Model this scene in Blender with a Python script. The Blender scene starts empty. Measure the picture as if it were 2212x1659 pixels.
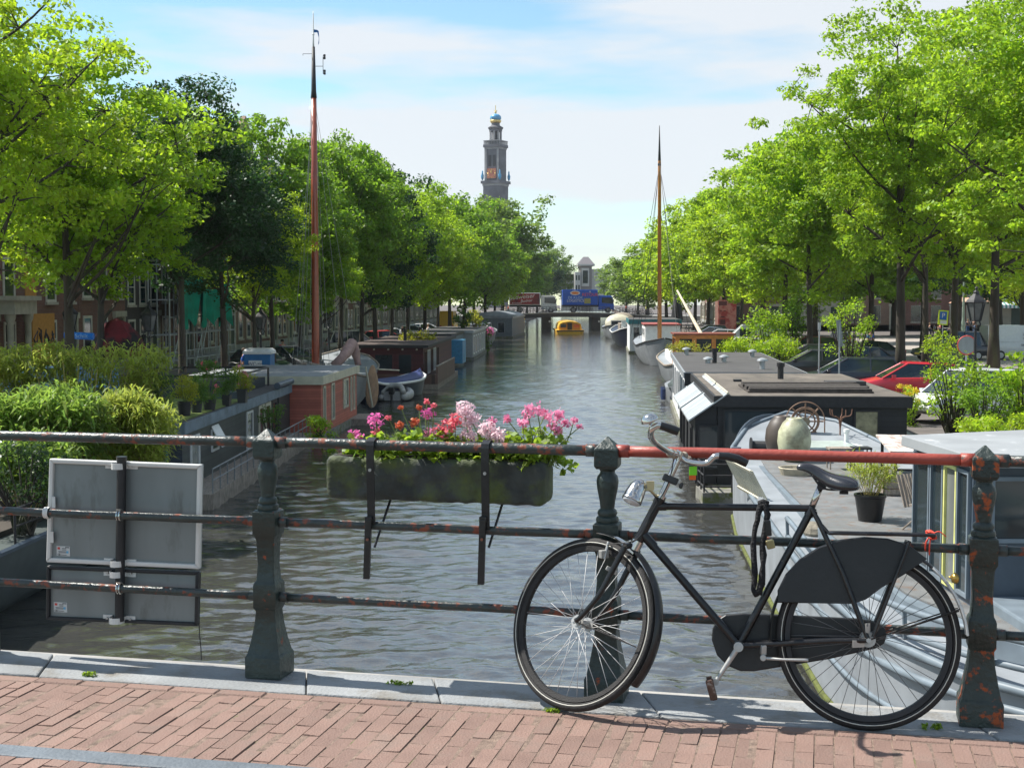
import bpy, bmesh, math, random
import numpy as np
from mathutils import Vector, Matrix, Quaternion, noise
rad = math.radians
random.seed(7)
scene = bpy.context.scene
COL = scene.collection

# ------------------------------------------------------------------ camera
EYE = 1.585
PITCH = rad(3.519)
cam_d = bpy.data.cameras.new('camera'); cam = bpy.data.objects.new('camera', cam_d); COL.objects.link(cam)
cam.location = (0, 0, EYE); cam.rotation_euler = (rad(90) - PITCH, 0, 0)
cam_d.sensor_width = 36; cam_d.lens = 36 * 3000 / 2212; cam_d.clip_end = 5000; cam_d.clip_start = .05
scene.camera = cam

# ------------------------------------------------------------------ sun and sky
SUN_V = Vector((-.93 * math.cos(rad(54)), .36 * math.cos(rad(54)), math.sin(rad(54)))).normalized()
sd = bpy.data.lights.new('sun', 'SUN'); so = bpy.data.objects.new('sun', sd); COL.objects.link(so)
sd.energy = 5.0; sd.angle = rad(.6); sd.color = (1, .955, .88)
so.rotation_euler = SUN_V.to_track_quat('Z', 'Y').to_euler()
w = bpy.data.worlds.new('World'); scene.world = w; w.use_nodes = True
nt = w.node_tree; nt.nodes.clear(); N = nt.nodes.new; L = nt.links.new
sky = N('ShaderNodeTexSky'); sky.sky_type = 'NISHITA'; sky.sun_disc = False
sky.sun_elevation = math.asin(SUN_V.z); sky.sun_rotation = math.atan2(SUN_V.x, SUN_V.y)
sky.air_density = 1.0; sky.dust_density = .2; sky.ozone_density = 1.6
b1 = N('ShaderNodeBackground'); b1.inputs[1].default_value = .108
tint = N('ShaderNodeMix'); tint.data_type = 'RGBA'; tint.blend_type = 'MULTIPLY'; tint.inputs[0].default_value = 1; tint.inputs[7].default_value = (.82, .965, .93, 1); L(sky.outputs[0], tint.inputs[6]); L(tint.outputs[2], b1.inputs[0])
b2 = N('ShaderNodeBackground'); b2.inputs[0].default_value = (.88, .92, .97, 1); b2.inputs[1].default_value = .58
tc = N('ShaderNodeTexCoord'); mp = N('ShaderNodeMapping'); mp.inputs['Scale'].default_value = (1.3, 1.3, 8); mp.inputs['Location'].default_value = (.62, .1, .85)
nz = N('ShaderNodeTexNoise'); nz.inputs['Scale'].default_value = 1.9; nz.inputs['Detail'].default_value = 7; nz.inputs['Roughness'].default_value = .52
cr = N('ShaderNodeValToRGB'); cr.color_ramp.elements[0].position = .455; cr.color_ramp.elements[1].position = .575
cr.color_ramp.elements[0].color = (0, 0, 0, 1); cr.color_ramp.elements[1].color = (.92, .92, .92, 1)
mx = N('ShaderNodeMixShader'); out = N('ShaderNodeOutputWorld')
L(tc.outputs['Generated'], mp.inputs[0]); L(mp.outputs[0], nz.inputs['Vector']); L(nz.outputs[0], cr.inputs[0])
L(cr.outputs[0], mx.inputs[0]); L(b1.outputs[0], mx.inputs[1]); L(b2.outputs[0], mx.inputs[2]); L(mx.outputs[0], out.inputs[0])
scene.view_settings.view_transform = 'Standard'; scene.view_settings.look = 'None'
scene.view_settings.gamma = 1; scene.view_settings.exposure = .74
scene.cycles.max_bounces = 8; scene.cycles.transparent_max_bounces = 8; scene.cycles.diffuse_bounces = 3
scene.cycles.glossy_bounces = 4; scene.cycles.caustics_reflective = False; scene.cycles.caustics_refractive = False

# ------------------------------------------------------------------ measuring: where a point seen at (x, y) of a 2212 x 1659 grid lies in the place
def ray(x, y):
    dx = (x - 1106) / 3000; dy = (829.5 - y) / 3000
    c, s = math.cos(PITCH), math.sin(PITCH)
    return Vector((dx, c + dy * s, -s + dy * c))
def atY(x, y, Y): d = ray(x, y); return Vector((0, 0, EYE)) + d * (Y / d.y)
def atZ(x, y, z): d = ray(x, y); return Vector((0, 0, EYE)) + d * ((z - EYE) / d.z)
def hz(y, Y): return atY(1106, y, Y).z
WATER = -3.9; QUAY = -2.5

# ------------------------------------------------------------------ mesh builder
class MB:
    def __init__(s, M=None): s.v = []; s.f = []; s.mi = []; s.m = 0; s.M = M
    def add(s, vs, fs):
        o = len(s.v)
        if s.M is not None: vs = [s.M @ Vector(p) for p in vs]
        s.v.extend([tuple(p) for p in vs]); s.f.extend([tuple(i + o for i in f) for f in fs]); s.mi.extend([s.m] * len(fs)); return s
    def quad(s, *p): return s.add(p, [tuple(range(len(p)))])
    def box(s, c, sz, rz=0, R=None):
        hx, hy, hz_ = sz[0] / 2, sz[1] / 2, sz[2] / 2
        vs = [Vector((a * hx, b * hy, c_ * hz_)) for c_ in (-1, 1) for a, b in ((-1, -1), (1, -1), (1, 1), (-1, 1))]
        if R is None and rz: R = Matrix.Rotation(rz, 3, 'Z')
        if R is not None: vs = [R @ p for p in vs]
        c = Vector(c)
        return s.add([p + c for p in vs], [(3, 2, 1, 0), (4, 5, 6, 7), (0, 1, 5, 4), (1, 2, 6, 5), (2, 3, 7, 6), (3, 0, 4, 7)])
    def bx(s, x0, x1, y0, y1, z0, z1): return s.box(((x0 + x1) / 2, (y0 + y1) / 2, (z0 + z1) / 2), (abs(x1 - x0), abs(y1 - y0), abs(z1 - z0)))
    def loft(s, rings, cap=True, closed=True):
        n = len(rings[0]); vs = [p for r in rings for p in r]; fs = []
        for i in range(len(rings) - 1):
            for j in range(n if closed else n - 1):
                k = (j + 1) % n; fs.append((i * n + j, i * n + k, (i + 1) * n + k, (i + 1) * n + j))
        if cap: fs.append(tuple(reversed(range(n)))); fs.append(tuple(range((len(rings) - 1) * n, len(rings) * n)))
        return s.add(vs, fs)
    def tube(s, pts, r, n=8, closed=False, cap=True, flat=1):
        pts = [Vector(p) for p in pts]; m = len(pts)
        if not isinstance(r, (list, tuple)): r = [r] * m
        rings = []; up = None
        for i in range(m):
            if closed: t = pts[(i + 1) % m] - pts[i - 1]
            else: t = pts[min(i + 1, m - 1)] - pts[max(i - 1, 0)]
            if t.length < 1e-9: t = Vector((0, 0, 1))
            t.normalize()
            if up is None: up = t.orthogonal() if abs(t.z) > .9 else Vector((0, 0, 1)) - t * t.z
            up = (up - t * up.dot(t)); up.normalize(); sd_ = t.cross(up)
            rings.append([pts[i] + (up * math.cos(a) * flat + sd_ * math.sin(a)) * r[i] for a in [2 * math.pi * k / n for k in range(n)]])
        if closed: rings.append(rings[0]); cap = False
        return s.loft(rings, cap)
    def cyl(s, a, b, r, r2=None, n=10): return s.tube([a, b], [r, r if r2 is None else r2], n)
    def lathe(s, prof, c=(0, 0, 0), n=16, R=None, sx=1, sy=1):
        rings = []; c = Vector(c)
        for r, z in prof:
            ring = [Vector((r * sx * math.cos(2 * math.pi * k / n), r * sy * math.sin(2 * math.pi * k / n), z)) for k in range(n)]
            if R is not None: ring = [R @ p for p in ring]
            rings.append([p + c for p in ring])
        return s.loft(rings, True)
    def sphere(s, c, r, n=12, m=8):
        r = r if isinstance(r, (tuple, list)) else (r, r, r)
        return s.loft([[Vector((c[0] + r[0] * math.sin(t) * math.cos(a), c[1] + r[1] * math.sin(t) * math.sin(a), c[2] - r[2] * math.cos(t))) for a in [2 * math.pi * k / n for k in range(n)]] for t in [.05 + (math.pi - .1) * i / m for i in range(m + 1)]])
    def prism(s, poly, d):
        poly = [Vector(p) for p in poly]; d = Vector(d); return s.loft([poly, [p + d for p in poly]])
    def build(s, name, mats, parent=None, smooth=False, bevel=0, seg=2, auto=None):
        me = bpy.data.meshes.new(name); me.from_pydata(s.v, [], s.f)
        for m in (mats if isinstance(mats, (list, tuple)) else [mats]): me.materials.append(m)
        if any(s.mi): me.polygons.foreach_set('material_index', s.mi)
        bm = bmesh.new(); bm.from_mesh(me); bmesh.ops.recalc_face_normals(bm, faces=bm.faces); bm.to_mesh(me); bm.free()
        if smooth or auto:
            me.polygons.foreach_set('use_smooth', [True] * len(me.polygons))
            if not smooth or auto: me.set_sharp_from_angle(angle=rad(auto or 35))
        me.update()
        return link(name, me, parent, bevel, seg)
WM = {}
def link(name, me, parent=None, bevel=0, seg=2):
    o = bpy.data.objects.new(name, me); COL.objects.link(o); WM[o.name] = Matrix.Identity(4)
    if parent is not None:
        o.parent = parent; o.matrix_parent_inverse = WM[parent.name].inverted()
    if bevel:
        b = o.modifiers.new('bevel', 'BEVEL'); b.width = bevel; b.segments = seg; b.limit_method = 'ANGLE'; b.angle_limit = rad(40)
    return o
def tag(o, label=None, cat=None, group=None, kind=None):
    for k, v in (('label', label), ('category', cat), ('group', group), ('kind', kind)):
        if v: o[k] = v
    return o
def thing(name, label, cat, loc=(0, 0, 0), group=None):
    o = bpy.data.objects.new(name, None); COL.objects.link(o); o.location = loc; o.empty_display_size = .2
    WM[o.name] = Matrix.Translation(loc); return tag(o, label, cat, group)
def dup(o, loc=None, rz=None, label=None, sc=None, parent=None, group=None):
    c = o.copy(); COL.objects.link(c)
    if parent is not None: c.parent = parent
    if loc is not None: c.location = loc
    if rz is not None: c.rotation_euler = (0, 0, rz)
    if sc is not None: c.scale = sc if isinstance(sc, (tuple, list)) else (sc, sc, sc)
    if label: c['label'] = label
    if group: c['group'] = group
    for ch in list(o.children): dup(ch, parent=c)
    WM[c.name] = Matrix.Identity(4)
    return c
def npmesh(name, v, f, mat_, parent=None, smooth=False):
    """v (n,3), f (m,k) arrays"""
    me = bpy.data.meshes.new(name); k = f.shape[1]
    me.vertices.add(len(v)); me.vertices.foreach_set('co', v.astype(np.float32).ravel())
    me.loops.add(f.size); me.loops.foreach_set('vertex_index', f.astype(np.int32).ravel())
    me.polygons.add(len(f)); me.polygons.foreach_set('loop_start', np.arange(0, f.size, k, dtype=np.int32)); me.polygons.foreach_set('loop_total', np.full(len(f), k, np.int32))
    if smooth: me.polygons.foreach_set('use_smooth', [True] * len(f))
    me.materials.append(mat_); me.update(calc_edges=True); me.validate()
    return link(name, me, parent)
def crom(pts, k=6):
    pts = [Vector(p) for p in pts]; out_ = []
    P = [pts[0] * 2 - pts[1]] + pts + [pts[-1] * 2 - pts[-2]]
    for i in range(1, len(P) - 2):
        for j in range(k):
            t = j / k; a, b, c, d = P[i - 1], P[i], P[i + 1], P[i + 2]
            out_.append(.5 * ((2 * b) + (c - a) * t + (2 * a - 5 * b + 4 * c - d) * t * t + (3 * b - a - 3 * c + d) * t ** 3))
    return out_ + [pts[-1]]
def lrp(a, b, t): return a + (b - a) * t

# ------------------------------------------------------------------ materials
def mat(name, col, rough=.6, metal=0, var=.18, scale=6, bump=0, bscale=None, col2=None, thr=.6, s2=8, soft=.05, coat=0, spec=.5, stretch=None, rough2=None, detail=4):
    m = bpy.data.materials.new(name); m.use_nodes = True; nt = m.node_tree; p = nt.nodes['Principled BSDF']
    p.inputs['Roughness'].default_value = rough; p.inputs['Metallic'].default_value = metal; p.inputs['Specular IOR Level'].default_value = spec
    p.inputs['Coat Weight'].default_value = coat
    n = nt.nodes.new; l = nt.links.new
    tc = n('ShaderNodeTexCoord'); src = tc.outputs['Object']
    if stretch:
        mp = n('ShaderNodeMapping'); mp.inputs['Scale'].default_value = stretch; l(src, mp.inputs[0]); src = mp.outputs[0]
    nz = n('ShaderNodeTexNoise'); nz.inputs['Scale'].default_value = scale; nz.inputs['Detail'].default_value = detail; l(src, nz.inputs['Vector'])
    mr = n('ShaderNodeMapRange'); mr.inputs[1].default_value = .3; mr.inputs[2].default_value = .7; mr.inputs[3].default_value = 1 - var; mr.inputs[4].default_value = 1 + var; l(nz.outputs[0], mr.inputs[0])
    vm = n('ShaderNodeVectorMath'); vm.operation = 'SCALE'; vm.inputs[0].default_value = col[:3]; l(mr.outputs[0], vm.inputs['Scale']); c = vm.outputs[0]
    if col2:
        n2 = n('ShaderNodeTexNoise'); n2.inputs['Scale'].default_value = s2; n2.inputs['Detail'].default_value = 6; n2.inputs['Roughness'].default_value = .65; l(src, n2.inputs['Vector'])
        m2 = n('ShaderNodeMapRange'); m2.inputs[1].default_value = thr - soft; m2.inputs[2].default_value = thr + soft; l(n2.outputs[0], m2.inputs[0])
        mx = n('ShaderNodeMix'); mx.data_type = 'RGBA'; l(m2.outputs[0], mx.inputs[0]); l(c, mx.inputs[6]); mx.inputs[7].default_value = (*col2[:3], 1); c = mx.outputs[2]
        if rough2 is not None:
            m3 = n('ShaderNodeMapRange'); m3.inputs[3].default_value = rough; m3.inputs[4].default_value = rough2; l(m2.outputs[0], m3.inputs[0]); l(m3.outputs[0], p.inputs['Roughness'])
    l(c, p.inputs['Base Color'])
    if bump:
        b = n('ShaderNodeBump'); b.inputs['Strength'].default_value = bump; b.inputs['Distance'].default_value = .02
        n3 = n('ShaderNodeTexNoise'); n3.inputs['Scale'].default_value = bscale or scale * 4; n3.inputs['Detail'].default_value = 5; l(src, n3.inputs['Vector']); l(n3.outputs[0], b.inputs['Height']); l(b.outputs[0], p.inputs['Normal'])
    m.diffuse_color = (*col[:3], 1)
    return m
def planks(name, col, axis='Z', pitch=.15, rough=.6, dark=.35, var=.15, gap=.06):
    """boards: thin dark joints every `pitch` metres along an axis, each board slightly different"""
    m = mat(name, col, rough, var=var, scale=3, bump=.15, bscale=30); nt = m.node_tree; n = nt.nodes.new; l = nt.links.new; p = nt.nodes['Principled BSDF']
    tc = n('ShaderNodeTexCoord'); sp = n('ShaderNodeSeparateXYZ'); l(tc.outputs['Object'], sp.inputs[0])
    d = n('ShaderNodeMath'); d.operation = 'DIVIDE'; l(sp.outputs[axis], d.inputs[0]); d.inputs[1].default_value = pitch
    fr = n('ShaderNodeMath'); fr.operation = 'FRACT'; l(d.outputs[0], fr.inputs[0])
    lt = n('ShaderNodeMath'); lt.operation = 'LESS_THAN'; l(fr.outputs[0], lt.inputs[0]); lt.inputs[1].default_value = gap
    fl = n('ShaderNodeMath'); fl.operation = 'FLOOR'; l(d.outputs[0], fl.inputs[0]); wn = n('ShaderNodeTexWhiteNoise'); wn.noise_dimensions = '1D'; l(fl.outputs[0], wn.inputs['W'])
    mr = n('ShaderNodeMapRange'); mr.inputs[3].default_value = .82; mr.inputs[4].default_value = 1.15; l(wn.outputs[0], mr.inputs[0])
    src = p.inputs['Base Color'].links[0].from_socket
    vm = n('ShaderNodeVectorMath'); vm.operation = 'SCALE'; l(src, vm.inputs[0]); l(mr.outputs[0], vm.inputs['Scale'])
    mx = n('ShaderNodeMix'); mx.data_type = 'RGBA'; l(lt.outputs[0], mx.inputs[0]); l(vm.outputs[0], mx.inputs[6]); mx.inputs[7].default_value = (col[0] * dark, col[1] * dark, col[2] * dark, 1); l(mx.outputs[2], p.inputs['Base Color'])
    return m
def brickmat(name, c1, c2, mortar, vert='Y', bw=.21, bh=.065):
    m = mat(name, c1, .85); nt = m.node_tree; n = nt.nodes.new; l = nt.links.new; p = nt.nodes['Principled BSDF']
    tc = n('ShaderNodeTexCoord'); sp = n('ShaderNodeSeparateXYZ'); cb = n('ShaderNodeCombineXYZ'); l(tc.outputs['Object'], sp.inputs[0]); l(sp.outputs[vert], cb.inputs[0]); l(sp.outputs['Z'], cb.inputs[1])
    bt = n('ShaderNodeTexBrick'); bt.inputs['Scale'].default_value = 1; bt.inputs['Brick Width'].default_value = bw; bt.inputs['Row Height'].default_value = bh; bt.inputs['Mortar Size'].default_value = .008
    bt.inputs[1].default_value = (*c1, 1); bt.inputs[2].default_value = (*c2, 1); bt.inputs[3].default_value = (*mortar, 1); l(cb.outputs[0], bt.inputs[0])
    nz = n('ShaderNodeTexNoise'); nz.inputs['Scale'].default_value = .7; l(tc.outputs['Object'], nz.inputs['Vector']); mr = n('ShaderNodeMapRange'); mr.inputs[3].default_value = .7; mr.inputs[4].default_value = 1.3; l(nz.outputs[0], mr.inputs[0])
    vm = n('ShaderNodeVectorMath'); vm.operation = 'SCALE'; l(bt.outputs[0], vm.inputs[0]); l(mr.outputs[0], vm.inputs['Scale']); l(vm.outputs[0], p.inputs['Base Color'])
    return m
def glass(name, col=(.02, .03, .035), rough=.06): return mat(name, col, rough, var=.3, scale=1.2, spec=.8)
def leafmat(name, col, tr, spread=.35, rough=.5, mix=.45, island=True):
    m = bpy.data.materials.new(name); m.use_nodes = True; nt = m.node_tree; p = nt.nodes['Principled BSDF']; n = nt.nodes.new; l = nt.links.new
    g = n('ShaderNodeNewGeometry'); tc = n('ShaderNodeTexCoord'); nz = n('ShaderNodeTexNoise'); nz.inputs['Scale'].default_value = .55; nz.inputs['Detail'].default_value = 3; l(tc.outputs['Object'], nz.inputs['Vector'])
    ad = n('ShaderNodeMath'); ad.operation = 'MULTIPLY_ADD'; l(g.outputs['Random Per Island'], ad.inputs[0]); ad.inputs[1].default_value = .5; l(nz.outputs[0], ad.inputs[2])
    mr = n('ShaderNodeMapRange'); mr.inputs[1].default_value = .3; mr.inputs[2].default_value = 1.2; mr.inputs[3].default_value = 1 - spread; mr.inputs[4].default_value = 1 + spread; l(ad.outputs[0], mr.inputs[0])
    hs = n('ShaderNodeHueSaturation'); hs.inputs['Color'].default_value = (*col, 1); l(mr.outputs[0], hs.inputs['Value'])
    h2 = n('ShaderNodeMapRange'); h2.inputs[3].default_value = .475; h2.inputs[4].default_value = .52; l(g.outputs['Random Per Island'], h2.inputs[0]); l(h2.outputs[0], hs.inputs['Hue'])
    p.inputs['Roughness'].default_value = rough; p.inputs['Specular IOR Level'].default_value = .35; l(hs.outputs[0], p.inputs['Base Color'])
    t = n('ShaderNodeBsdfTranslucent'); h3 = n('ShaderNodeHueSaturation'); h3.inputs['Color'].default_value = (*tr, 1); l(mr.outputs[0], h3.inputs['Value']); l(h3.outputs[0], t.inputs[0])
    mx = n('ShaderNodeMixShader'); mx.inputs[0].default_value = mix; l(p.outputs[0], mx.inputs[1]); l(t.outputs[0], mx.inputs[2]); l(mx.outputs[0], nt.nodes['Material Output'].inputs[0])
    return m
M = {}
M['rail'] = mat('rail_green_paint', (.030, .040, .038), .36, var=.3, scale=9, col2=(.21, .06, .033), thr=.575, s2=22, soft=.035, bump=.25, bscale=60, rough2=.75)
M['rail_red'] = mat('rail_primer_red', (.30, .052, .035), .45, var=.15, scale=6, col2=(.07, .06, .05), thr=.69, s2=26, soft=.03, bump=.15, bscale=60)
M['post'] = mat('post_green_paint', (.018, .032, .029), .42, var=.3, scale=8, col2=(.26, .06, .022), thr=.655, s2=12, soft=.02, bump=.35, bscale=45, rough2=.8)
M['post_rusty'] = mat('post_rusty_paint', (.022, .033, .029), .45, var=.35, scale=8, col2=(.33, .075, .022), thr=.585, s2=13, soft=.03, bump=.4, bscale=45, rough2=.85)
M['kerb'] = mat('kerb_granite', (.235, .245, .25), .8, var=.24, scale=2.2, bump=.35, bscale=70, col2=(.15, .13, .10), thr=.62, s2=4.5, soft=.12, detail=8)
M['darkstone'] = mat('dark_kerb_stone', (.11, .13, .15), .7, var=.25, scale=5, bump=.3, bscale=60)
M['asphalt'] = mat('asphalt', (.06, .06, .062), .9, var=.2, scale=30, bump=.4, bscale=150)
M['concrete'] = mat('concrete', (.3, .29, .27), .85, var=.25, scale=2, bump=.3, bscale=20)
M['black'] = mat('black_paint', (.012, .012, .013), .35, var=.3, scale=20, bump=.1, bscale=80)
M['blackm'] = mat('matt_black', (.018, .018, .02), .6, var=.3, scale=10)
M['frame'] = mat('worn_black_enamel', (.01, .01, .011), .28, var=.3, scale=30, col2=(.15, .12, .10), thr=.69, s2=38, soft=.02, bump=.12, bscale=50, rough2=.7)
M['rubber'] = mat('tyre_rubber', (.018, .017, .017), .75, var=.3, scale=20, bump=.3, bscale=200)
M['vinyl'] = mat('black_vinyl', (.009, .010, .012), .45, var=.2, scale=5, bump=.06, bscale=40)
M['chrome'] = mat('chrome', (.55, .54, .52), .16, 1, var=.1, scale=20, col2=(.25, .19, .13), thr=.68, s2=35, rough2=.5)
M['alu'] = mat('dull_aluminium', (.42, .42, .41), .5, .7, var=.15, scale=15)
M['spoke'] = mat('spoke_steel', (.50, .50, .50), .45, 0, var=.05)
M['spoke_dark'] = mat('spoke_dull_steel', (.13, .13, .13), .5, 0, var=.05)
M['white'] = mat('white_paint', (.72, .72, .70), .5, var=.08, scale=4)
M['reflect'] = mat('reflective_band', (.55, .54, .48), .5, var=.1, scale=30)
M['leather'] = mat('black_saddle_leather', (.014, .015, .02), .25, var=.2, scale=12, bump=.05, bscale=60, coat=.4)
# ================================================================== near bridge: deck, kerb, pavement
def railY(X): return 5.55 - .237 * X
RU = Vector((1, -.237, 0)).normalized(); RN = Vector((-.237, -1, 0)).normalized()   # along the railing (to the right), towards the viewer
def onrail(X, z=0, off=0): return Vector((X, railY(X), z)) + RN * off
def strip(mb, a0, a1, z0, z1, x0=-6, x1=6):
    """a0/a1 = (intercept, slope) of the far and near edges"""
    P = [Vector((x, c + s * x, 0)) for (c, s), x in ((a0, x0), (a0, x1), (a1, x1), (a1, x0))]
    mb.loft([[p + Vector((0, 0, z0)) for p in P], [p + Vector((0, 0, z1)) for p in P]])
mb = MB(); strip(mb, (5.62, -.23), (-3, -.2), -.62, -.10, -14, 14); tag(mb.build('bridge_deck', M['concrete']), kind='structure')
# kerb stones, with open joints and a broken one
kb = MB(); xs = [-6, -4.6, -3.1, -2.05, -.88, -.33, .52, 1.71, 2.9, 4.4, 6]
for i in range(len(xs) - 1):
    x0, x1 = xs[i] + .0025, xs[i + 1] - .0025; dz = random.uniform(-.004, .004)
    P = []
    for x, far in ((x0, 1), (x1, 1), (x1, 0), (x0, 0)):
        n_ = 1
        y = (5.655 - .232 * x) if far else (5.315 - .224 * x)
        P.append(Vector((x + (.05 if not far else 0), y, 0)))
    kb.loft([[p + Vector((0, 0, -.1)) for p in P], [p + Vector((0, 0, dz)) for p in P]])
kerb = kb.build('kerb', M['kerb'], bevel=.008); tag(kerb, kind='structure')
# cast concrete ledge outside the kerb stones
lb = MB(); strip(lb, (5.80, -.232), (5.662, -.232), -.62, -.035, -14, 14); tag(lb.build('bridge_ledge', M['concrete'], bevel=.01), kind='structure')
# clay pavers, laid as single bricks with sand joints
pv = mat('paver_clay', (.215, .135, .108), .82, var=.14, scale=5, bump=.35, bscale=120, col2=(.15, .115, .095), thr=.66, s2=5, soft=.16)
nt = pv.node_tree; g = nt.nodes.new('ShaderNodeNewGeometry'); hs = nt.nodes.new('ShaderNodeHueSaturation'); mr = nt.nodes.new('ShaderNodeMapRange')
mr.inputs[3].default_value = .88; mr.inputs[4].default_value = 1.12; nt.links.new(g.outputs['Random Per Island'], mr.inputs[0]); nt.links.new(mr.outputs[0], hs.inputs['Value'])
src = nt.nodes['Principled BSDF'].inputs['Base Color'].links[0].from_socket; nt.links.new(src, hs.inputs['Color']); nt.links.new(hs.outputs[0], nt.nodes['Principled BSDF'].inputs['Base Color'])
bd = Vector((.225, 1, 0)).normalized(); bu = Vector((1, -.225, 0)).normalized()
O = Vector((0, 5.30, 0)); pb = MB(); BW, BL = .0675, .205
for i in range(-42, 42):
    x0 = i * BW; st = (i % 2) * BL / 2 + random.uniform(-.006, .006); t = -.012
    # border row already takes the first 6 cm
    start = .075; cut = st
    y = start
    first = True
    while y < 1.15:
        ln = BL if not first else (BL - cut if cut > .04 else BL)
        first = False
        a = O + bu * (x0 + .003) - bd * (y + .002); 
        w_ = BW - .0042; l_ = ln - .004; zt = -.002 + random.uniform(-.0025, .002); tilt = random.uniform(-.0018, .0018); tl2 = random.uniform(-.001, .001)
        rr = random.uniform(-.006, .006); du = (bu + bd * rr); dv = (bd - bu * rr)
        c = .0018
        def P(u, v, z): return a + du * (u * w_) - dv * (v * l_) + Vector((0, 0, z))
        top = [P(c / w_, c / l_, zt + tilt), P(1 - c / w_, c / l_, zt - tilt + tl2), P(1 - c / w_, 1 - c / l_, zt - tilt), P(c / w_, 1 - c / l_, zt + tilt + tl2)]
        mid = [P(0, 0, zt - .004), P(1, 0, zt - .006), P(1, 1, zt - .006), P(0, 1, zt - .006)]
        bot = [P(0, 0, -.06), P(1, 0, -.06), P(1, 1, -.06), P(0, 1, -.06)]
        pb.loft([bot, mid, top]); y += ln
x = -42 * BW
while x < 42 * BW:                                                   # border course along the kerb
    a = O + bu * x - bd * .004; zt = random.uniform(-.003, .002)
    pb.loft([[a + bu * u - bd * v + Vector((0, 0, z)) for u, v in ((.003 + e, e), (.2 - e, e), (.2 - e, .064 - e), (.003 + e, .064 - e))] for z, e in ((-.06, 0), (zt - .006, 0), (zt, .005))]); x += .203
pav = pb.build('pavement', pv, smooth=False); tag(pav, kind='structure')
sb = MB(); strip(sb, (5.31, -.224), (4.0, -.215), -.09, -.0045, -4, 4)
tag(sb.build('sand_joints', mat('joint_sand', (.19, .135, .105), .95, var=.35, scale=30, bump=.5, bscale=150, col2=(.10, .14, .03), thr=.66, s2=4)), kind='structure')
rb = MB(); strip(rb, (4.475, -.215), (4.36, -.215), -.1, .004, -6, 6); tag(rb.build('road_kerb', M['darkstone'], bevel=.012), kind='structure')
rb = MB(); strip(rb, (4.35, -.215), (-3, -.2), -.097, -.05, -14, 14); tag(rb.build('road', M['asphalt']), kind='structure')

# ------------------------------------------------------------------ railing
rl = thing('bridge_railing', 'green iron bridge railing with rust spots, square posts and three round rails', 'railing', onrail(0))
PX = [-3.78, -2.40, -1.025, .378, 1.757, 3.14]
def sq(c, h, z, ch=0):
    u = RU * h; v = -RN * h; z = Vector((0, 0, z))
    if not ch: return [c + a * u + b * v + z for a, b in ((-1, -1), (1, -1), (1, 1), (-1, 1))]
def ring8(c, h, z, k):
    """k=0 square, k=1 regular octagon"""
    e = lrp(.999, .414, k); out_ = []
    for a, b in ((-e, -1), (e, -1), (1, -e), (1, e), (e, 1), (-e, 1), (-1, e), (-1, -e)):
        out_.append(c + RU * h * a - RN * h * b + Vector((0, 0, z)))
    return out_
def rring(c, h, z, n=8): return [c + RU * h * math.cos(a) * 1.06 - RN * h * math.sin(a) * 1.06 + Vector((0, 0, z)) for a in [2 * math.pi * (k - 2.5) / n for k in range(n)]]
for i, X in enumerate(PX):
    c = onrail(X); pm = MB()
    prof = [(.078, 0, 0), (.078, .085, 0), (.070, .10, 0), (.060, .15, .1), (.048, .22, .12), (.043, .275, .12), (.047, .285, 0), (.050, .29, 0), (.050, .385, 0), (.047, .395, 0), (.041, .405, .2), (.036, .47, .25), (.040, .575, .2), (.044, .59, 0), (.050, .60, 0), (.050, .695, 0), (.043, .702, .2)]
    pm.loft([ring8(c, h, z, k) for h, z, k in prof])
    pm.m = 0
    pr2 = [(.043, .700), (.046, .710), (.043, .722), (.036, .727), (.040, .738), (.036, .750), (.028, .756), (.031, .785), (.041, .835), (.044, .865), (.040, .885), (.030, .897), (.029, .905), (.042, .925)]
    pm.loft([[c + Vector((r * math.cos(a), r * math.sin(a), z)) for a in [2 * math.pi * k / 18 for k in range(18)]] for r, z in pr2])
    po = pm.build('post', M['post_rusty'] if X > 1 else M['post'], rl, auto=38, bevel=.003)
    hd = MB(); hd.loft([[c + RU * h * a - RN * h * b + Vector((0, 0, z)) for a, b in ((-1, -1), (1, -1), (1, 1), (-1, 1))] for h, z in ((.040, .915), (.0475, .928), (.0475, .992), (.045, .998), (.003, 1.042))]); hd.build('post_head', M['post_rusty'] if X > 1 else M['post'], po, bevel=.003)
for X0, X1 in zip(PX[:-1], PX[1:]):
    for z, r in ((.985, .0215), (.650, .018), (.332, .0175)):
        mm = M['rail_red'] if (X0 > .3 and X0 < 1 and z > .9) else M['rail']
        a, b = onrail(X0 + .03, z), onrail(X1 - .03, z)
        t = MB(); t.tube([a.lerp(b, k / 8) + Vector((0, 0, random.uniform(-.0012, .0012))) for k in range(9)], r, 20)
        for e in (a, b):                                              # cast sleeves where the rail enters the post
            d = (b - a).normalized() * (1 if e is a else -1); t.cyl(e, e + d * .055, r + .004, n=20)
        t.build('rail', mm, rl, smooth=True)

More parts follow.
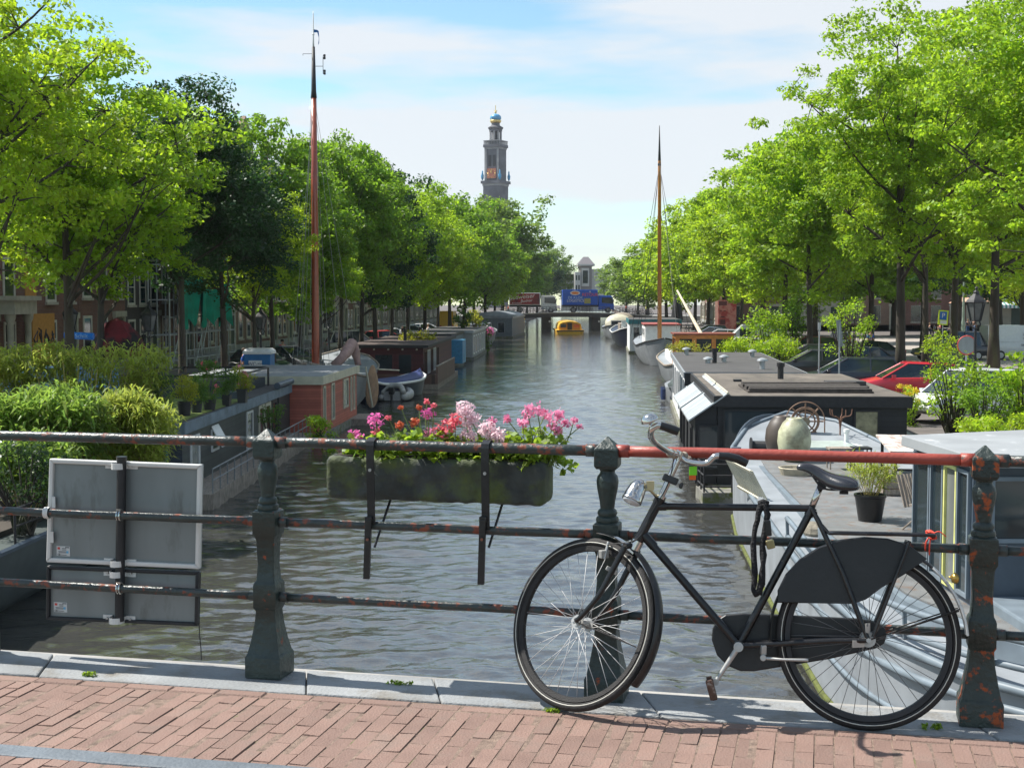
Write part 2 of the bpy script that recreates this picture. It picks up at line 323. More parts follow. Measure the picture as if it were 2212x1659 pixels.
# ------------------------------------------------------------------ sign boards clamped behind the rails
def SP(x, y, off): # point on a plane parallel to the railing, `off` metres beyond it
    d = ray(x, y); n = -RN; o = onrail(0) + n * off; E = Vector((0, 0, EYE)); t = (o - E).dot(n) / d.dot(n); return E + d * t
sg = thing('traffic_sign', 'back of a grey traffic sign with white rim and smaller board below, behind the rails', 'sign', onrail(-1.72))
M['signback'] = mat('sign_back_grey', (.20, .225, .23), .5, .3, var=.13, scale=3.5, col2=(.10, .105, .10), thr=.66, s2=4, soft=.08, stretch=(1.6, 1.6, .5), detail=8)
M['signwhite'] = mat('sign_white_rim', (.62, .62, .60), .4, var=.06)
def panel(cs, off, thick, rim, fill, rimmat, rimname):
    P = [SP(x, y, off) for x, y in cs]; n = -RN
    MB().prism(P, n * thick).build('board', fill, sg, bevel=.002)
    rb_ = MB(); C = sum(P, Vector()) / 4; rim_w = rim
    I = []
    for k in range(4):
        p = P[k]; e1 = (P[(k + 1) % 4] - p).normalized(); e2 = (P[k - 1] - p).normalized(); I.append(p + (e1 + e2) * rim_w)
    for k in range(4):
        j = (k + 1) % 4; q = [P[k], P[j], I[j], I[k]]; rb_.loft([[p + RN * .016 for p in q], [p - RN * (thick + .003) for p in q]])
    return rb_.build(rimname, rimmat, sg, bevel=.005)
panel([(110, 990), (438, 1003), (433, 1228), (103, 1213)], .075, .012, .020, M['signback'], M['signwhite'], 'rim')
panel([(104, 1221), (432, 1234), (429, 1351), (103, 1337)], .075, .012, .015, M['signback'], M['blackm'], 'rim')
pl = MB(); pl.tube([SP(263, 988, .045), SP(258, 1341, .045)], .0205, 16); pl.build('pole', M['blackm'], sg, smooth=False, auto=40)
cp = MB(); cp.cyl(SP(263, 986, .045), SP(263, 996, .045), .023, n=16); cp.build('pole_cap', M['black'], sg, auto=40)
for cy, cx in ((1005, 263), (1214, 260), (1237, 259), (1336, 258)):
    m_ = MB(); u = RU; c = SP(cx, cy, .072); a = c - u * .075; b = c + u * .075
    m_.box(c - u * .055, (.045, .006, .030), -math.atan(.237)); m_.box(c + u * .055, (.045, .006, .030), -math.atan(.237))
    arc = [c + u * .030 * math.cos(t) + RN * (.028 + .027 * math.sin(t)) for t in [math.pi * k / 8 for k in range(9)]]
    arc = [c + u * .032] + arc + [c - u * .032]
    m_.loft([[p + Vector((0, 0, -.013)), p + Vector((0, 0, .013)), p + Vector((0, 0, .013)) + RN * .004, p + Vector((0, 0, -.013)) + RN * .004] for p in arc])
    cl = m_.build('clamp', M['signwhite'], sg, bevel=.0015)
    for s_ in (-1, 1): MB().cyl(c + u * .056 * s_ + RN * .003, c + u * .056 * s_ + RN * .011, .0065, n=6).build('bolt', M['alu'], cl)
m_ = MB(); c = SP(108, 1128, .03)                                      # strap round the middle rail at the left edge
m_.box(SP(116, 1085, .06), (.016, .005, .05), -.23); m_.box(SP(112, 1160, .06), (.016, .005, .05), -.23)
rc = Vector((c.x, railY(c.x), .65)); m_.tube([rc + RN * .021 * math.cos(t) + Vector((0, 0, .024 * math.sin(t))) for t in [-2.6 + 5.2 * k / 12 for k in range(13)]], .004, 6)
m_.loft([[rc + RU * s_ + RN * .023 * math.cos(t) + Vector((0, 0, .025 * math.sin(t))) for s_, t in ((-.012, t0), (.012, t0), (.012, t0 + .001), (-.012, t0 + .001))] for t0 in [-2.2 + 4.4 * k / 14 for k in range(15)]])
m_.build('strap', M['signwhite'], sg, bevel=.001)
for z in (.65, .332):                                                # bright hose clips where the pole meets the rails
    k_ = MB(); c = SP(259, 1128 if z > .5 else 1293, 0); c = Vector((c.x, railY(c.x), z))
    k_.tube([c + RU * .006 + RN * .0205 * math.cos(t) + Vector((0, 0, .0215 * math.sin(t))) for t in [2 * math.pi * k / 16 for k in range(16)]], .0045, 6, closed=True)
    k_.tube([c - RU * .006 + RN * .0205 * math.cos(t) + Vector((0, 0, .0215 * math.sin(t))) for t in [2 * math.pi * k / 16 for k in range(16)]], .0035, 6, closed=True)
    k_.box(c + Vector((0, 0, .026)) + RN * .006, (.024, .012, .009), -.4); k_.build('hose_clip', M['chrome'], sg)
def textmesh(s, size, Mx, name, m_, parent, ext=.0008, font_w=1):
    cu = bpy.data.curves.new('t', 'FONT'); cu.body = s; cu.size = size; cu.extrude = ext; cu.align_x = 'CENTER'; cu.align_y = 'CENTER'; cu.offset = 0
    o = bpy.data.objects.new('t', cu); COL.objects.link(o); bpy.context.view_layer.update()
    me = bpy.data.meshes.new_from_object(o.evaluated_get(bpy.context.evaluated_depsgraph_get())); bpy.data.objects.remove(o); bpy.data.curves.remove(cu)
    me.transform(Mx @ Matrix.Diagonal((font_w, 1, 1, 1))); me.materials.clear(); me.materials.append(m_); return link(name, me, parent)
def facing(p, u, v):
    u = u.normalized(); v = v.normalized(); n = u.cross(v)
    return Matrix(((u.x, v.x, n.x, p.x), (u.y, v.y, n.y, p.y), (u.z, v.z, n.z, p.z), (0, 0, 0, 1)))
M['paper'] = mat('sticker_paper', (.5, .52, .52), .5, var=.1); M['ink'] = mat('ink', (.05, .05, .06), .6); M['inkred'] = mat('red_ink', (.5, .05, .04), .5); M['inkblue'] = mat('blue_ink', (.1, .35, .55), .5)
for cx, cy in ((137, 1190), (131, 1311)):
    c = SP(cx, cy, .0735); s_ = MB().box(c, (.066, .0015, .044), -.233).build('sticker', M['paper'], sg)
    q = MB(); f_ = RN * .0012
    for dx, dz, w_, h_, in ((-.022, .012, .012, .01),): q.box(c + RU * dx + Vector((0, 0, dz)) + f_, (w_, .001, h_), -.233)
    q.build('sticker_mark', M['inkred'], s_)
    q = MB(); q.box(c + RU * .02 + Vector((0, 0, -.004)) + f_, (.01, .001, .01), -.233); q.build('sticker_mark', M['inkblue'], s_)
    q = MB()
    for k, (dz, w_) in enumerate(((.012, .02), (.006, .02), (-.002, .04), (-.007, .036), (-.017, .04))): q.box(c + RU * (-.004 if k > 1 else .004) + Vector((0, 0, dz)) + f_, (w_, .001, .0022), -.233)
    for k in range(4): q.box(c + RU * (.012 + k * .005) + Vector((0, 0, .017)) + f_, (.0035, .001, .004), -.233)
    q.build('sticker_text', M['ink'], s_)
    textmesh('CE', .012, facing(c - RU * .022 - Vector((0, 0, .016)) + RN * .002, RU, Vector((0, 0, 1))), 'sticker_text', M['ink'], s_, .0003)
st = MB(); st.tube([SP(430, 1345, .08), SP(431, 1370, .08), SP(434, 1400, .085), SP(435, 1425, .085)], .0025, 6); st.build('cable_end', M['blackm'], sg)

# ------------------------------------------------------------------ flower box hanging on the railing
M['plastic_mossy'] = mat('mossy_grey_box', (.042, .048, .044), .78, var=.45, scale=9, bump=1.0, bscale=16, col2=(.085, .11, .028), thr=.57, s2=5.5, soft=.10)
fb = thing('planter_box', 'long dark mossy flower box hung from the top rail by two black straps', 'planter', onrail(-.25))
p0 = SP(698, 985, .10); p1 = SP(1180, 987, .10)
fx0, fx1 = p0.x, p1.x - .02; zt, zb = .925, .745
bxm = MB()
def frame_ring(e, z, x0=fx0, x1=fx1, o0=.055, o1=.25):
    return [onrail(x, z, -o) for x, o in ((x0 + e, o0 + e), (x1 - e, o0 + e), (x1 - e, o1 - e), (x0 + e, o1 - e))]
def rr_sec(x, e):
    out_ = []; o0, o1, z0, z1, r = .055 + e, .25 - e, zb + e, zt - e, .026
    for (co, cz_, a0) in ((o1 - r, z0 + r, -90), (o1 - r, z1 - r, 0), (o0 + r, z1 - r, 90), (o0 + r, z0 + r, 180)):
        for k in range(6): a = rad(a0 + 90 * k / 5); out_.append((co + r * math.cos(a), cz_ + r * math.sin(a)))
    full = []
    for k in range(24):
        a, b = out_[k], out_[(k + 1) % 24]; m_ = 1 if k % 6 != 5 else 9
        for j in range(m_): full.append((lrp(a[0], b[0], j / m_), lrp(a[1], b[1], j / m_)))
    pts = []
    for o, z in full:
        P_ = onrail(x, z, -o); w_ = .009 * noise.noise(P_ * 9) + .006 * noise.noise(P_ * 24) + .003 * noise.noise(P_ * 60); pts.append(onrail(x, z + w_ * (1 if z > (zb + zt) / 2 else -1) * .5, -o + (w_ if o < .15 else -w_)))
    return pts
bxm.loft([rr_sec(fx0, .03)] + [rr_sec(lrp(fx0, fx1, t), e) for t, e in [(.004, .015), (.014, .004)] + [(lrp(.025, .975, k / 110), 0) for k in range(111)] + [(.986, .004), (.996, .015)]] + [rr_sec(fx1, .03)])
box_ = bxm.build('box', M['plastic_mossy'], fb, smooth=True)
sl = MB(); sl.loft([frame_ring(.03, zt - .05), frame_ring(.03, zt + .004)]); sl.build('soil', mat('soil', (.03, .02, .012), .95, bump=.6, bscale=60), box_)
for cx, low in ((805, 1250), (1052, 1262)):
    hg = MB(); X = SP(cx, 960, 0).x; u = RU
    path = [(-.052, .955), (-.045, .99), (-.028, 1.0085), (0, 1.0115), (.024, 1.004), (.030, .985), (.030, .93), (.018, .66)]
    pts = [(onrail(X, z, o)) for o, z in path]
    hg.loft([[p - u * .0165, p + u * .0165, p + u * .0165 + (RN * .006 if i > 3 else Vector((0, 0, .005))), p - u * .0165 + (RN * .006 if i > 3 else Vector((0, 0, .005)))] for i, p in enumerate(pts)])
    hs_ = hg.build('strap', M['black'], fb, bevel=.0015)
    lo = MB(); a = SP(cx - 9, 1122, -.035); b = SP(cx - 13, low, -.035)
    lo.loft([[p + u * sx * .0135 + RN * sy for sx, sy in ((-1, -.008), (1, -.008), (1, .008), (-1, .008))] for p in (a, b)])
    lo.box(a + Vector((0, 0, .0)) - RN * .02, (.03, .05, .022), -.233); lo.build('bracket_arm', M['black'], fb, bevel=.002)
    br = MB(); br.tube([onrail(X + .03, zb - .002, -.14), SP(cx + 4, 1182, .01)], .0055, 8); br.build('brace', M['black'], fb)
    bo = MB(); q = onrail(X, .885, .034); bo.cyl(q, q + RN * .006, .007, n=8); bo.build('bolt', M['alu'], hs_)
    bo = MB(); q = SP(cx - 11, 1165, -.046); bo.cyl(q, q + RN * .006, .006, n=8); bo.build('bolt', mat('rusty_bolt', (.2, .08, .05), .7), hs_)
# geraniums
M['geranium_leaf'] = leafmat('geranium_leaf', (.15, .24, .025), (.42, .60, .05), .5)
PET = {k: leafmat('petal_' + k, c, c, .25, mix=.5) for k, c in {'magenta': (.82, .18, .48), 'pink': (.86, .34, .52), 'coral': (.84, .20, .25), 'pale': (.92, .72, .77), 'orange': (.62, .16, .08)}.items()}
M['stem'] = mat('geranium_stem', (.14, .20, .05), .6, var=.4, scale=30)
rg = np.random.default_rng(5)
def leafcloud(centers, radii, n_per, size, seed, up=.5, flat=1.0, asp=.62, quad=True):
    """many single leaf blades round a set of centres -> (v, f)"""
    g = np.random.default_rng(seed); C = np.repeat(np.asarray(centers, float), n_per, axis=0); Rr = np.repeat(np.asarray(radii, float), n_per)
    n = len(C); d = g.normal(size=(n, 3)); d /= np.linalg.norm(d, axis=1)[:, None]; r = g.random(n) ** .5
    P = C + d * (r * Rr)[:, None] * np.array([1, 1, flat])
    nn = d * .35 + g.normal(size=(n, 3)) * .55 + np.array([0, 0, up]); nn /= np.linalg.norm(nn, axis=1)[:, None]
    t = g.normal(size=(n, 3)); t -= nn * (t * nn).sum(1)[:, None]; t /= np.linalg.norm(t, axis=1)[:, None]; b = np.cross(nn, t)
    s = size * g.uniform(.5, 1.45, n)[:, None]
    v = np.stack([P - t * s, P + b * s * asp - nn * s * .12, P + t * s, P - b * s * asp - nn * s * .12], 1).reshape(-1, 3)
    f = np.arange(n * 4).reshape(n, 4); return v, f
plants = [(-.64, 'magenta', 'leftmost', .13), (-.52, 'magenta', 'deep pink', .16), (-.37, 'orange', '', .17), (-.26, 'coral', '', .15), (-.16, 'pale', '', .15), (-.07, 'pale', '', .14), (.05, 'pink', '', .18), (.105, 'pink', '', .16)]
glabels = ['geranium with one bright magenta flower head at the left end of the flower box', 'geranium with magenta flower heads second from the left in the flower box', 'tall geranium with orange buds and a high pink flower above the left strap',
  'dense coral and pink geranium beside the pale globe flowers', 'tallest pale pink globe geranium in the middle of the flower box', 'low pale pink globe geranium by the right strap of the flower box', 'bushy geranium with many pink flowers right of the right strap', 'pink geranium leaning over the right end of the flower box']
FL = [  # flower heads in picture coordinates: x, y, kind, radius
 [(768, 940, 'magenta', .030)], [(812, 908, 'magenta', .036), (840, 903, 'coral', .014), (815, 935, 'coral', .026), (862, 918, 'orange', .018)],
 [(925, 893, 'magenta', .030), (922, 868, 'coral', .014), (905, 880, 'orange', .012), (937, 876, 'coral', .012), (896, 912, 'orange', .020), (866, 880, 'orange', .01)],
 [(955, 925, 'coral', .034), (975, 918, 'coral', .036), (960, 945, 'coral', .032), (930, 935, 'pink', .026), (985, 905, 'coral', .03), (912, 955, 'coral', .022)],
 [(1003, 884, 'pale', .036), (1018, 908, 'pale', .038), (1012, 945, 'pale', .036)], [(1052, 926, 'pale', .034), (1075, 940, 'pale', .034), (1062, 910, 'pink', .020)],
 [(1095, 905, 'pink', .018), (1130, 912, 'pink', .024), (1160, 885, 'pink', .036), (1140, 890, 'pink', .030), (1178, 895, 'pink', .028)], [(1205, 895, 'pink', .028), (1195, 912, 'pink', .034), (1205, 930, 'pink', .022), (1240, 908, 'pink', .016), (1252, 922, 'pink', .013), (1222, 915, 'pink', .02)]]
for k, (Xc, kind, _, h) in enumerate(plants):
    base = onrail(Xc, .90, -.15); gt = thing('geranium', glabels[k], 'flower', base, 'geraniums growing in the flower box')
    cs = [base + Vector((random.uniform(-.085, .085), random.uniform(-.06, .06), random.uniform(.0, h * .72))) for _ in range(15)]
    v, f = leafcloud(cs, [.05] * 15, 20, .017, 30 + k, .6, .8, .8); fo = npmesh('foliage', v, f, M['geranium_leaf'], gt)
    sm = MB()
    heads = []
    for (hx, hy, kd, r) in FL[k]:
        c = SP(hx, hy, .15 + random.uniform(-.04, .04)); heads.append((c, kd, r)); b0 = base + Vector((random.uniform(-.04, .04), 0, 0))
        sm.tube(crom([b0, b0.lerp(c, .5) + Vector((random.uniform(-.02, .02), 0, .01)), c], 4), .0022, 5)
    for _ in range(5):
        b0 = base + Vector((random.uniform(-.08, .08), random.uniform(-.05, .05), 0)); sm.tube([b0, b0 + Vector((random.uniform(-.05, .05), 0, h * .8))], .002, 4)
    sm.build('stems', M['stem'], gt)
    for c, kd, r in heads:
        r *= 1.3 if kd == 'pale' else 1.15
        nb = int(60 + 2600 * r) if kd == 'pale' else int(26 + 900 * r)
        v, f = leafcloud([c], [r * (.95 if kd == 'pale' else 1)], nb, .0085 if r > .02 else .006, int(c.x * 1000) % 9999, .2, .85, .75); npmesh('flower_head', v, f, PET[kd], gt)
# weeds in the joints
for k, (x, y, s_, lb_) in enumerate(((867, 1478, .05, 'small tuft of bright green weed on the kerb right of the second post'), (190, 1458, .03, 'small weed in the kerb joint below the traffic sign'), (1190, 1537, .03, 'weeds between kerb and bricks left of the front tyre'), (2010, 1572, .03, 'small weed on the kerb beside the base of the rightmost post'))):
    c = atZ(x, y, .0); g_ = np.random.default_rng(k); cs = [c + Vector((random.uniform(-s_, s_), random.uniform(-.012, .012), .008)) for _ in range(10)]
    v, f = leafcloud(cs, [.014] * 10, 12, .007, k, .4, .7, .5); tag(npmesh('weed', v, f, M['geranium_leaf']), lb_, 'weed', 'weeds in the kerb joints')
# ================================================================== bicycle leaning on the railing
E0 = Vector((0, 0, EYE))
bk_d = Vector((-.982, .187, 0)).normalized(); bk_p = Vector((.187, .982, 0)).normalized(); LEAN = rad(8)
bk_v = (Vector((0, 0, 1)) * math.cos(LEAN) + bk_p * math.sin(LEAN)); bk_n = bk_d.cross(bk_v).normalized()
if bk_n.y > 0: bk_n = -bk_n                                          # points at the viewer
bk_C = Vector((1.327, 5.036, .004))
def BP(x, y, off=0):
    d = ray(x, y); t = (bk_C - E0).dot(bk_n) / d.dot(bk_n); return E0 + d * t + bk_n * off
def za(zx, zy, off=0): return BP((1250 + zx / 1.951) / 1.1636, (1000 + zy / 1.951) / 1.1636, off)
def zb_(zx, zy, off=0): return BP((1750 + zx / 2.0745) / 1.1636, (1100 + zy / 2.0745) / 1.1636, off)
bike = thing('bicycle', 'old black roadster bicycle with chrome handlebar and headlamp leaning against the railing', 'bicycle', bk_C)
RH = zb_(893, 1048); R_ = .335
# --- wheels
def wheel(c, n, R, nm, spokemat, band_side):
    n = n.normalized(); t0 = Vector((0, 0, 1)) - n * n.z; t0.normalize(); t1 = n.cross(t0)
    def ring(r, off=0, k=64): return [c + (t0 * math.cos(a) + t1 * math.sin(a)) * r + n * off for a in [2 * math.pi * i / k for i in range(k)]]
    hubm = MB(); hubm.cyl(c - n * .038, c + n * .038, .016, n=16)
    for s in (-1, 1): hubm.cyl(c + n * s * .030, c + n * s * .034, .028, n=20); hubm.cyl(c + n * s * .038, c + n * s * .062, .006, n=8); hubm.cyl(c + n * s * .052, c + n * s * .060, .011, n=6)
    wh = hubm.build(nm, M['alu'], bike, auto=40)
    tb = MB(); tb.tube(ring(R - .0175, 0, 72), .0175, 12, closed=True); ty = tb.build('tyre', M['rubber'], wh, smooth=True)
    rb_ = MB()
    for s in (-1, 1): rb_.tube(ring(R - .021, .0163 * s, 72), .0019, 6, closed=True)
    rb_.build('reflective_band', M['reflect'], ty, smooth=True)
    rm = MB(); prof = [(R - .034, -.0135), (R - .034, .0135), (R - .052, .010), (R - .055, 0), (R - .052, -.010)]
    rings = []
    for i in range(73):
        a = 2 * math.pi * i / 72; dr = t0 * math.cos(a) + t1 * math.sin(a); rings.append([c + dr * r + n * o for r, o in prof])
    rm.loft(rings, False); rm.build('rim', M['rubber'] if nm == 'front_wheel' else M['blackm'], wh, auto=50)
    sp = MB()
    for k in range(36):
        s = 1 if k % 2 else -1; a = 2 * math.pi * k / 36; a2 = a + (.42 if (k // 2) % 2 else -.42) * 1.15
        sp.cyl(c + (t0 * math.cos(a2) + t1 * math.sin(a2)) * .026 + n * .032 * s, c + (t0 * math.cos(a) + t1 * math.sin(a)) * (R - .054), .00135 if nm == 'front_wheel' else .0012, n=5)
    sp.build('spokes', spokemat, wh, smooth=True)
    return wh, ring, t0, t1
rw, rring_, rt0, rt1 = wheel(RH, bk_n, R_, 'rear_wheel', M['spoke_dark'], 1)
# front wheel, steered away from the viewer
d = ray(1258, 1346); fd = d.normalized(); e3 = -fd; e1 = e3.cross(Vector((0, 0, 1))).normalized() * -1; e2 = e3.cross(e1)
if e2.z < 0: e2 = -e2
if e1.x < 0: e1 = -e1
FN = (e1 * -.583 + e2 * .162 + e3 * .796).normalized(); FH = E0 + d * (5.32 / d.y)
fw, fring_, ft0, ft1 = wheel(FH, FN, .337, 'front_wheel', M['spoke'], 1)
# --- frame
f = MB()
ht_t, ht_b = za(797, 497), za(690, 700)
f.cyl(ht_t, ht_b, .0185, n=16); f.cyl(ht_t + (ht_t - ht_b) * .03, ht_t - (ht_t - ht_b) * .1, .0215, n=16); f.cyl(ht_b, ht_b + (ht_t - ht_b) * .1, .0215, n=16)
st_t = zb_(603, 372); BB = zb_(222, 1082)
f.cyl(za(785, 531), zb_(590, 368), .0135, n=14); f.cyl(za(718, 672), BB, .0155, n=14); f.cyl(st_t, BB, .0145, n=14); f.cyl(st_t + (st_t - BB) * .012, st_t - (st_t - BB) * .05, .0175, n=14)
f.cyl(za(785, 531), za(830, 532), .0165, n=14); f.cyl(za(718, 672), za(770, 730), .0185, n=14)
f.cyl(BB - bk_n * .036, BB + bk_n * .036, .021, n=18)
for s in (-1, 1):
    f.tube([BB + bk_n * .022 * s, zb_(700, 1052, .045 * s), RH + bk_n * .056 * s], [.0115, .0105, .010], 12)
    f.tube([st_t + bk_n * .014 * s, zb_(640, 440, .028 * s), zb_(760, 700, .048 * s), RH + bk_n * .056 * s], [.009, .0095, .009, .0085], 10)
f.cyl(zb_(620, 392) - bk_n * .02, zb_(620, 392) + bk_n * .022, .008, n=10)
frm = f.build('frame', M['frame'], bike, auto=40)
# --- rear carrier
c = MB()
for s in (-1, 1):
    c.tube(crom([zb_(690, 497, .045 * s), zb_(760, 497, .06 * s), zb_(1200, 506, .06 * s), zb_(1222, 507, .04 * s)], 4), .0065, 8)
    c.tube([zb_(1105, 535, .06 * s), zb_(1030, 730, .062 * s), zb_(915, 1030, .062 * s)], .0065, 8)
    c.tube([zb_(690, 497, .045 * s), zb_(655, 455, .03 * s)], .006, 8)
c.tube([zb_(1222, 507, -.04), zb_(1222, 507, .04)], .0065, 8)
for x in (790, 900, 1010, 1120): c.cyl(zb_(x, 500, -.06), zb_(x, 500, .06), .0045, n=8)
c.tube([zb_(1100, 540, -.06), zb_(1100, 540, .06)], .005, 8)
car = c.build('carrier', M['frame'], bike, auto=40)
# --- fenders
def fender(cn, t0, t1, n, R, a0, a1, w_, nm, m_, k=40, th=.0015, parent=bike):
    rings = []
    for i in range(k + 1):
        a = lrp(a0, a1, i / k); dr = t0 * math.cos(a) + t1 * math.sin(a); sec = []
        for j in range(7):
            t = rad(-70 + 140 * j / 6); sec.append(cn + dr * (R - w_ * .55 + w_ * .55 * math.cos(t)) + n * w_ * math.sin(t) / .94)
        for j in range(7):
            t = rad(70 - 140 * j / 6); sec.append(cn + dr * (R - th - w_ * .55 + (w_ - th) * .55 * math.cos(t)) + n * (w_ - th) * math.sin(t) / .94)
        rings.append(sec)
    return MB().loft(rings).build(nm, m_, parent, auto=50)
def wang(cn, t0, t1, p): q = p - cn; return math.atan2(q.dot(t1), q.dot(t0))
def span(cn, t0, t1, pts):
    A = [wang(cn, t0, t1, p) for p in pts]
    for i in range(1, len(A)):
        while A[i] - A[i - 1] > math.pi: A[i] -= 2 * math.pi
        while A[i] - A[i - 1] < -math.pi: A[i] += 2 * math.pi
    return A
A = span(RH, rt0, rt1, [zb_(405, 1060), zb_(600, 620), zb_(900, 525), zb_(1245, 660), zb_(1415, 1030)])
fender(RH, rt0, rt1, bk_n, .362, A[0], A[3], .027, 'rear_mudguard', M['black'])
fender(RH, rt0, rt1, bk_n, .362, A[3], A[4], .027, 'mudguard_flap', mat('chipped_white_enamel', (.62, .62, .60), .35, var=.06, col2=(.08, .08, .08), thr=.66, s2=20), k=16)
stay = MB(); stay.tube([RH + bk_n * .055, zb_(1370, 890, .03)], .0028, 6); stay.tube([RH - bk_n * .055, zb_(1370, 890, -.03)], .0028, 6); stay.tube([RH + bk_n * .055, zb_(1365, 900, .03)], .0026, 6); stay.build('mudguard_stay', M['black'], bike)
# coat guard panels on both sides
cg = [(425, 852), (428, 800), (470, 715), (540, 640), (640, 575), (760, 535), (880, 522), (1000, 530), (1100, 560), (1195, 628), (1080, 705), (960, 775), (880, 835), (815, 858)]
for s in (-1, 1):
    g_ = MB(); ps = [zb_(x, y, .033 * s) for x, y in cg]; g_.prism(ps, bk_n * .003 * s); g_.tube(ps, .0035, 6, closed=True); g_.build('coat_guard', M['vinyl'], bike, auto=30)
# chain case on the far side
cc = [(78, 1060), (82, 1000), (105, 955), (150, 928), (240, 920), (400, 926), (850, 948), (950, 965), (990, 1000), (998, 1040), (985, 1080), (940, 1105), (700, 1160), (300, 1225), (230, 1224), (160, 1195), (105, 1140)]
g_ = MB(); g_.prism([zb_(x, y, -.040) for x, y in cc], bk_n * -.028); g_.build('chain_case', M['vinyl'], bike, bevel=.006, seg=3)
# cranks, pedals, side stand
k_ = MB(); pc = zb_(105, 1262, .05); k_.tube([BB + bk_n * .05, (BB + bk_n * .05).lerp(pc, .12), (BB + bk_n * .05).lerp(pc, .9), pc], [.013, .0105, .0085, .010], 10)
k_.cyl(BB + bk_n * .036, BB + bk_n * .062, .018, n=16); k_.cyl(BB + bk_n * .062, BB + bk_n * .067, .009, n=6); k_.cyl(pc - bk_n * .002, pc + bk_n * .016, .012, n=12)
crk = k_.build('crank', M['alu'], bike, auto=40)
p_ = MB(); q = zb_(86, 1292, .07); pd = bk_v * .5 + bk_d * .12
ax_ = Vector((0, 0, 1)) * .92 + bk_d * .25; ax_.normalize(); ay_ = ax_.cross(bk_n).normalized(); Rp = Matrix((ax_, ay_, bk_n)).transposed()
p_.box(q, (.092, .020, .02), R=Rp); p_.box(q + bk_n * .02, (.075, .026, .012), R=Rp); p_.box(q + bk_n * .05, (.075, .026, .012), R=Rp); p_.cyl(q - bk_n * .01, q + bk_n * .055, .010, n=10)
p_.build('pedal', mat('rusty_pedal', (.10, .06, .045), .6, .4, var=.4, scale=40, col2=(.3, .28, .26), thr=.6, s2=40), crk, bevel=.003)
far = MB(); o_ = BB - bk_n * .075; qf = BB + (BB - pc) + bk_n * -.03; far.tube([o_, BB - (pc - BB) - bk_n * .02], .007, 8)
s_ = MB(); a = zb_(350, 1100, .035); s_.box(a, (.02, .02, .035), .2); s_.cyl(zb_(350, 1140, .03), zb_(350, 1140, .05), .012, n=12); s_.tube([zb_(365, 1142, .045), zb_(450, 1148, .05), zb_(583, 1150, .055)], [.0065, .0055, .0065], 8); s_.build('side_stand', M['alu'], bike, auto=40, bevel=.002)
hb = MB(); hb.box(zb_(888, 985, .06), (.017, .006, .035), .2); hb.box(zb_(840, 1065, .052), (.045, .012, .026), .2); hb.cyl(RH + bk_n * .05, RH + bk_n * .066, .009, n=6)
hbo = hb.build('hub_brake', M['alu'], bike, auto=40); textmesh('I', .018, facing(zb_(888, 968, .066), -bk_d, bk_v), 'hub_mark', M['ink'], hbo, .0005)
# --- seat post, saddle
sp_ = MB(); sp_.cyl(zb_(600, 372), zb_(652, 240), .0125, n=14); sp_.build('seat_post', M['chrome'], bike, smooth=True)
sd_ = MB(); nose = zb_(522, 155); tail = zb_(846, 250); ctr = zb_(700, 200)
secs = [(522, 152, 165, .004), (535, 143, 172, .017), (580, 135, 180, .022), (630, 150, 215, .030), (680, 178, 250, .055), (730, 195, 268, .085), (780, 200, 272, .100), (820, 212, 270, .100), (842, 225, 262, .085), (850, 238, 252, .05)]
rings = []
for x, y0, y1, hw in secs:
    t, b = zb_(x, y0 - 5), zb_(x, y1 + 14 * (x > 600)); h = t - b; rings.append([b + bk_n * hw * .9, b + h * .35 + bk_n * hw, b + h * .75 + bk_n * hw * .8, b + h * .95 + bk_n * hw * .45, t, b + h * .95 - bk_n * hw * .45, b + h * .75 - bk_n * hw * .8, b + h * .35 - bk_n * hw, b - bk_n * hw * .9, b + h * .1])
sd_.loft(rings); so_ = sd_.build('saddle', M['leather'], bike, smooth=True); ss = so_.modifiers.new('s', 'SUBSURF'); ss.levels = ss.render_levels = 2
sr = MB()
for s in (-1, 1):
    sr.tube(crom([zb_(600, 190, .01 * s), zb_(660, 262, .022 * s), zb_(760, 272, .025 * s), zb_(830, 262, .05 * s)], 4), .0035, 6)
    for k in range(6): sr.tube([zb_(770, 268 + k * 5, .045 * s) + (bk_d * math.cos(t) + bk_n * math.sin(t)) * .013 for t in [2 * math.pi * j / 10 for j in range(10)]], .002, 5, closed=True)
sr.box(zb_(655, 250), (.03, .04, .025), -.2); sr.build('saddle_springs', M['blackm'], so_)
# --- fork, stem, handlebar
cb = za(664, 728); fk = MB(); fax = (FN - (ht_t - ht_b).normalized() * FN.dot((ht_t - ht_b).normalized())).normalized()
ah = (ht_t - ht_b).normalized()
fk.cyl(ht_b, cb - ah * .005, .020, n=14); fk.tube([cb - fax * .045 - ah * .012, cb - fax * .02, cb + fax * .02, cb + fax * .045 - ah * .012], .0125, 10)
def FP(x, y, off):   # a point of the picture on the plane of the front wheel, shifted along its axle
    d = ray(x, y); o = FH + FN * off; t = (o - E0).dot(FN) / d.dot(FN); return E0 + d * t
A_ = lambda zx, zy: ((1250 + zx / 1.951) / 1.1636, (1000 + zy / 1.951) / 1.1636)
for s in (1, -1):
    top = cb + fax * .044 * s - ah * .012
    mid1 = top.lerp(FH + FN * .05 * s, .45) + (top - FH).cross(FN).normalized() * 0
    drop = (FH + FN * .052 * s)
    dirn = -ah * .19
    fk.tube(crom([top, top - ah * .10, top - ah * .20 + (drop - top) * .04, drop.lerp(top - ah * .27, .35), drop], 6), [.0120] * 7 + [.0115] * 6 + [.0105] * 6 + [.0095] * 5 + [.0085], 10)
fk.build('fork', M['frame'], bike, auto=50)
cz = MB(); cz.cyl(za(668, 742), za(690, 700), .0245, n=16); cz.cyl(za(797, 497), za(806, 478), .021, n=14); cz.cyl(za(806, 478), za(892, 292), .0125, n=14)
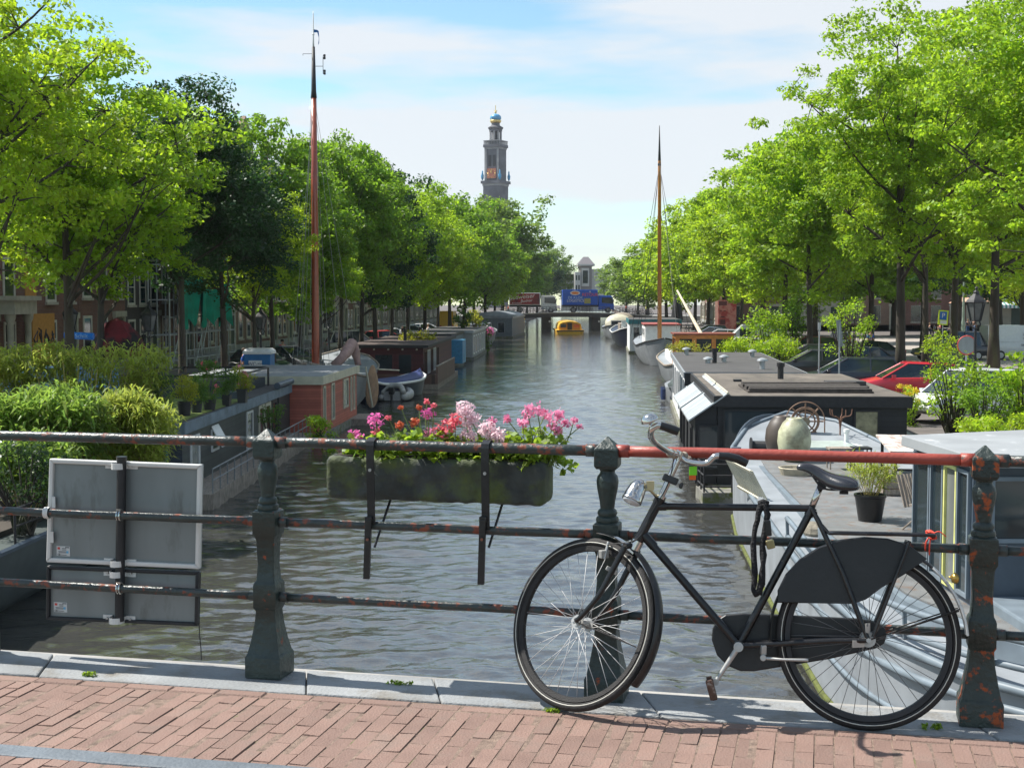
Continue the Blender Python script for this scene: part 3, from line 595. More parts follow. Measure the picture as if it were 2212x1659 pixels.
cz.cyl(za(882, 300) , za(900, 262), .017, n=14); stemo = cz.build('stem', M['chrome'], bike, auto=40)
Q = lambda zx, zy, Y: atY(*A_(zx, zy), Y)
bY = za(885, 280).y
S0 = za(890, 283)
near = crom([S0, Q(850, 268, bY - .06), Q(790, 232, bY - .13), Q(755, 195, bY - .19), Q(757, 158, bY - .235), Q(785, 135, bY - .25), Q(805, 138, bY - .25)], 6)
farb = crom([S0, Q(925, 310, bY + .0), Q(985, 322, bY - .02), Q(1030, 318, bY - .03), Q(1065, 288, bY - .035), Q(1100, 284, bY - .04)], 6)
hbm = MB(); hbm.tube(list(reversed(near)) + farb[1:], .0115, 12); hbm.build('handlebar', M['chrome'], bike, smooth=True)
for pts in (([(800, 135), (830, 145), (860, 155), (888, 166)], -.25), ([(1085, 284), (1130, 287), (1180, 300), (1224, 322)], -.04)):
    g_ = MB(); g_.tube([Q(x, y, bY + pts[1]) for x, y in pts[0]], [.0145, .0155, .0165, .0155], 14); g_.build('grip', M['black'], bike, auto=50)
bl = MB(); bc = Q(752, 120, bY - .24); bl.lathe([(.001, .034), (.018, .031), (.029, .022), (.033, .008), (.033, .004), (.02, 0), (.001, -.004)], bc, 18, R=Matrix.Rotation(-.35, 3, 'Y')); bl.cyl(bc, bc - Vector((0, 0, .03)), .006, n=8)
bl.build('bell', M['chrome'], bike, smooth=True)
wr = MB()   # frayed cloth wound round the bar by the stem
for x, y, Y in ((850, 270, -.05), (870, 278, -.02), (915, 285, .02), (935, 305, .05)): wr.sphere(Q(x, y, bY + Y), (.018, .016, .018), 8, 5)
wr.build('tape', mat('old_tape', (.4, .33, .26), .9, var=.3, scale=60, bump=.6), bike, smooth=True)
tp = MB(); tp.cyl(Q(950, 318, bY + .07), Q(972, 322, bY + .085), .0165, n=10); tp.build('tape', M['blackm'], bike, auto=40)
# black lamp clamped on the stem
bl_ = MB(); p = za(852, 400, .02); axm = (za(920, 430) - za(790, 375)).normalized(); up_ = axm.cross(bk_n).normalized(); bl_.box(p, (.060, .028, .055), R=Matrix((axm, up_, bk_n)).transposed()); 
bl_.box(za(905, 430, .03), (.014, .024, .035), R=Matrix((axm, up_, bk_n)).transposed()); bl_.build('clip_lamp', M['black'], bike, bevel=.005, seg=3)
# headlamp
hl = MB(); hc = Q(680, 460, bY - .06); ax = Vector((-.55, .25, -.62)).normalized()
ax = (Q(655, 500, bY - .08) - Q(700, 405, bY - .05)).normalized()
Rm = ax.to_track_quat('Z', 'Y').to_matrix()
hl.lathe([(.001, -.052), (.012, -.050), (.024, -.040), (.033, -.018), (.037, .008), (.0385, .030), (.040, .032), (.040, .040), (.037, .042)], hc, 24, R=Rm)
hlo = hl.build('headlamp', M['chrome'], bike, smooth=False, auto=50)
ln = MB(); ln.lathe([(.036, .042), (.030, .048), (.012, .052), (.001, .053)], hc, 20, R=Rm); ln.build('lens', mat('lamp_glass', (.5, .52, .54), .1, spec=.8), hlo, smooth=True)
br = MB(); br.tube(crom([za(800, 485), Q(775, 478, bY - .03), Q(745, 450, bY - .05), Q(700, 455, bY - .055)], 4), .006, 6); br.box(Q(750, 430, bY - .05), (.028, .012, .035), .2); br.build('lamp_bracket', mat('brassy_bracket', (.42, .36, .22), .4, .8), bike)
# front mudguard
A = span(FH, ft0, ft1, [FP(*A_(505, 668), 0), FP(*A_(650, 735), 0), FP(*A_(735, 960), 0), FP(*A_(650, 1385), 0)])
fender(FH, ft0, ft1, FN, .362, A[0], A[1], .026, 'mudguard_tip', M['chrome'], k=12)
fender(FH, ft0, ft1, FN, .362, A[1], A[3], .026, 'front_mudguard', M['black'], k=30)
s2 = MB(); s2.tube([FH + FN * .055, FP(*A_(680, 1220), .026)], .0027, 6); s2.tube([FH - FN * .055, FP(*A_(680, 1220), -.026)], .0027, 6); s2.build('mudguard_stay', M['black'], bike)
b_ = MB(); q = FP(*A_(522, 765), .03); b_.box(q, (.035, .022, .030), .5); b_.cyl(FP(*A_(545, 705), .03), FP(*A_(525, 790), .03), .006, n=8); b_.box(FP(*A_(560, 845), .035), (.045, .014, .016), R=Matrix.Rotation(.5, 3, 'Y')); b_.cyl(FP(*A_(560, 845), .03), FP(*A_(630, 740), .03), .004, n=6)
b_.build('front_brake', M['alu'], bike, bevel=.003)
# rear lamp
rl_ = MB(); q = zb_(1345, 733); rl_.lathe([(.001, -.012), (.014, -.010), (.020, 0), (.021, .008), (.012, .016), (.001, .018)], q, 14, R=Vector((1, -.15, .1)).normalized().to_track_quat('Z', 'Y').to_matrix()); rl_.cyl(q, zb_(1318, 725), .004, n=6)
rl_.build('rear_lamp', mat('brass_lamp', (.42, .27, .07), .3, .8), bike, smooth=True)
# --- things tied to the bicycle
lk = thing('chain_lock', 'black cloth-covered chain lock hanging from the crossbar with a brass padlock', 'lock', zb_(345, 340))
lm = MB()
for off, pts in ((.024, [(350, 345), (330, 370), (322, 430), (300, 500), (298, 560), (305, 700), (300, 790), (318, 818)]), (.026, [(352, 345), (370, 400), (362, 470), (345, 560), (348, 660), (342, 760), (325, 815)])):
    lm.tube([zb_(x + random.uniform(-3, 3), y, off + random.uniform(-.004, .004)) for x, y in [((a[0] + (b[0] - a[0]) * t), (a[1] + (b[1] - a[1]) * t)) for a, b in zip(pts[:-1], pts[1:]) for t in (0, .5)] + [pts[-1]]], [random.uniform(.009, .0145) for _ in range(2 * (len(pts) - 1) + 1)], 9)
lm.tube([zb_(330, 345, .02), zb_(350, 336, .028), zb_(372, 346, .02)], .013, 8); lm.build('chain_sleeve', mat('black_cloth', (.012, .012, .014), .9, bump=.8, bscale=90, var=.5, scale=50), lk, smooth=True)
pk = MB(); q = zb_(386, 553, .035); pk.box(q, (.030, .022, .034), R=Matrix.Rotation(-.25, 3, 'Y')); pk.build('padlock', mat('brass', (.30, .26, .14), .4, .8), lk, bevel=.004)
pk = MB(); q = zb_(372, 470, .035); pk.box(q, (.026, .02, .06), R=Matrix.Rotation(-.1, 3, 'Y')); pk.build('shackle', M['black'], lk, bevel=.004)
wd = MB(); q = zb_(1222, 505, .02)
for k in range(9): wd.tube([q + Vector((math.cos(t + k) * .014, math.sin(t) * .02, math.sin(t + k * .7) * .014)) for t in [2 * math.pi * j / 8 for j in range(8)]], .003, 5, closed=True)
wd.tube(crom([q, zb_(1260, 488, .03), zb_(1298, 515, .03)], 4), .0022, 5); wd.tube(crom([q, zb_(1195, 540, .03), zb_(1190, 585, .02)], 4), .003, 5); wd.tube(crom([q, zb_(1212, 560, .03), zb_(1212, 610, .02)], 4), .003, 5)
tag(wd.build('cord', mat('red_cord', (.65, .06, .03), .6), None, smooth=True), 'red cord knotted round the back end of the bicycle carrier', 'cord')
tg = MB(); tg.m = 0; q = Q(960, 358, bY + .05); tg.box(q, (.030, .006, .034)); tg.m = 1; tg.box(q - Vector((.002, 0, .026)), (.026, .0055, .018)); tg.m = 1; tg.tube([Q(985, 305, bY + .08), Q(975, 325, bY + .06), Q(962, 342, bY + .05)], .003, 5)
tag(tg.build('ribbon', [mat('neon_green', (.25, .85, .03), .6), mat('neon_orange', (.9, .16, .02), .6)], None, bevel=.002), 'neon green and orange tag hanging from the bicycle handlebar', 'tag')
# brake rods and lamp wire
q = MB(); q.tube(crom([Q(870, 275, bY - .02), za(840, 420, .02), za(760, 560, .024), za(690, 690, .03), FP(*A_(540, 720), .034)], 5), .0024, 5); q.build('brake_rod', M['blackm'], bike)
q = MB(); q.tube(crom([Q(735, 440, bY - .04), za(790, 520, .024), za(730, 620, .026), za(672, 740, .02)], 4), .0018, 5); q.build('lamp_wire', M['blackm'], bike)
# ================================================================== water, quays
wm = bpy.data.materials.new('canal_water'); wm.use_nodes = True; nt = wm.node_tree; p = nt.nodes['Principled BSDF']; n = nt.nodes.new; l = nt.links.new
p.inputs['Base Color'].default_value = (.048, .048, .044, 1); p.inputs['Roughness'].default_value = .07; p.inputs['IOR'].default_value = 2.25
g = n('ShaderNodeNewGeometry'); mp = n('ShaderNodeMapping'); mp.inputs['Rotation'].default_value = (0, 0, rad(-14)); mp.inputs['Scale'].default_value = (.55, 1.25, 1); l(g.outputs['Position'], mp.inputs[0])
hsum = None
for sc_, wt, dt in ((3.6, .40, 4), (9, .12, 3)):
    z = n('ShaderNodeTexNoise'); z.inputs['Scale'].default_value = sc_; z.inputs['Detail'].default_value = dt; z.inputs['Distortion'].default_value = .5; l(mp.outputs[0], z.inputs['Vector'])
    m_ = n('ShaderNodeMath'); m_.operation = 'MULTIPLY_ADD'; m_.inputs[1].default_value = wt; l(z.outputs[0], m_.inputs[0])
    if hsum: l(hsum, m_.inputs[2])
    else: m_.inputs[2].default_value = 0
    hsum = m_.outputs[0]
b = n('ShaderNodeBump'); b.inputs['Strength'].default_value = 1; b.inputs['Distance'].default_value = .05; l(hsum, b.inputs['Height']); l(b.outputs[0], p.inputs['Normal'])
def water_surface():
    g = np.random.default_rng(17); ys = [-12.0, 5.0]
    while ys[-1] < 640: ys.append(ys[-1] + max(.045, ys[-1] * .0028))
    ys = np.array(ys); nx = 540; u = np.linspace(0, 1, nx); Yg = np.repeat(ys, nx).reshape(-1, nx); Xg = (-16.5 + .055 * Yg) + u[None, :] * 31
    dY = np.maximum(.052, Yg * .0028); Z = np.zeros_like(Yg); act = .55 + .45 * np.sin(Xg * .21 + 1.3 * np.sin(Yg * .05)) * np.sin(Yg * .09 + .7)
    for k in range(90):
        lam = .15 * (10 ** g.random() ** 1.1); th = g.normal(rad(96), .62); A = .0046 * lam ** .93 * g.uniform(.5, 1.2); kx, ky = 2 * math.pi / lam * math.cos(th), 2 * math.pi / lam * math.sin(th)
        fade = np.clip(lam / (dY * 2.6) - 1, 0, 1); warp = .5 * np.sin(Xg * .13 * (k % 5 + 1) + k) + .4 * np.sin(Yg * .11 * (k % 4 + 1) + k * 2)
        Z += A * fade * (.65 + .35 * act) * np.sin(kx * Xg + ky * Yg + warp * 1.6 + g.random() * 6.28)
    v = np.stack([Xg, Yg, Z + WATER], -1).reshape(-1, 3); n0 = len(ys); i = (np.arange(n0 - 1)[:, None] * nx + np.arange(nx - 1)[None, :]).ravel(); f = np.stack([i, i + 1, i + nx + 1, i + nx], 1)
    return npmesh('water', v, f, wm, None, smooth=True)
tag(water_surface(), kind='structure')
def XL(Y): return -15.2 + .055 * Y
def XR(Y): return 9.2 + .057 * Y
M['quaywall'] = brickmat('quay_brick', (.16, .10, .08), (.11, .08, .07), (.14, .13, .11), 'Y', .22, .07)
M['cobble'] = mat('street_bricks', (.115, .10, .092), .9, var=.25, scale=1.2, bump=.3, bscale=8, detail=8)
M['plaza'] = mat('square_paving', (.34, .30, .27), .9, var=.12, scale=.8, detail=8)
M['stone'] = mat('coping_stone', (.33, .33, .31), .8, var=.2, scale=2)
for sd_, fn, far in ((-1, XL, -70), (1, XR, 110)):
    a, b_ = fn(6.5), fn(640); q = MB()
    q.quad((a, 6.5, QUAY), (b_, 640, QUAY), (b_ + far - a, 640, QUAY), (far, 6.5, QUAY)); tag(q.build('quay_street', M['cobble']), kind='structure')
    q = MB(); q.loft([[Vector((fn(Y) - sd_ * .0, Y, z)) for z in (-5, QUAY - .05)] + [Vector((fn(Y) + sd_ * .5, Y, z)) for z in (QUAY - .05, -5)] for Y in (6.5, 640)]); tag(q.build('quay_wall', M['quaywall']), kind='structure')
    q = MB(); q.loft([[Vector((fn(Y) - sd_ * .06, Y, QUAY - .16)), Vector((fn(Y) - sd_ * .06, Y, QUAY + .03)), Vector((fn(Y) + sd_ * .45, Y, QUAY + .03)), Vector((fn(Y) + sd_ * .45, Y, QUAY - .16))] for Y in (6.5, 640)]); tag(q.build('quay_coping', M['stone']), kind='structure')
tag(MB().bx(24, 75, 66, 150, QUAY - .1, QUAY + .012).build('square', M['plaza']), kind='structure')
tag(MB().quad((-380, 640, QUAY - .3), (380, 640, QUAY - .3), (380, 900, QUAY - .3), (-380, 900, QUAY - .3)).build('ground', M['cobble']), kind='structure')

# ================================================================== boats
M['navy'] = planks('navy_boards', (.022, .032, .050), 'Z', .17)
M['greywall'] = planks('grey_boards', (.052, .062, .062), 'Z', .17)
M['greyblue'] = mat('grey_blue_fascia', (.13, .175, .215), .6, var=.35, scale=2, bump=.2)
M['redwall'] = planks('salmon_boards', (.44, .125, .085), 'Z', .11, var=.1)
M['cream'] = mat('cream_trim', (.50, .47, .36), .6, var=.15, scale=2)
M['winewall'] = planks('wine_red_boards', (.075, .012, .014), 'Z', .16)
M['brownboard'] = planks('brown_boards', (.13, .07, .052), 'Y', .14)
M['whitewall'] = planks('white_boards', (.70, .71, .72), 'Y', .6, var=.04, dark=.7, gap=.02)
M['blackwall'] = planks('black_boards', (.016, .017, .019), 'Z', .14)
M['roofdark'] = mat('bitumen_roof', (.065, .062, .062), .85, var=.2, scale=1.2, bump=.15, detail=7)
M['roofbrown'] = mat('weathered_roof_felt', (.135, .115, .095), .9, var=.3, scale=.9, bump=.2, detail=8, col2=(.08, .07, .06), thr=.56, s2=1.4, soft=.08, stretch=(1, .5, 1))
M['rooflight'] = mat('light_grey_roof', (.26, .275, .285), .8, var=.12, scale=1.5, col2=(.55, .56, .56), thr=.66, s2=3)
M['grass'] = mat('sedum', (.13, .17, .035), .95, var=.4, scale=8, bump=1, bscale=30)
M['steelgrey'] = mat('grey_hull_paint', (.25, .27, .29), .5, var=.18, scale=1.5, bump=.1, bscale=12, col2=(.20, .13, .09), thr=.72, s2=5, soft=.04)
M['steelpale'] = mat('pale_blue_grey_paint', (.15, .185, .215), .5, var=.18, scale=3)
M['steeldark'] = mat('dark_blue_grey_paint', (.055, .075, .10), .5, var=.2, scale=3)
M['deck'] = mat('steel_deck', (.145, .15, .15), .7, var=.25, scale=2.5, bump=.4, bscale=70, col2=(.15, .105, .08), thr=.6, s2=6, soft=.06)
M['algae'] = mat('algae', (.085, .10, .02), .9, var=.4, scale=8, bump=.5)
M['pontoon'] = mat('concrete_float', (.19, .185, .165), .9, var=.3, scale=2, col2=(.10, .12, .03), thr=.55, s2=3)
M['glass'] = glass('window_glass')
M['glassl'] = glass('window_glass_curtained', (.16, .17, .16), .15)
M['teal'] = mat('teal_paint', (.03, .16, .18), .5)
M['wood'] = mat('varnished_wood', (.58, .20, .035), .35, var=.25, scale=6, stretch=(1, 1, 4), coat=.4)
M['oldwood'] = mat('weathered_wood', (.26, .22, .18), .85, var=.35, scale=5, stretch=(6, 1, 1), bump=.4)
M['bluehull'] = mat('blue_black_hull', (.012, .016, .035), .35, var=.2, scale=2)
M['bluetarp'] = mat('blue_tarpaulin', (.03, .045, .16), .6, var=.15, scale=3, bump=.3)
M['tarp'] = mat('grey_green_tarp', (.10, .13, .13), .7, var=.2, scale=3, bump=.4)
M['rubbergrey'] = mat('inflatable_grey', (.38, .37, .35), .6, var=.15, scale=4)
M['alulight'] = mat('galvanised', (.42, .44, .45), .45, .6, var=.15, scale=5)
M['corr'] = planks('ribbed_steel_sheet', (.42, .45, .46), 'Y', .40, .4, dark=.25, gap=.16)
M['rope'] = mat('rope', (.45, .40, .30), .9, var=.2)
def frame2(P0, P1, bank):
    """local frame: origin P0, y along the boat, x towards the quay"""
    P0 = Vector((P0[0], P0[1], 0)); d = Vector((P1[0], P1[1], 0)) - P0; Ln = d.length; d.normalize(); x = Vector((d.y, -d.x, 0)) * (1 if bank > 0 else -1)
    return Matrix(((x.x, d.x, 0, P0.x), (x.y, d.y, 0, P0.y), (0, 0, 1, 0), (0, 0, 0, 1))), Ln
def hboat(nm, label, P0, P1, bank, W, zr, wall, roof, fascia, over=.12, ft=.22, zb=WATER + .28, cat='houseboat', group=None):
    F, Ln = frame2(P0, P1, bank); t = thing(nm, label, cat, F @ Vector((W / 2, Ln / 2, WATER)), group)
    MB(F).bx(-.12, W + .12, -.12, Ln + .12, WATER - .5, zb).build('pontoon', M['pontoon'], t)
    MB(F).bx(0, W, 0, Ln, zb, zr - ft).build('wall', wall, t)
    r = MB(F).bx(-over, W + over, -over, Ln + over, zr - ft, zr); ro = r.build('fascia', fascia, t)
    MB(F).bx(-over + .07, W + over - .07, -over + .07, Ln + over - .07, zr, zr + .012).build('roof', roof, t)
    return t, F, Ln
def hwin(t, F, face, a0, a1, z0, z1, fm, gm=None, mull=0, fw=.07, x=0, name='window'):
    """window on the canal face (x = const) or the near face (y = const)"""
    m = MB(F); gm = gm or M['glass']
    def bx(u0, u1, w0, w1, dpt, back=.02):
        if face == 'c': m.bx(x - dpt, x + back, u0, u1, w0, w1)
        else: m.bx(u0, u1, x - dpt, x + back, w0, w1)
    bx(a0, a1, z0, z0 + fw, .045); bx(a0, a1, z1 - fw, z1, .045); bx(a0, a0 + fw, z0 + fw, z1 - fw, .045); bx(a1 - fw, a1, z0 + fw, z1 - fw, .045)
    for k in range(mull): u = lrp(a0, a1, (k + 1) / (mull + 1)); bx(u - fw / 3, u + fw / 3, z0 + fw, z1 - fw, .04)
    fo = m.build(name, fm, t); m = MB(F)
    if face == 'c': m.bx(x - .012, x + .02, a0 + .02, a1 - .02, z0 + .02, z1 - .02)
    else: m.bx(a0 + .02, a1 - .02, x - .012, x + .02, z0 + .02, z1 - .02)
    m.build('pane', gm, fo); return fo
def pipe(F, x, y, z, h, r, nm, parent, m_, cap=True):
    q = MB(F); q.cyl((x, y, z), (x, y, z + h), r, n=12)
    if cap: q.lathe([(r * .9, h - .02), (r * 2, h - .01), (r * 1.8, h + .05), (r * .6, h + .10), (.01, h + .11)], (x, y, z), 12)
    else: q.cyl((x, y, z + h * .75), (x, y, z + h), r * 1.35, n=12)
    return q.build(nm, m_, parent, auto=40)
def hull(F, Ln, W, ztop, nm, m_, parent, sheer=.5, zb=WATER - .5, bowl=.25, both=True, n=16, rail=None, flare=.12):
    """pointed-bow hull: y from 0 (near end) to Ln, x from 0 to W"""
    rings = []; rr = []
    for i in range(n + 1):
        y = Ln * i / n; u = i / n; e = 1
        if u < bowl and both: e = math.sqrt(max(0, 1 - (1 - u / bowl) ** 2)) * .97 + .03
        if u > 1 - bowl: e = math.sqrt(max(0, 1 - (1 - (1 - u) / bowl) ** 2)) * .97 + .03
        hw = W / 2 * e; s = sheer * (2 * u - 1) ** 4; zt = ztop + s; c = W / 2; hb_ = hw * (1 - flare)
        rings.append([Vector((c - hw, y, zt)), Vector((c - hb_ * .98, y, lrp(zb, zt, .45))), Vector((c - hb_ * .6, y, zb)), Vector((c + hb_ * .6, y, zb)), Vector((c + hb_ * .98, y, lrp(zb, zt, .45))), Vector((c + hw, y, zt))]); rr.append((hw, zt, y))
    q = MB(F); q.loft(rings); o = q.build(nm, m_, parent, auto=50)
    if rail:
        q = MB(F)
        for s in (-1, 1): q.tube([(W / 2 + s * (hw + .01), y, zt + .02) for hw, zt, y in rr], .06, 6)
        q.build('rubbing_strake', rail, parent)
    return o
# ---- right bank: grey steel barge with its deckhouse close to the bridge
bg = thing('steel_barge', 'light grey steel barge with flat deck and curved pipe rails right behind the bridge', 'barge', (6.8, 24, WATER))
plan = [(8.9, 11.6), (7.0, 12.0), (5.7, 12.9), (4.75, 14.3), (4.25, 16.2), (4.18, 18.6), (4.38, 22), (4.75, 27), (5.1, 31.5), (5.45, 34.2), (6.1, 35.9), (7.3, 36.9), (8.5, 36.3), (9.3, 34.5), (9.5, 30), (9.3, 22), (9.2, 13)]
def zsheer(Y): return -2.38 + (.95 * ((Y - 31) / 6) ** 2 if Y > 31 else 0)
top = [Vector((x, y, zsheer(y))) for x, y in plan]; cx_ = sum(p.x for p in top) / len(top)
low = [Vector((cx_ + (p.x - cx_) * .97 , p.y + (.25 if p.y < 16 else 0), WATER + .1)) for p in top]; bot = [Vector((p.x, p.y, WATER - .6)) for p in low]
q = MB(); q.loft([bot, low, top]); q.build('hull', M['steelgrey'], bg, auto=50)
q = MB()
for a, b in zip(low, low[1:]): pass
q.tube([Vector((p.x - .015, p.y - .01, WATER + .10)) for p in low[:11]], .05, 6); q.build('waterline_algae', M['algae'], bg)
q = MB(); q.tube([p + Vector((-.0, -.0, .02)) for p in top], .055, 6, closed=True); q.build('gunwale', M['steelpale'], bg, smooth=True)
ins = [Vector((cx_ + (p.x - cx_) * .74, 24 + (p.y - 24) * .90, 0)) for p in top]
q = MB(); q.loft([[Vector((p.x, p.y, -2.42)) for p in ins], [Vector((p.x, p.y, -2.16)) for p in ins]]); q.build('coaming', M['steelpale'], bg)
q = MB(); q.loft([[Vector((cx_ + (p.x - cx_) * .94, 24 + (p.y - 24) * .94, -2.155)) for p in ins], [Vector((cx_ + (p.x - cx_) * .94, 24 + (p.y - 24) * .94, -2.13)) for p in ins]]); q.build('deck', M['deck'], bg)
q = MB(); q.loft([[Vector((cx_ + (p.x - cx_) * .985, 24 + (p.y - 24) * .985, -2.43)) for p in top], [Vector((cx_ + (p.x - cx_) * .985, 24 + (p.y - 24) * .985, -2.405)) for p in top]]); q.build('side_deck', M['rooflight'], bg)
# bulwark rising round the far end
bp = crom([(5.3, 33.2), (5.6, 34.7), (6.2, 36.0), (7.3, 36.95), (8.4, 36.3), (9.2, 34.8)] and [Vector((5.3, 33.2, 0)), Vector((5.6, 34.8, 0)), Vector((6.2, 36.0, 0)), Vector((7.3, 36.95, 0)), Vector((8.4, 36.3, 0)), Vector((9.25, 34.6, 0))], 5)
q = MB(); m_ = len(bp)
hh = [max(.08, .08 + .72 * math.sin(math.pi * min(1, max(0, (i / (m_ - 1) - .12) / .76))) ** 1.6) for i in range(m_)]
q.loft([[Vector((p.x, p.y, -2.38)), Vector((p.x, p.y, -2.30 + h)), Vector((p.x + .03, p.y - .05, -2.30 + h)), Vector((p.x + .03, p.y - .05, -2.38))] for p, h in zip(bp, hh)]); q.tube([Vector((p.x, p.y, -2.29 + h)) for p, h in zip(bp, hh)], .035, 6); q.build('bulwark', M['steeldark'], bg)
# curved pipe rails round the near end
for dz, off, r in ((.45, .12, .04), (.14, .26, .04), (-.28, .12, .05), (-.75, .10, .035)):
    pts = crom([Vector((cx_ + (p.x - cx_) * (1 - off * .12), p.y + off, p.z + dz + (.10 * (16 - p.y) if p.y < 16 else 0) * .35)) for p in top[:7]], 5)
    MB().tube(pts, r, 8).build('pipe_rail', M['steelpale'], bg, smooth=True)
    if dz == .45:
        for p in pts[2::4]: MB().cyl(p, p - Vector((-.03, -.05, .36)), .028, n=8).build('stanchion', M['steelpale'], bg)
# deckhouse
dh = MB(); dh.bx(5.55, 9.6, 16.6, 19.1, -2.15, -.42); dh.build('deckhouse_wall', M['steeldark'], bg)
rf = MB(); rf.loft([[Vector(p) + Vector((0, 0, z)) for p in ((5.45, 16.35, 0), (10.2, 16.35, 0), (10.2, 20.0, 0), (8.0, 20.0, 0), (5.32, 18.9, 0))] for z in (-.42, -.28)]); rf.build('deckhouse_roof', M['rooflight'], bg, bevel=.01)
for y0, y1, m_, w_ in ((16.66, 17.1, 'steelpale', 0), (17.12, 17.62, 'yf', 0), (17.66, 18.2, 'steelpale', 0), (18.24, 18.98, 'steelpale', 0)):
    if m_ == 'yf': M.setdefault('yf', mat('pale_yellow_frame', (.62, .62, .22), .5))
    hwin(bg, Matrix.Translation((5.55, 0, 0)), 'c', y0, y1, -2.05, -.50, M[m_], M['glassl'] if m_ == 'yf' else M['glass'], fw=.045)
hwin(bg, Matrix.Translation((0, 16.6, 0)), 'n', 5.75, 7.3, -1.35, -.55, M['steelpale'], fw=.05); hwin(bg, Matrix.Translation((0, 16.6, 0)), 'n', 7.4, 9.2, -1.35, -.55, M['steelpale'], fw=.05)
# lower cabin wall between the house and the rails
q = MB(); q.bx(5.7, 9.0, 14.3, 16.59, -3.2, -2.0); q.build('cabin_front', M['steelpale'], bg, bevel=.03)
hwin(bg, Matrix.Translation((0, 14.3, 0)), 'n', 6.15, 6.5, -2.95, -2.35, M['steeldark'], fw=.05); hwin(bg, Matrix.Translation((0, 14.3, 0)), 'n', 6.9, 7.3, -2.95, -2.25, M['steeldark'], fw=.05); hwin(bg, Matrix.Translation((0, 14.3, 0)), 'n', 8.0, 8.7, -2.95, -2.15, M['steeldark'], fw=.05)
# bollards and winch at the far left corner
for x, y in ((5.45, 33.6), (5.6, 33.1)): MB().lathe([(.09, 0), (.09, .30), (.12, .31), (.12, .36), (.02, .37)], (x, y, -2.38), 12).build('bollard', M['steeldark'], bg, auto=40)
q = MB(); q.cyl((5.85, 33.8, -2.0), (6.25, 33.7, -2.0), .12, n=12); q.cyl((5.83, 33.8, -2.0), (5.86, 33.8, -2.0), .2, n=14); q.cyl((6.2, 33.7, -2.0), (6.25, 33.7, -2.0), .2, n=14); q.bx(5.8, 6.3, 33.6, 33.9, -2.38, -2.1); q.build('winch', M['blackm'], bg)
# hatch light
q = MB(); q.bx(6.9, 8.3, 32.6, 34.4, -2.13, -1.95); q.build('hatch', M['steelpale'], bg); q = MB(); q.bx(7.0, 8.2, 32.7, 34.3, -1.95, -1.93); q.build('hatch_glass', mat('milky_glass', (.42, .48, .44), .3), bg)
q = MB(); q.cyl((4.75, 23.6, -3.4), (4.75, 23.6, -3.75), .01, n=6); 
# things on the barge deck
M['jar'] = mat('ceramic_olive', (.44, .45, .30), .45, var=.25, scale=3, col2=(.13, .10, .06), thr=.57, s2=2.2, soft=.12, bump=.1)
M['jar2'] = mat('dark_ceramic', (.07, .055, .045), .5, var=.3, scale=3)
for x, y, s, m_, lb in ((6.45, 31.6, 1.0, 'jar', 'big pale olive ceramic jar standing on the barge deck behind the red rail'), (6.28, 32.2, 1.0, 'jar2', 'dark ceramic jar half hidden behind the pale olive jar on the barge')):
    tag(MB().lathe([(.18, 0), (.26, .05), (.35, .25), (.385, .46), (.36, .69), (.27, .88), (.19, .96), (.18, 1.0), (.15, 1.0), (.14, .93)], (x, y, -2.13), 28).build('jar', M[m_], None, smooth=True), lb, 'jar')
swt = thing('ship_wheel', 'brown wooden ship wheel with a thin outer hoop on the grey barge', 'wheel', (7.65, 35.6, -2.1))
c = Vector((7.5, 35.4, -1.55)); q = MB(); rr_ = lambda r, k: [c + Vector((math.cos(a) * r, 0, math.sin(a) * r)) for a in [2 * math.pi * i / k for i in range(k)]]
M['wheelwood'] = mat('wheel_wood', (.20, .115, .07), .7, var=.3, scale=10)
q.tube(rr_(.34, 28), .035, 8, closed=True); q.tube(rr_(.25, 24), .02, 6, closed=True)
q.build('wheel_rim', M['wheelwood'], swt, smooth=True)
for i in range(8): a = math.pi * i / 4 + .39 - .39; MB().tube([c, c + Vector((math.cos(a) * .33, 0, math.sin(a) * .33)), c + Vector((math.cos(a) * .47, 0, math.sin(a) * .47))], [.02, .018, .022], 6).build('spoke', M['wheelwood'], swt)
q = MB(); q.cyl(c - Vector((0, .08, 0)), c + Vector((0, .08, 0)), .11, n=16); q.build('wheel_hub', mat('bronze', (.17, .14, .10), .5, .5), swt)
q = MB(); q.tube(rr_(.50, 36)[:19] , .016, 6); q.cyl(c + Vector((.5, 0, 0)), c + Vector((.5, 0, -.5)), .016, n=6); q.cyl(c - Vector((.5, 0, 0)), c + Vector((-.5, 0, -.5)), .016, n=6); q.cyl(c, c - Vector((0, 0, .55)), .05, n=8); q.build('hoop', M['wheelwood'], swt)
ub = MB(); ub.lathe([(.36, 0), (.40, .03), (.40, .10), (.30, .15), (.06, .18), (.055, .42), (.075, .43), (.075, .50), (.04, .51)], (8.25, 34.1, -2.13), 20); tag(ub.build('umbrella_stand', M['white'], None, auto=40), 'round white parasol base with a short tube on the barge deck', 'parasol base')
an = MB()
for k in range(5): a = 2 * math.pi * k / 5; an.tube(crom([(8.35, 35.2, -1.75), (8.35 + .06 * math.cos(a), 35.2 + .06 * math.sin(a), -1.45), (8.35 + .26 * math.cos(a), 35.2 + .2 * math.sin(a), -1.38), (8.35 + .30 * math.cos(a), 35.2 + .2 * math.sin(a), -1.22)], 4), .014, 6)
an.cyl((8.35, 35.2, -2.13), (8.35, 35.2, -1.7), .02, n=6); tag(an.build('grapnel', mat('rust', (.16, .08, .05), .85), None), 'rusty multi-hook grapnel standing beside the ship wheel', 'hook')
tb = thing('picnic_table', 'long rustic table with a weathered whitish top on the grey barge', 'table', (8.2, 28.6, -2.13))
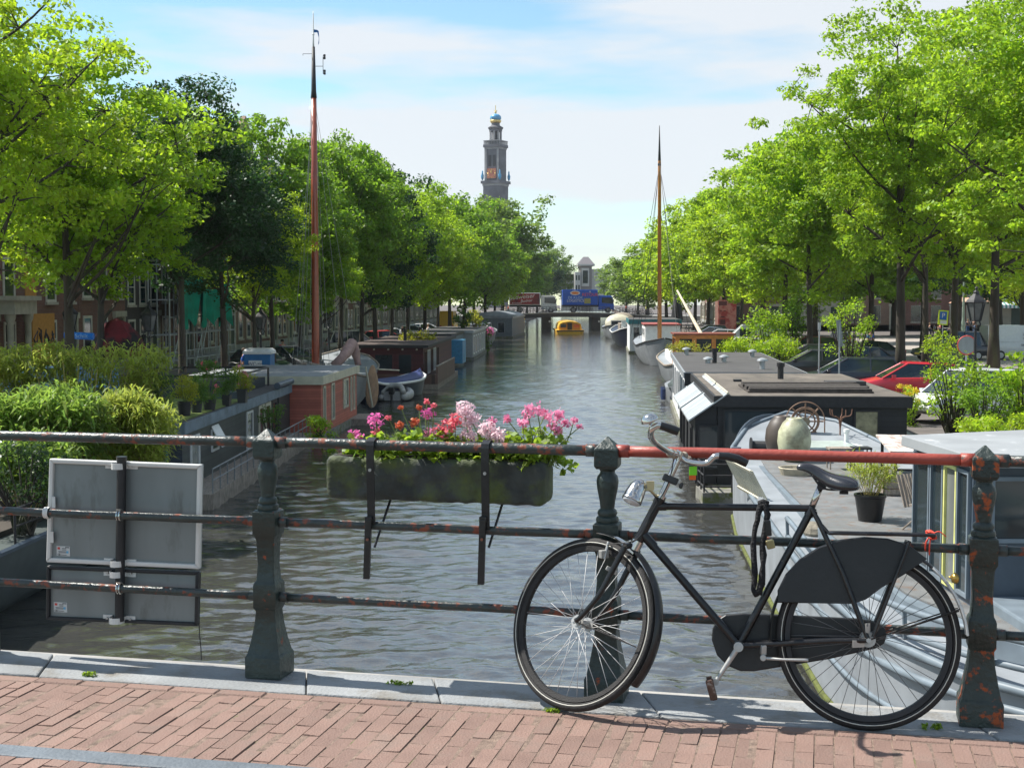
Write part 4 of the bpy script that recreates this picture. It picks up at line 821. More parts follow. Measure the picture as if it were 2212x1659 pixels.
TF = Matrix.Translation((8.15, 28.4, -2.13)) @ Matrix.Rotation(rad(-10), 4, 'Z'); M['whiteworn'] = mat('worn_whitewash', (.52, .48, .44), .8, var=.15, scale=4, col2=(.28, .17, .13), thr=.57, s2=5, soft=.08, stretch=(1, .3, 1))
for k in range(4): MB(TF).bx(-.52 + k * .26, -.27 + k * .26, -1.7, 1.7, .72, .76).build('table_board', M['whiteworn'], tb)
for x in (-.4, .4):
    for y in (-1.45, 1.45): MB(TF).bx(x - .03, x + .03, y - .03, y + .03, 0, .72).build('leg', M['blackm'], tb)
for y in (-1.45, 1.45): MB(TF).bx(-.4, .4, y - .02, y + .02, .35, .39).build('crossbar', M['blackm'], tb)
for k, (x, y, w_) in enumerate(((7.15, 30.2, .5), (7.65, 30.3, .4))):
    st_ = MB(); st_.bx(x - w_ / 2, x + w_ / 2, y - .2, y + .2, -1.70, -1.66)
    for a in (-1, 1):
        for b in (-1, 1): st_.cyl((x + a * w_ * .45, y + b * .17, -2.13), (x + a * w_ * .45, y + b * .17, -1.7), .015, n=6)
    tag(st_.build('stool', M['oldwood'] if k == 0 else M['blackm'], None), ['small weathered wooden stool left of the rustic table', 'black metal stool at the end of the rustic table'][k], 'stool')
pt = thing('potted_bamboo', 'yellow-green bamboo in a black tub on the barge deck behind the saddle', 'potted plant', (6.0, 23.1, -2.13))
MB().lathe([(.19, 0), (.255, .40), (.27, .41), (.27, .45), (.235, .45), (.23, .40)], (6.0, 23.1, -2.13), 20).build('pot', M['black'], pt, auto=40)
def blades(centers, n_per, length, width, seed, spread=.25, droop=.35, up=.6):
    g = np.random.default_rng(seed); C = np.repeat(np.asarray(centers, float), n_per, axis=0); n = len(C); a = g.random(n) * 2 * math.pi; el = g.normal(up - .35, .45, n)
    d = np.stack([np.cos(a) * np.cos(el), np.sin(a) * np.cos(el), np.sin(el)], 1); s = np.stack([-np.sin(a), np.cos(a), np.zeros(n)], 1)
    C = C + g.normal(size=(n, 3)) * spread; Ln = length * g.uniform(.6, 1.25, n)[:, None]; w_ = width * g.uniform(.7, 1.2, n)[:, None]; dn = np.array([0, 0, -1.0])
    m = C + d * Ln * .45; e = C + d * Ln * .92 + dn * Ln * droop * g.uniform(.3, 1.2, n)[:, None]
    v = np.stack([C, m + s * w_, e, m - s * w_], 1).reshape(-1, 3); return v, np.arange(n * 4).reshape(n, 4)
M['bamboo_y'] = leafmat('bamboo_leaf_yellow', (.27, .33, .05), (.52, .60, .09), .4); M['bamboo_g'] = leafmat('bamboo_leaf_green', (.16, .26, .05), (.34, .50, .09), .45, rough=.3)
M['cane'] = mat('cane', (.38, .30, .10), .6, var=.3, scale=20)
c0 = Vector((6.0, 23.1, -1.7)); canes = MB(); tips = []
for k in range(46):
    a = random.uniform(0, 6.28); r = random.uniform(0, .17); t = Vector((math.cos(a) * (r + random.uniform(.05, .3)), math.sin(a) * (r + random.uniform(.05, .3)), random.uniform(.25, .72))); b0 = c0 + Vector((math.cos(a) * r, math.sin(a) * r, 0)); canes.tube([b0, b0 + t * .5 + Vector((0, 0, .06)), b0 + t], .004, 4); tips += [b0 + t, b0 + t * .75]
canes.build('canes', M['cane'], pt); v, f = blades(tips, 12, .17, .011, 3, .05); npmesh('foliage', v, f, M['bamboo_y'], pt)
bn = thing('slatted_bench', 'cream slatted bench seat tipped up on the side deck of the barge', 'bench', (4.9, 28, -2.4))
BF = Matrix.Translation((4.82, 27.6, -2.36)) @ Matrix.Rotation(rad(4), 4, 'Z') @ Matrix.Rotation(rad(62), 4, 'Y')
for k in range(12): MB(BF).bx(-.75, -.05, -1.3 + k * .21, -1.3 + k * .21 + .06, 0, .025).build('slat', M['cream'], bn)
MB(BF).bx(-.78, -.72, -1.32, 1.12, -.03, 0).build('rail', M['cream'], bn); MB(BF).bx(-.08, -.02, -1.32, 1.12, -.03, 0).build('rail', M['cream'], bn)
ch = thing('folding_chair', 'weathered slatted wooden folding chair beside the potted bamboo', 'chair', (6.6, 22.3, -2.13))
CF = Matrix.Translation((6.55, 22.2, -2.13)) @ Matrix.Rotation(rad(35), 4, 'Z')
for k in range(5): MB(CF @ Matrix.Rotation(rad(-18), 4, 'X')).bx(-.2 + k * .085, -.145 + k * .085, .0, .02, .38, .92).build('slat', M['oldwood'], ch)
MB(CF).bx(-.22, .22, -.38, .02, .40, .43).build('seat', M['oldwood'], ch)
for s in (-1, 1): MB(CF).tube([(s * .22, -.3, 0), (s * .22, .12, .9)], .016, 6).build('leg', M['oldwood'], ch); MB(CF).tube([(s * .22, .15, 0), (s * .22, -.35, .42)], .016, 6).build('leg', M['oldwood'], ch)
rk = MB(); rk.sphere((4.98, 22.8, -2.26), (.20, .32, .17), 9, 6); o = rk.build('stone_block', mat('mossy_rock', (.20, .18, .14), .9, var=.4, scale=8, bump=.8, bscale=20), None); tag(o, 'mossy boulder lying on the side deck of the barge', 'stone')
sw_ = MB(); wc_ = Vector((8.05, 20.6, -.20))
v, f = blades([wc_ + Vector((math.cos(a) * .17, 0, .2 + math.sin(a) * .17)) for a in [.35 * k for k in range(18)]], 22, .09, .006, 9, .04, .2); tag(npmesh('wreath', v, f, mat('straw', (.55, .38, .15), .8, var=.3, scale=30)), 'straw wreath on the far edge of the deckhouse roof', 'wreath')

# ---- black houseboat
bb, F, Ln = hboat('houseboat', 'black boarded houseboat with a brown felt roof and ribbed steel side awnings', (5.75, 38.7), (6.6, 50.3), 1, 5.2, -1.13, M['blackwall'], M['roofbrown'], M['blackm'], ft=.30)
q = MB(F); q.loft([[Vector((x, y, z)) for x, z in ((-.02, -3.6), (-.62, -3.6), (-.62, -1.78), (-.02, -1.2))] for y in (.05, 3.7)]); q.loft([[Vector((x, y, z)) for x, z in ((-.02, -3.6), (-.62, -3.6), (-.62, -1.78), (-.02, -1.2))] for y in (4.6, 9.2)]); q.build('side_bay', M['blackwall'], bb)
for y0, y1 in ((-.15, 4.1), (4.45, 9.6)):
    q = MB(F); q.loft([[Vector((x, y, z)) for x, z in ((-.82, -1.85), (.25, -1.09), (.25, -1.05), (-.82, -1.80))] for y in (y0, y1)]); q.build('awning', M['corr'], bb)
    q = MB(F); q.tube([(.27, y0, -1.04), (.27, y1, -1.04)], .035, 6); q.build('awning_trim', M['cream'], bb)
hwin(bb, F, 'n', .15, 1.75, -3.0, -1.50, M['blackm'], fw=.05); q = None
hwin(bb, F, 'n', -.55, .05, -3.2, -1.95, M['blackm'], fw=.05)
hwin(bb, F, 'n', 3.75, 4.45, -2.35, -1.50, M['blackm'], mat('yellowed_pane', (.30, .28, .17), .25, var=.4, scale=5), fw=.05)
for y0 in (1.2, 5.6, 7.4): hwin(bb, F, 'c', y0, y0 + .7, -3.2, -2.1, M['blackm'], x=-.62)
q = MB(F)
for k in range(9): q.bx(1.0 + random.uniform(-.04, .04), 4.45 + random.uniform(-.1, .1), 1.2 + k * .36, 1.2 + k * .36 + .33, -1.115 + .03, -1.00 + random.uniform(0, .03))
q.bx(.95, 4.5, 1.15, 4.4, -1.11, -1.07); q.build('roof_panel', mat('charred_timber', (.055, .046, .040), .9, var=.4, scale=7, bump=1, bscale=15), bb)
q = MB(F); q.bx(3.7, 4.9, 4.6, 5.3, -1.11, -.98); q.build('roof_panel', M['roofdark'], bb)
pipe(F, 2.7, 8.2, -1.12, .55, .10, 'flue', bb, M['blackm'], False)
q = MB(F); q.bx(1.0, 1.25, 6.5, 6.9, -1.115, -1.05); q.build('roof_cover', M['blackm'], bb)
# small landing stage at its near corner
ls = thing('landing_stage', 'small floating stage with a black pipe rail at the corner of the black houseboat', 'landing stage', (5.5, 37.4, WATER)); MB().bx(5.1, 6.6, 36.9, 38.3, WATER - .2, WATER + .30).build('float', M['pontoon'], ls)
q = MB()
for z in (.45, .75, 1.05): q.tube([(5.15, 38.2, WATER + z), (5.15, 37.0, WATER + z), (5.9, 37.0, WATER + z)], .025, 6)
for x, y in ((5.15, 38.2), (5.15, 37.6), (5.15, 37.0), (5.9, 37.0)): q.cyl((x, y, WATER + .28), (x, y, WATER + 1.07), .025, n=6)
q.build('rail', M['blackm'], ls)
# ---- white houseboat
wb, F, Ln = hboat('houseboat', 'white boarded houseboat with a flat dark roof and narrow dark windows', (6.55, 52.0), (8.25, 71.2), 1, 4.35, -1.17, M['whitewall'], M['roofdark'], M['steelgrey'])
for y0, w_, z0, z1 in ((.7, .55, -3.3, -1.6), (2.6, .12, -2.6, -1.6), (4.2, .55, -3.3, -1.6), (6.0, .5, -3.2, -1.6), (8.2, .5, -3.2, -1.6), (11, .5, -3.1, -1.7), (14, .5, -3.1, -1.7), (17, .5, -3.1, -1.7)): hwin(wb, F, 'c', y0, y0 + w_, z0, z1, M['steelpale'], fw=.05)
MB(F).bx(-.08, 4.4, -.125, -.11, -1.68, -1.2).build('black_board', M['blackm'], wb)
for x, y, h in ((.55, 15.5, .28), (1.15, 7.0, .18), (1.9, 8.2, .22), (3.55, 13.5, .26), (3.0, 2.2, .34)): pipe(F, x, y, -1.16, h, .11, 'roof_vent', wb, M['alulight'])
pipe(F, 1.45, 7.4, -1.16, .62, .10, 'flue', wb, M['blackm'], False)
# tarp-covered dinghy between the white boat and the wooden one
F, Ln = frame2((8.0, 72.0), (8.5, 77.5), 1); t = thing('small_boat', 'small grey boat under a grey-green tarp behind the white houseboat', 'boat', (8.8, 74.5, WATER)); hull(F, Ln, 1.7, WATER + .8, 'hull', M['steelgrey'], t, .2)
q = MB(F); q.loft([[Vector((.1 + .05, y, WATER + .8)), Vector((.5, y, WATER + h)), Vector((.85, y, WATER + h + .25)), Vector((1.2, y, WATER + h)), Vector((1.6, y, WATER + .8))] for y, h in ((.4, .9), (1.5, 1.5), (3, 1.35), (4.6, 1.0), (5.2, .85))]); q.build('tarp', M['tarp'], t, smooth=True)
for y in (.6, 1.6, 2.6): q = MB(F); q.cyl((-.12, y, WATER + .2), (-.12, y, WATER + .75), .12, n=10); q.build('fender', mat('blue_fender', (.02, .04, .12), .5), t)
# wooden wheelhouse boat
F, Ln = frame2((8.7, 76.5), (9.9, 97), 1); t = thing('wheelhouse_boat', 'grey-hulled boat with an orange varnished wooden wheelhouse', 'boat', (11, 86, WATER)); hull(F, Ln, 4.2, WATER + 1.5, 'hull', M['steelgrey'], t, .7, rail=M['oldwood'])
MB(F).bx(.6, 3.7, 7, 17, WATER + 1.3, WATER + 2.1).build('coachroof', M['white'], t)
MB(F).bx(.45, 3.7, 2.6, 5.6, WATER + 1.3, WATER + 2.35).build('wheelhouse_base', M['wood'], t)
q = MB(F)
for x in (.45, 1.4, 2.5, 3.5): q.bx(x, x + .24, 2.55, 2.69, WATER + 2.35, WATER + 3.4); q.bx(x, x + .24, 5.5, 5.64, WATER + 2.35, WATER + 3.4)
q.bx(.45, 3.74, 2.5, 5.7, WATER + 3.2, WATER + 3.42); q.build('wheelhouse_frame', M['wood'], t)
MB(F).bx(.52, 3.66, 2.62, 5.6, WATER + 2.35, WATER + 3.2).build('wheelhouse_glass', M['glass'], t); MB(F).bx(.35, 3.85, 2.35, 5.85, WATER + 3.42, WATER + 3.5).build('wheelhouse_roof', mat('red_brown_roof', (.2, .05, .03), .6), t)
q = MB(F); q.lathe([(.19, -.03), (.19, .03)], (1.1, 2.5, WATER + 2.85), 18, R=Matrix.Rotation(rad(90), 3, 'X')); q.build('porthole', M['blackm'], t)
sp_ = MB(); a, b = atY(1463, 628, 86), atY(1531, 752, 79); sp_.tube([a.lerp(b, k / 12) for k in range(13)], [.06 + .012 * k / 2 for k in range(13)], 8); sp_.build('spar', mat('rope_wrapped_spar', (.55, .48, .36), .8, var=.5, scale=6, stretch=(1, 1, 6)), t)
MB(F).bx(.2, 3.6, .3, .5, WATER + 2.05, WATER + 2.1).build('yellow_plank', mat('yellow_plank', (.6, .55, .15), .6), t)
# white-bowed sailing barge with the orange mast
F, Ln = frame2((10.2, 112.5), (11.6, 135), 1); t = thing('sailing_barge', 'white and grey bluff-bowed sailing barge with a tall orange mast', 'sailboat', (12.5, 116, WATER)); hull(F, Ln, 4.3, WATER + 1.45, 'hull', M['steelgrey'], t, .8, bowl=.22, rail=M['blackm'])
MB(F).bx(.8, 3.8, 7, 15, WATER + 1.5, WATER + 3.2).build('deckhouse', M['white'], t, bevel=.1); MB(F).bx(.7, 3.9, 6.8, 15.2, WATER + 3.2, WATER + 3.3).build('deckhouse_roof', mat('dull_red_roof', (.30, .07, .06), .7), t)
for k in range(3): hwin(t, F, 'c', 8 + k * 2.2, 9.2 + k * 2.2, WATER + 2.2, WATER + 2.9, M['white'], x=.8)
mb_ = atY(1425, 703, 117); mt_ = atY(1424.5, 272, 117); q = MB(); q.tube([mb_ - Vector((0, 0, 1.3)), mb_.lerp(mt_, .82), mb_.lerp(mt_, .84)], [.19, .13, .10], 12); q.build('mast', mat('orange_mast', (.50, .20, .03), .4, coat=.3), t, smooth=True)
q = MB(); q.tube([mb_.lerp(mt_, .80), mb_.lerp(mt_, .88), mt_], [.14, .09, .03], 10); q.build('topmast', M['blackm'], t, smooth=True)
q = MB()
for dx, dy, fr in ((-2.0, -3, .8), (2.2, -3, .8), (-2.1, 4, .8), (2.2, 4, .8), (0, -13, .82), (0, 14, .82), (-1.9, 1, .6), (2, 1, .6)): q.cyl(mb_.lerp(mt_, fr), mb_ + Vector((dx, dy, -1)), .018, n=5)
q.build('rigging', M['blackm'], t)
# teal-roofed white houseboat
t, F, Ln = hboat('houseboat', 'white houseboat with a teal roof edge by the orange mast', (11.7, 138), (12.6, 152), 1, 5.0, -.50, M['whitewall'], M['roofdark'], M['teal'], ft=.45)
hwin(t, F, 'n', .3, 1.0, -2.9, -1.2, M['white']); hwin(t, F, 'n', 2, 3.6, -2.2, -1.3, M['white'])
# dark clipper with plants and chairs
F, Ln = frame2((11.4, 155), (12.4, 178), 1); t = thing('clipper_barge', 'dark blue hulled barge with plants on deck beyond the teal roofed houseboat', 'barge', (13.5, 166, WATER)); hull(F, Ln, 4.6, WATER + 1.5, 'hull', M['bluehull'], t, .9, rail=M['white'])
MB(F).bx(1, 3.6, 9, 18, WATER + 1.4, WATER + 2.5).build('deckhouse', M['oldwood'], t)
def chair_simple(c, rz, m_, lb, gp=None, s=1):
    Fm = Matrix.Translation(c) @ Matrix.Rotation(rz, 4, 'Z') @ Matrix.Scale(s, 4); t_ = thing('garden_chair', lb, 'chair', c, gp); MB(Fm).bx(-.24, .24, -.24, .24, .42, .46).build('seat', m_, t_); MB(Fm).bx(-.24, .24, .2, .24, .46, .95).build('backrest', m_, t_)
    for a in (-1, 1):
        for b in (-1, 1): MB(Fm).bx(a * .22 - .02, a * .22 + .02, b * .2 - .02, b * .2 + .02, 0, .42).build('leg', m_, t_)
    return t_
chair_simple(Vector((12.9, 158.6, WATER + 1.7)), .4, M['white'], 'left white garden chair on the dark blue barge', s=1.3); chair_simple(Vector((14.0, 159.4, WATER + 1.7)), -.3, M['white'], 'right white garden chair on the dark blue barge', s=1.3)
# two round-topped boats by the far bridge
for k, (p0, p1, m1, m2, lb) in enumerate((((12.2, 188), (13.4, 208), 'steelgrey', 'cream', 'grey barge with a cream rounded wheelhouse just before the far bridge'), ((14.6, 212), (15.6, 226), 'steelgrey', 'oldwood', 'barge with a brown rounded canopy right under the far bridge'))):
    F, Ln = frame2(p0, p1, 1); t = thing('canal_barge', lb, 'barge', F @ Vector((2, Ln / 2, WATER))); hull(F, Ln, 4.6, WATER + 1.4, 'hull', M[m1], t, .6, rail=M['blackm'])
    q = MB(F); q.loft([[Vector((2.3 + 1.9 * math.cos(a), y, WATER + 1.4 + h * math.sin(a) ** .6)) for a in [math.pi * j / 10 for j in range(11)]] for y, h in ((2, 1.1), (3, 1.9), (9, 1.9), (12, 1.3))]); q.build('canopy', M[m2], t, smooth=True)
    hwin(t, F, 'n', 1.2, 3.4, WATER + 1.7, WATER + 2.5, M['white'], x=1.98)

# ---- left bank
t1 = thing('moored_boat', 'dark grey boat with bamboo on deck at the far left behind the traffic sign', 'boat', (-10.5, 24, WATER))
F, Ln = frame2((-8.75, 17.5), (-8.0, 31.5), -1); hull(F, Ln, 4.6, WATER + 1.25, 'hull', mat('dark_grey_green_hull', (.065, .080, .078), .5, var=.2, scale=2), t1, .25, bowl=.12, rail=M['steeldark'])
MB(F).bx(.55, 4.2, 1.5, 5.4, WATER + 1.1, WATER + 2.25).build('cabin', mat('dark_grey_green_cabin', (.075, .09, .09), .5), t1, bevel=.05)
MB(F).bx(.7, 4.1, 5.6, 13, WATER + 1.1, WATER + 1.35).build('planting_bed', M['soilb'] if 'soilb' in M else mat('planting_bed', (.05, .04, .03), .9), t1)
q = MB(F); q.tube([(.05, y, WATER + 1.9) for y in (6, 9, 13.5)], .03, 6); q.tube([(.05, y, WATER + 1.6) for y in (6, 9, 13.5)], .02, 6)
for y in (6, 8, 10, 12, 13.5): q.cyl((.05, y, WATER + 1.3), (.05, y, WATER + 1.92), .022, n=6)
q.build('rail', M['blackm'], t1)
# grey-navy houseboat with the planted roof
t2, F, Ln = hboat('houseboat', 'grey boarded houseboat with a planted green roof and a railed walkway', (-8.75, 36.6), (-8.55, 53.0), -1, 4.8, -1.70, M['greywall'], M['roofdark'], M['greyblue'], ft=.30)
MB(F).bx(.05, 4.75, .05, 9.2, -1.688, -1.66).build('planted_roof', M['grass'], t2)
MB(F).bx(-.02, 4.82, -.03, -.005, WATER + .3, -1.98).build('end_wall', M['navy'], t2)
MB(F).bx(-1.0, 0, -.8, 15.8, WATER - .1, WATER + .42).build('walkway', M['oldwood'], t2)
q = MB(F)
for z in (.75, 1.05): q.tube([(-.95, y, WATER + z) for y in (-.6, 5, 10, 15.6)], .022, 6)
for k in range(19): q.cyl((-.95, -.6 + k * .9, WATER + .4), (-.95, -.6 + k * .9, WATER + 1.07), .018, n=6)
q.build('walkway_rail', mat('dull_rail', (.20, .21, .21), .6), t2)
for y0, y1, z0, z1 in ((.9, 1.9, -3.2, -2.15), (3.4, 4.3, -2.85, -2.2), (8.4, 9.4, -3.35, -2.1)): hwin(t2, F, 'c', y0, y1, z0, z1, M['white'], M['glassl'] if y0 < 1 else None)
q = MB(F); q.loft([[Vector((x, y, z)) for x, z in ((-.32, -2.72), (-.02, -2.15), (-.02, -2.10), (-.34, -2.68))] for y in (3.4, 4.3)]); q.build('open_casement', M['white'], t2)
hwin(t2, F, 'n', .35, 1.0, -3.3, -2.2, M['teal']); 
for y0 in (10.4, 11.6, 12.8): hwin(t2, F, 'c', y0, y0 + 1.0, -3.4, -2.05, M['cream'] if y0 < 12 else M['blackm'], fw=.12)
MB(F).bx(-.06, .02, 14.0, 16.3, -3.6, -2.0).build('dark_door', M['blackm'], t2)
# roof terrace pergola of black tubes and awning box
q = MB(F)
for x, y in ((.6, 9.5), (3.8, 9.5), (.6, 15.5), (3.8, 15.5), (2.2, 15.5)): q.cyl((x, y, -1.7), (x, y, -1.0), .04, n=6)
for a, b in (((.6, 9.5), (.6, 15.5)), ((3.8, 9.5), (3.8, 15.5)), ((.6, 9.5), (3.8, 9.5)), ((.6, 15.5), (3.8, 15.5)), ((1.6, 9.5), (1.6, 15.5)), ((2.7, 9.5), (2.7, 15.5))): q.cyl((*a, -1.0), (*b, -1.0), .035, n=6); 
q.build('pergola', M['black'], t2); MB(F).bx(.7, 3.7, 9.6, 15.4, -1.69, -1.35).build('roof_box', M['navy'], t2)
q = MB(F); q.cyl((-.15, 13.2, -1.55), (-.15, 16.2, -1.55), .12, n=10); q.build('awning_roll', M['steeldark'], t2)
MB(F).bx(.1, 1.1, 8.3, 9.0, -1.69, -1.45).build('roof_locker', M['steeldark'], t2)
# red houseboat end
t3, F3, Ln = hboat('houseboat', 'salmon red boarded houseboat with cream window frames by the tall mast', (-7.35, 53.3), (-6.95, 62.0), -1, 5.2, -1.40, M['redwall'], M['rooflight'], M['cream'], ft=.32)
for y0, w_, zz in ((.4, .5, 0), (2.2, .7, 0), (5.0, 1.3, -.25), (6.9, .35, 0), (7.7, .35, 0)): hwin(t3, F3, 'c', y0, y0 + w_, -3.3 - zz, -1.8, M['cream'], M['glassl'], fw=.09)
MB(F3).bx(-.9, 0, 6.5, 9.3, WATER - .1, WATER + .3).build('walkway', M['oldwood'], t3)
# tall-masted sailing barge behind it
F, Ln = frame2((-7.0, 63.4), (-7.6, 82), -1); ts = thing('sailing_barge', 'sailing barge with a very tall red-brown mast and wooden leeboard', 'sailboat', (-9.4, 70, WATER)); hull(F, Ln, 4.6, WATER + 1.6, 'hull', M['steelgrey'], ts, .9, rail=M['oldwood'])
mb_ = atY(682, 782, 66.5); mt_ = atY(676.5, 25, 66.5); H = mt_ - mb_
q = MB(); q.tube([mb_ - Vector((0, 0, 1.2)), mb_, mb_ + H * .45, mb_ + H * .765], [.19, .185, .165, .13], 14); q.build('mast', mat('red_brown_mast', (.30, .055, .022), .35, var=.15, scale=3, coat=.4), ts, smooth=True)
q = MB(); q.tube([mb_ + H * .755, mb_ + H * .775, mb_ + H * .90], [.15, .12, .07], 12); q.build('mast_top', M['blackm'], ts, smooth=True)
q = MB(); q.tube([mb_ + H * .89, mb_ + H * .93, mb_ + H], [.05, .03, .012], 8)
for k in range(9): q.sphere(mb_ + H * (.95 + k * .0052), .035, 8, 4)
q.sphere(mb_ + H * .935, .06, 8, 6); q.build('masthead_pole', M['white'], ts, smooth=True)
q = MB(); a = mb_ + H * .948; q.loft([[a + Vector((x, .02 * math.sin(x * 9), z)) for z in (z0, z1)] for x, z0, z1 in ((0, -.14, .02), (.18, -.12, -.01), (.25, -.35, -.06), (.27, -.62, -.3), (.22, -.72, -.70))], cap=False, closed=False); q.build('pennant', mat('blue_pennant', (.02, .12, .35), .7), ts)
q = MB(); a = mb_ + H * .88; q.cyl(a - Vector((.50, 0, 0)), a, .012, n=5); q.cyl(a - Vector((.5, 0, 0)), a - Vector((.5, 0, .08)), .012, n=5); a = mb_ + H * .845; q.cyl(a, a + Vector((.45, 0, 0)), .014, n=5); q.cyl(a + Vector((.45, 0, -.35)), a + Vector((.45, 0, .45)), .014, n=5)
for dz in (.38, .50, -.22, -.34): q.cyl(a + Vector((.52, 0, dz - .05)), a + Vector((.52, 0, dz + .05)), .055, n=8); q.cyl(a + Vector((.45, 0, dz)), a + Vector((.52, 0, dz)), .02, n=5)
q.build('mast_instruments', M['blackm'], ts)
rg_ = MB()
for (x, y), fr in (((630, 800), .76), ((640, 802), .76), ((655, 800), .75), ((700, 800), .76), ((712, 800), .75), ((765, 745), .765), ((740, 760), .76), ((668, 800), .70), ((694, 800), .70), ((690, 790), .9), ((649, 760), .88)):
    Yr = 66.5 + (x - 682) * .03; b = atY(x, y, Yr); rg_.cyl(mb_ + H * fr, b, .011, n=4)
rg_.build('rigging', mat('wire_rope', (.30, .30, .28), .6), ts)
M['sailcloth'] = mat('pinkish_sailcloth', (.34, .22, .20), .85, var=.2, scale=4, bump=.5, bscale=12)
q = MB(); q.tube(crom([atY(722, 790, 66), atY(740, 772, 66), atY(752, 755, 67), atY(762, 742, 68), atY(768, 762, 68), atY(774, 790, 68)], 4), [.22] * 6 + [.28] * 6 + [.22] * 6 + [.16] * 6 + [.22], 10); q.build('furled_sail', M['sailcloth'], ts, smooth=True)
lbm = MB(); c = atY(803, 835, 67.8); out_ = []
for k in range(20):
    a = 2 * math.pi * k / 20; r = 1.06; out_.append(c + Vector((math.cos(a) * .30 * (1 - .25 * math.sin(a)) + .03 * math.sin(a), .05 * math.cos(a), math.sin(a) * r)))
lbm.prism(out_, (.03, .10, 0)); lbm.build('leeboard', mat('leeboard_wood', (.34, .20, .11), .4, var=.3, scale=3, stretch=(3, 1, 1), coat=.3), ts, bevel=.03)
q = MB(); q.cyl(atY(818, 798, 68), atY(862, 800, 70), .035, n=6); q.cyl(atY(790, 792, 67.5), atY(805, 880, 67.6), .05, n=6); q.build('tiller', M['cream'], ts)
# inflatable dinghy
F = Matrix.Translation(atZ(847, 868, WATER)) @ Matrix.Rotation(rad(-8), 4, 'Z'); t = thing('inflatable_dinghy', 'light grey inflatable dinghy with an outboard motor floating by the blue boat', 'dinghy', F.translation)
q = MB(F); q.tube(crom([(-.62, -.1, .25), (-.64, 1.4, .27), (-.4, 2.5, .36), (0, 2.9, .42), (.4, 2.5, .36), (.64, 1.4, .27), (.62, -.1, .25)], 5), [.12] + [.22] * 29 + [.12], 12); q.build('tube', M['rubbergrey'], t, smooth=True)
q = MB(F); q.tube(crom([(-.62, .0, .48), (-.4, .35, .78), (0, .5, .85), (.4, .35, .78), (.62, 0, .48)], 5), .15, 10); q.build('cover', M['rubbergrey'], t, smooth=True); MB(F).bx(-.45, .45, .1, .16, .05, .55).build('transom', M['rubbergrey'], t)
q = MB(F); q.bx(-.13, .13, -.25, .1, .42, .78); q.bx(-.05, .05, -.2, -.05, -.2, .42); q.build('outboard_motor', M['black'], t, bevel=.04)
# blue boat
F, Ln = frame2(tuple(atZ(806, 872, WATER))[:2], tuple(atZ(947, 850, WATER))[:2], -1); t = thing('small_boat', 'dark blue boat with a white gunwale and a blue cover beside the wine red houseboat', 'boat', F @ Vector((-.5, Ln / 2, WATER)))
F = F @ Matrix.Translation((0, 0, 0)); hull(F, Ln, 2.3, WATER + .85, 'hull', M['bluehull'], t, .35, both=False, bowl=.5, flare=.3)
rr_ = []
for i in range(17):
    u = i / 16; e = 1 if u < .5 else math.sqrt(max(0, 1 - (1 - (1 - u) / .5) ** 2)) * .97 + .03; rr_.append((1.15 * e, WATER + .87 + .35 * (2 * u - 1) ** 4, Ln * u))
q = MB(F)
for s in (-1, 1): q.tube([(1.15 + s * w_, y, z) for w_, z, y in rr_], .075, 8)
q.build('gunwale', M['white'], t, smooth=True); q = MB(F); q.loft([[Vector((1.15 - w_ * .95, y, z)), Vector((1.15 - w_ * .5, y, z + .16)), Vector((1.15, y, z + .26)), Vector((1.15 + w_ * .5, y, z + .16)), Vector((1.15 + w_ * .95, y, z))] for w_, z, y in rr_]); q.build('cover', M['bluetarp'], t, smooth=True)
# wine red houseboat
t4, F, Ln = hboat('houseboat', 'wine red boarded houseboat with brown roof and a plank-fenced deck', (-5.6, 87.5), (-4.75, 109), -1, 4.6, -1.35, M['winewall'], mat('brown_roof', (.085, .062, .055), .85, var=.12, scale=1), M['blackm'], over=.35, ft=.16)
hwin(t4, F, 'n', .7, 1.6, -3.2, -1.9, M['winewall'], fw=.06); hwin(t4, F, 'n', 1.9, 3.1, -2.9, -1.9, M['winewall'], fw=.06)
for k in range(5): hwin(t4, F, 'c', .6 + k * 2.0, 2.3 + k * 2.0, -3.3, -1.75, M['white'] if k % 2 else M['brownboard'], mull=2, fw=.07)
for k in range(5): q = MB(F); q.cyl((.4 + k * .9, -.15, -1.62), (.4 + k * .9, -.02, -1.62), .06, n=8); q.build('wall_lamp', M['cream'], t4)
fd_ = MB(F); fd_.bx(-1.25, -1.15, -3.6, 9.3, WATER + .3, WATER + 1.35); fd_.build('plank_fence', M['brownboard'], t4); fd_ = MB(F); fd_.bx(-1.15, 4.6, -3.6, -3.5, WATER + .3, WATER + .9); fd_.build('plank_fence', M['brownboard'], t4); MB(F).bx(-1.25, 4.7, -3.6, 12, WATER - .3, WATER + .32).build('deck', M['oldwood'], t4); MB(F).bx(-1.27, -1.13, -3.62, 9.32, WATER + 1.35, WATER + 1.41).build('fence_cap', M['oldwood'], t4)
for x, y in ((2.2, 9), (2.9, 14), (2.2, 19)): pipe(F, x, y, -1.34, .75, .11, 'flue', t4, M['blackm'], False)
t5, F, Ln = hboat('houseboat', 'dark houseboat with a blue cabin end behind the wine red one', (-4.9, 110), (-4.3, 122), -1, 4.2, -1.25, mat('blue_grey_cabin', (.14, .20, .24), .6), M['roofdark'], M['blackm'])
MB(F).bx(-.9, .05, 1.0, 4.2, WATER + .3, -1.75).build('blue_shed', mat('blue_shed', (.05, .24, .42), .5), t5); hwin(t5, F, 'n', 1, 2.4, -2.9, -1.8, M['white'])
t6, F, Ln = hboat('houseboat', 'light grey houseboat with tall white windows and ivy on its far end', (-3.5, 123), (-2.7, 141), -1, 4.4, -1.25, mat('light_grey_render', (.30, .31, .31), .7, var=.1), M['roofdark'], M['alulight'])
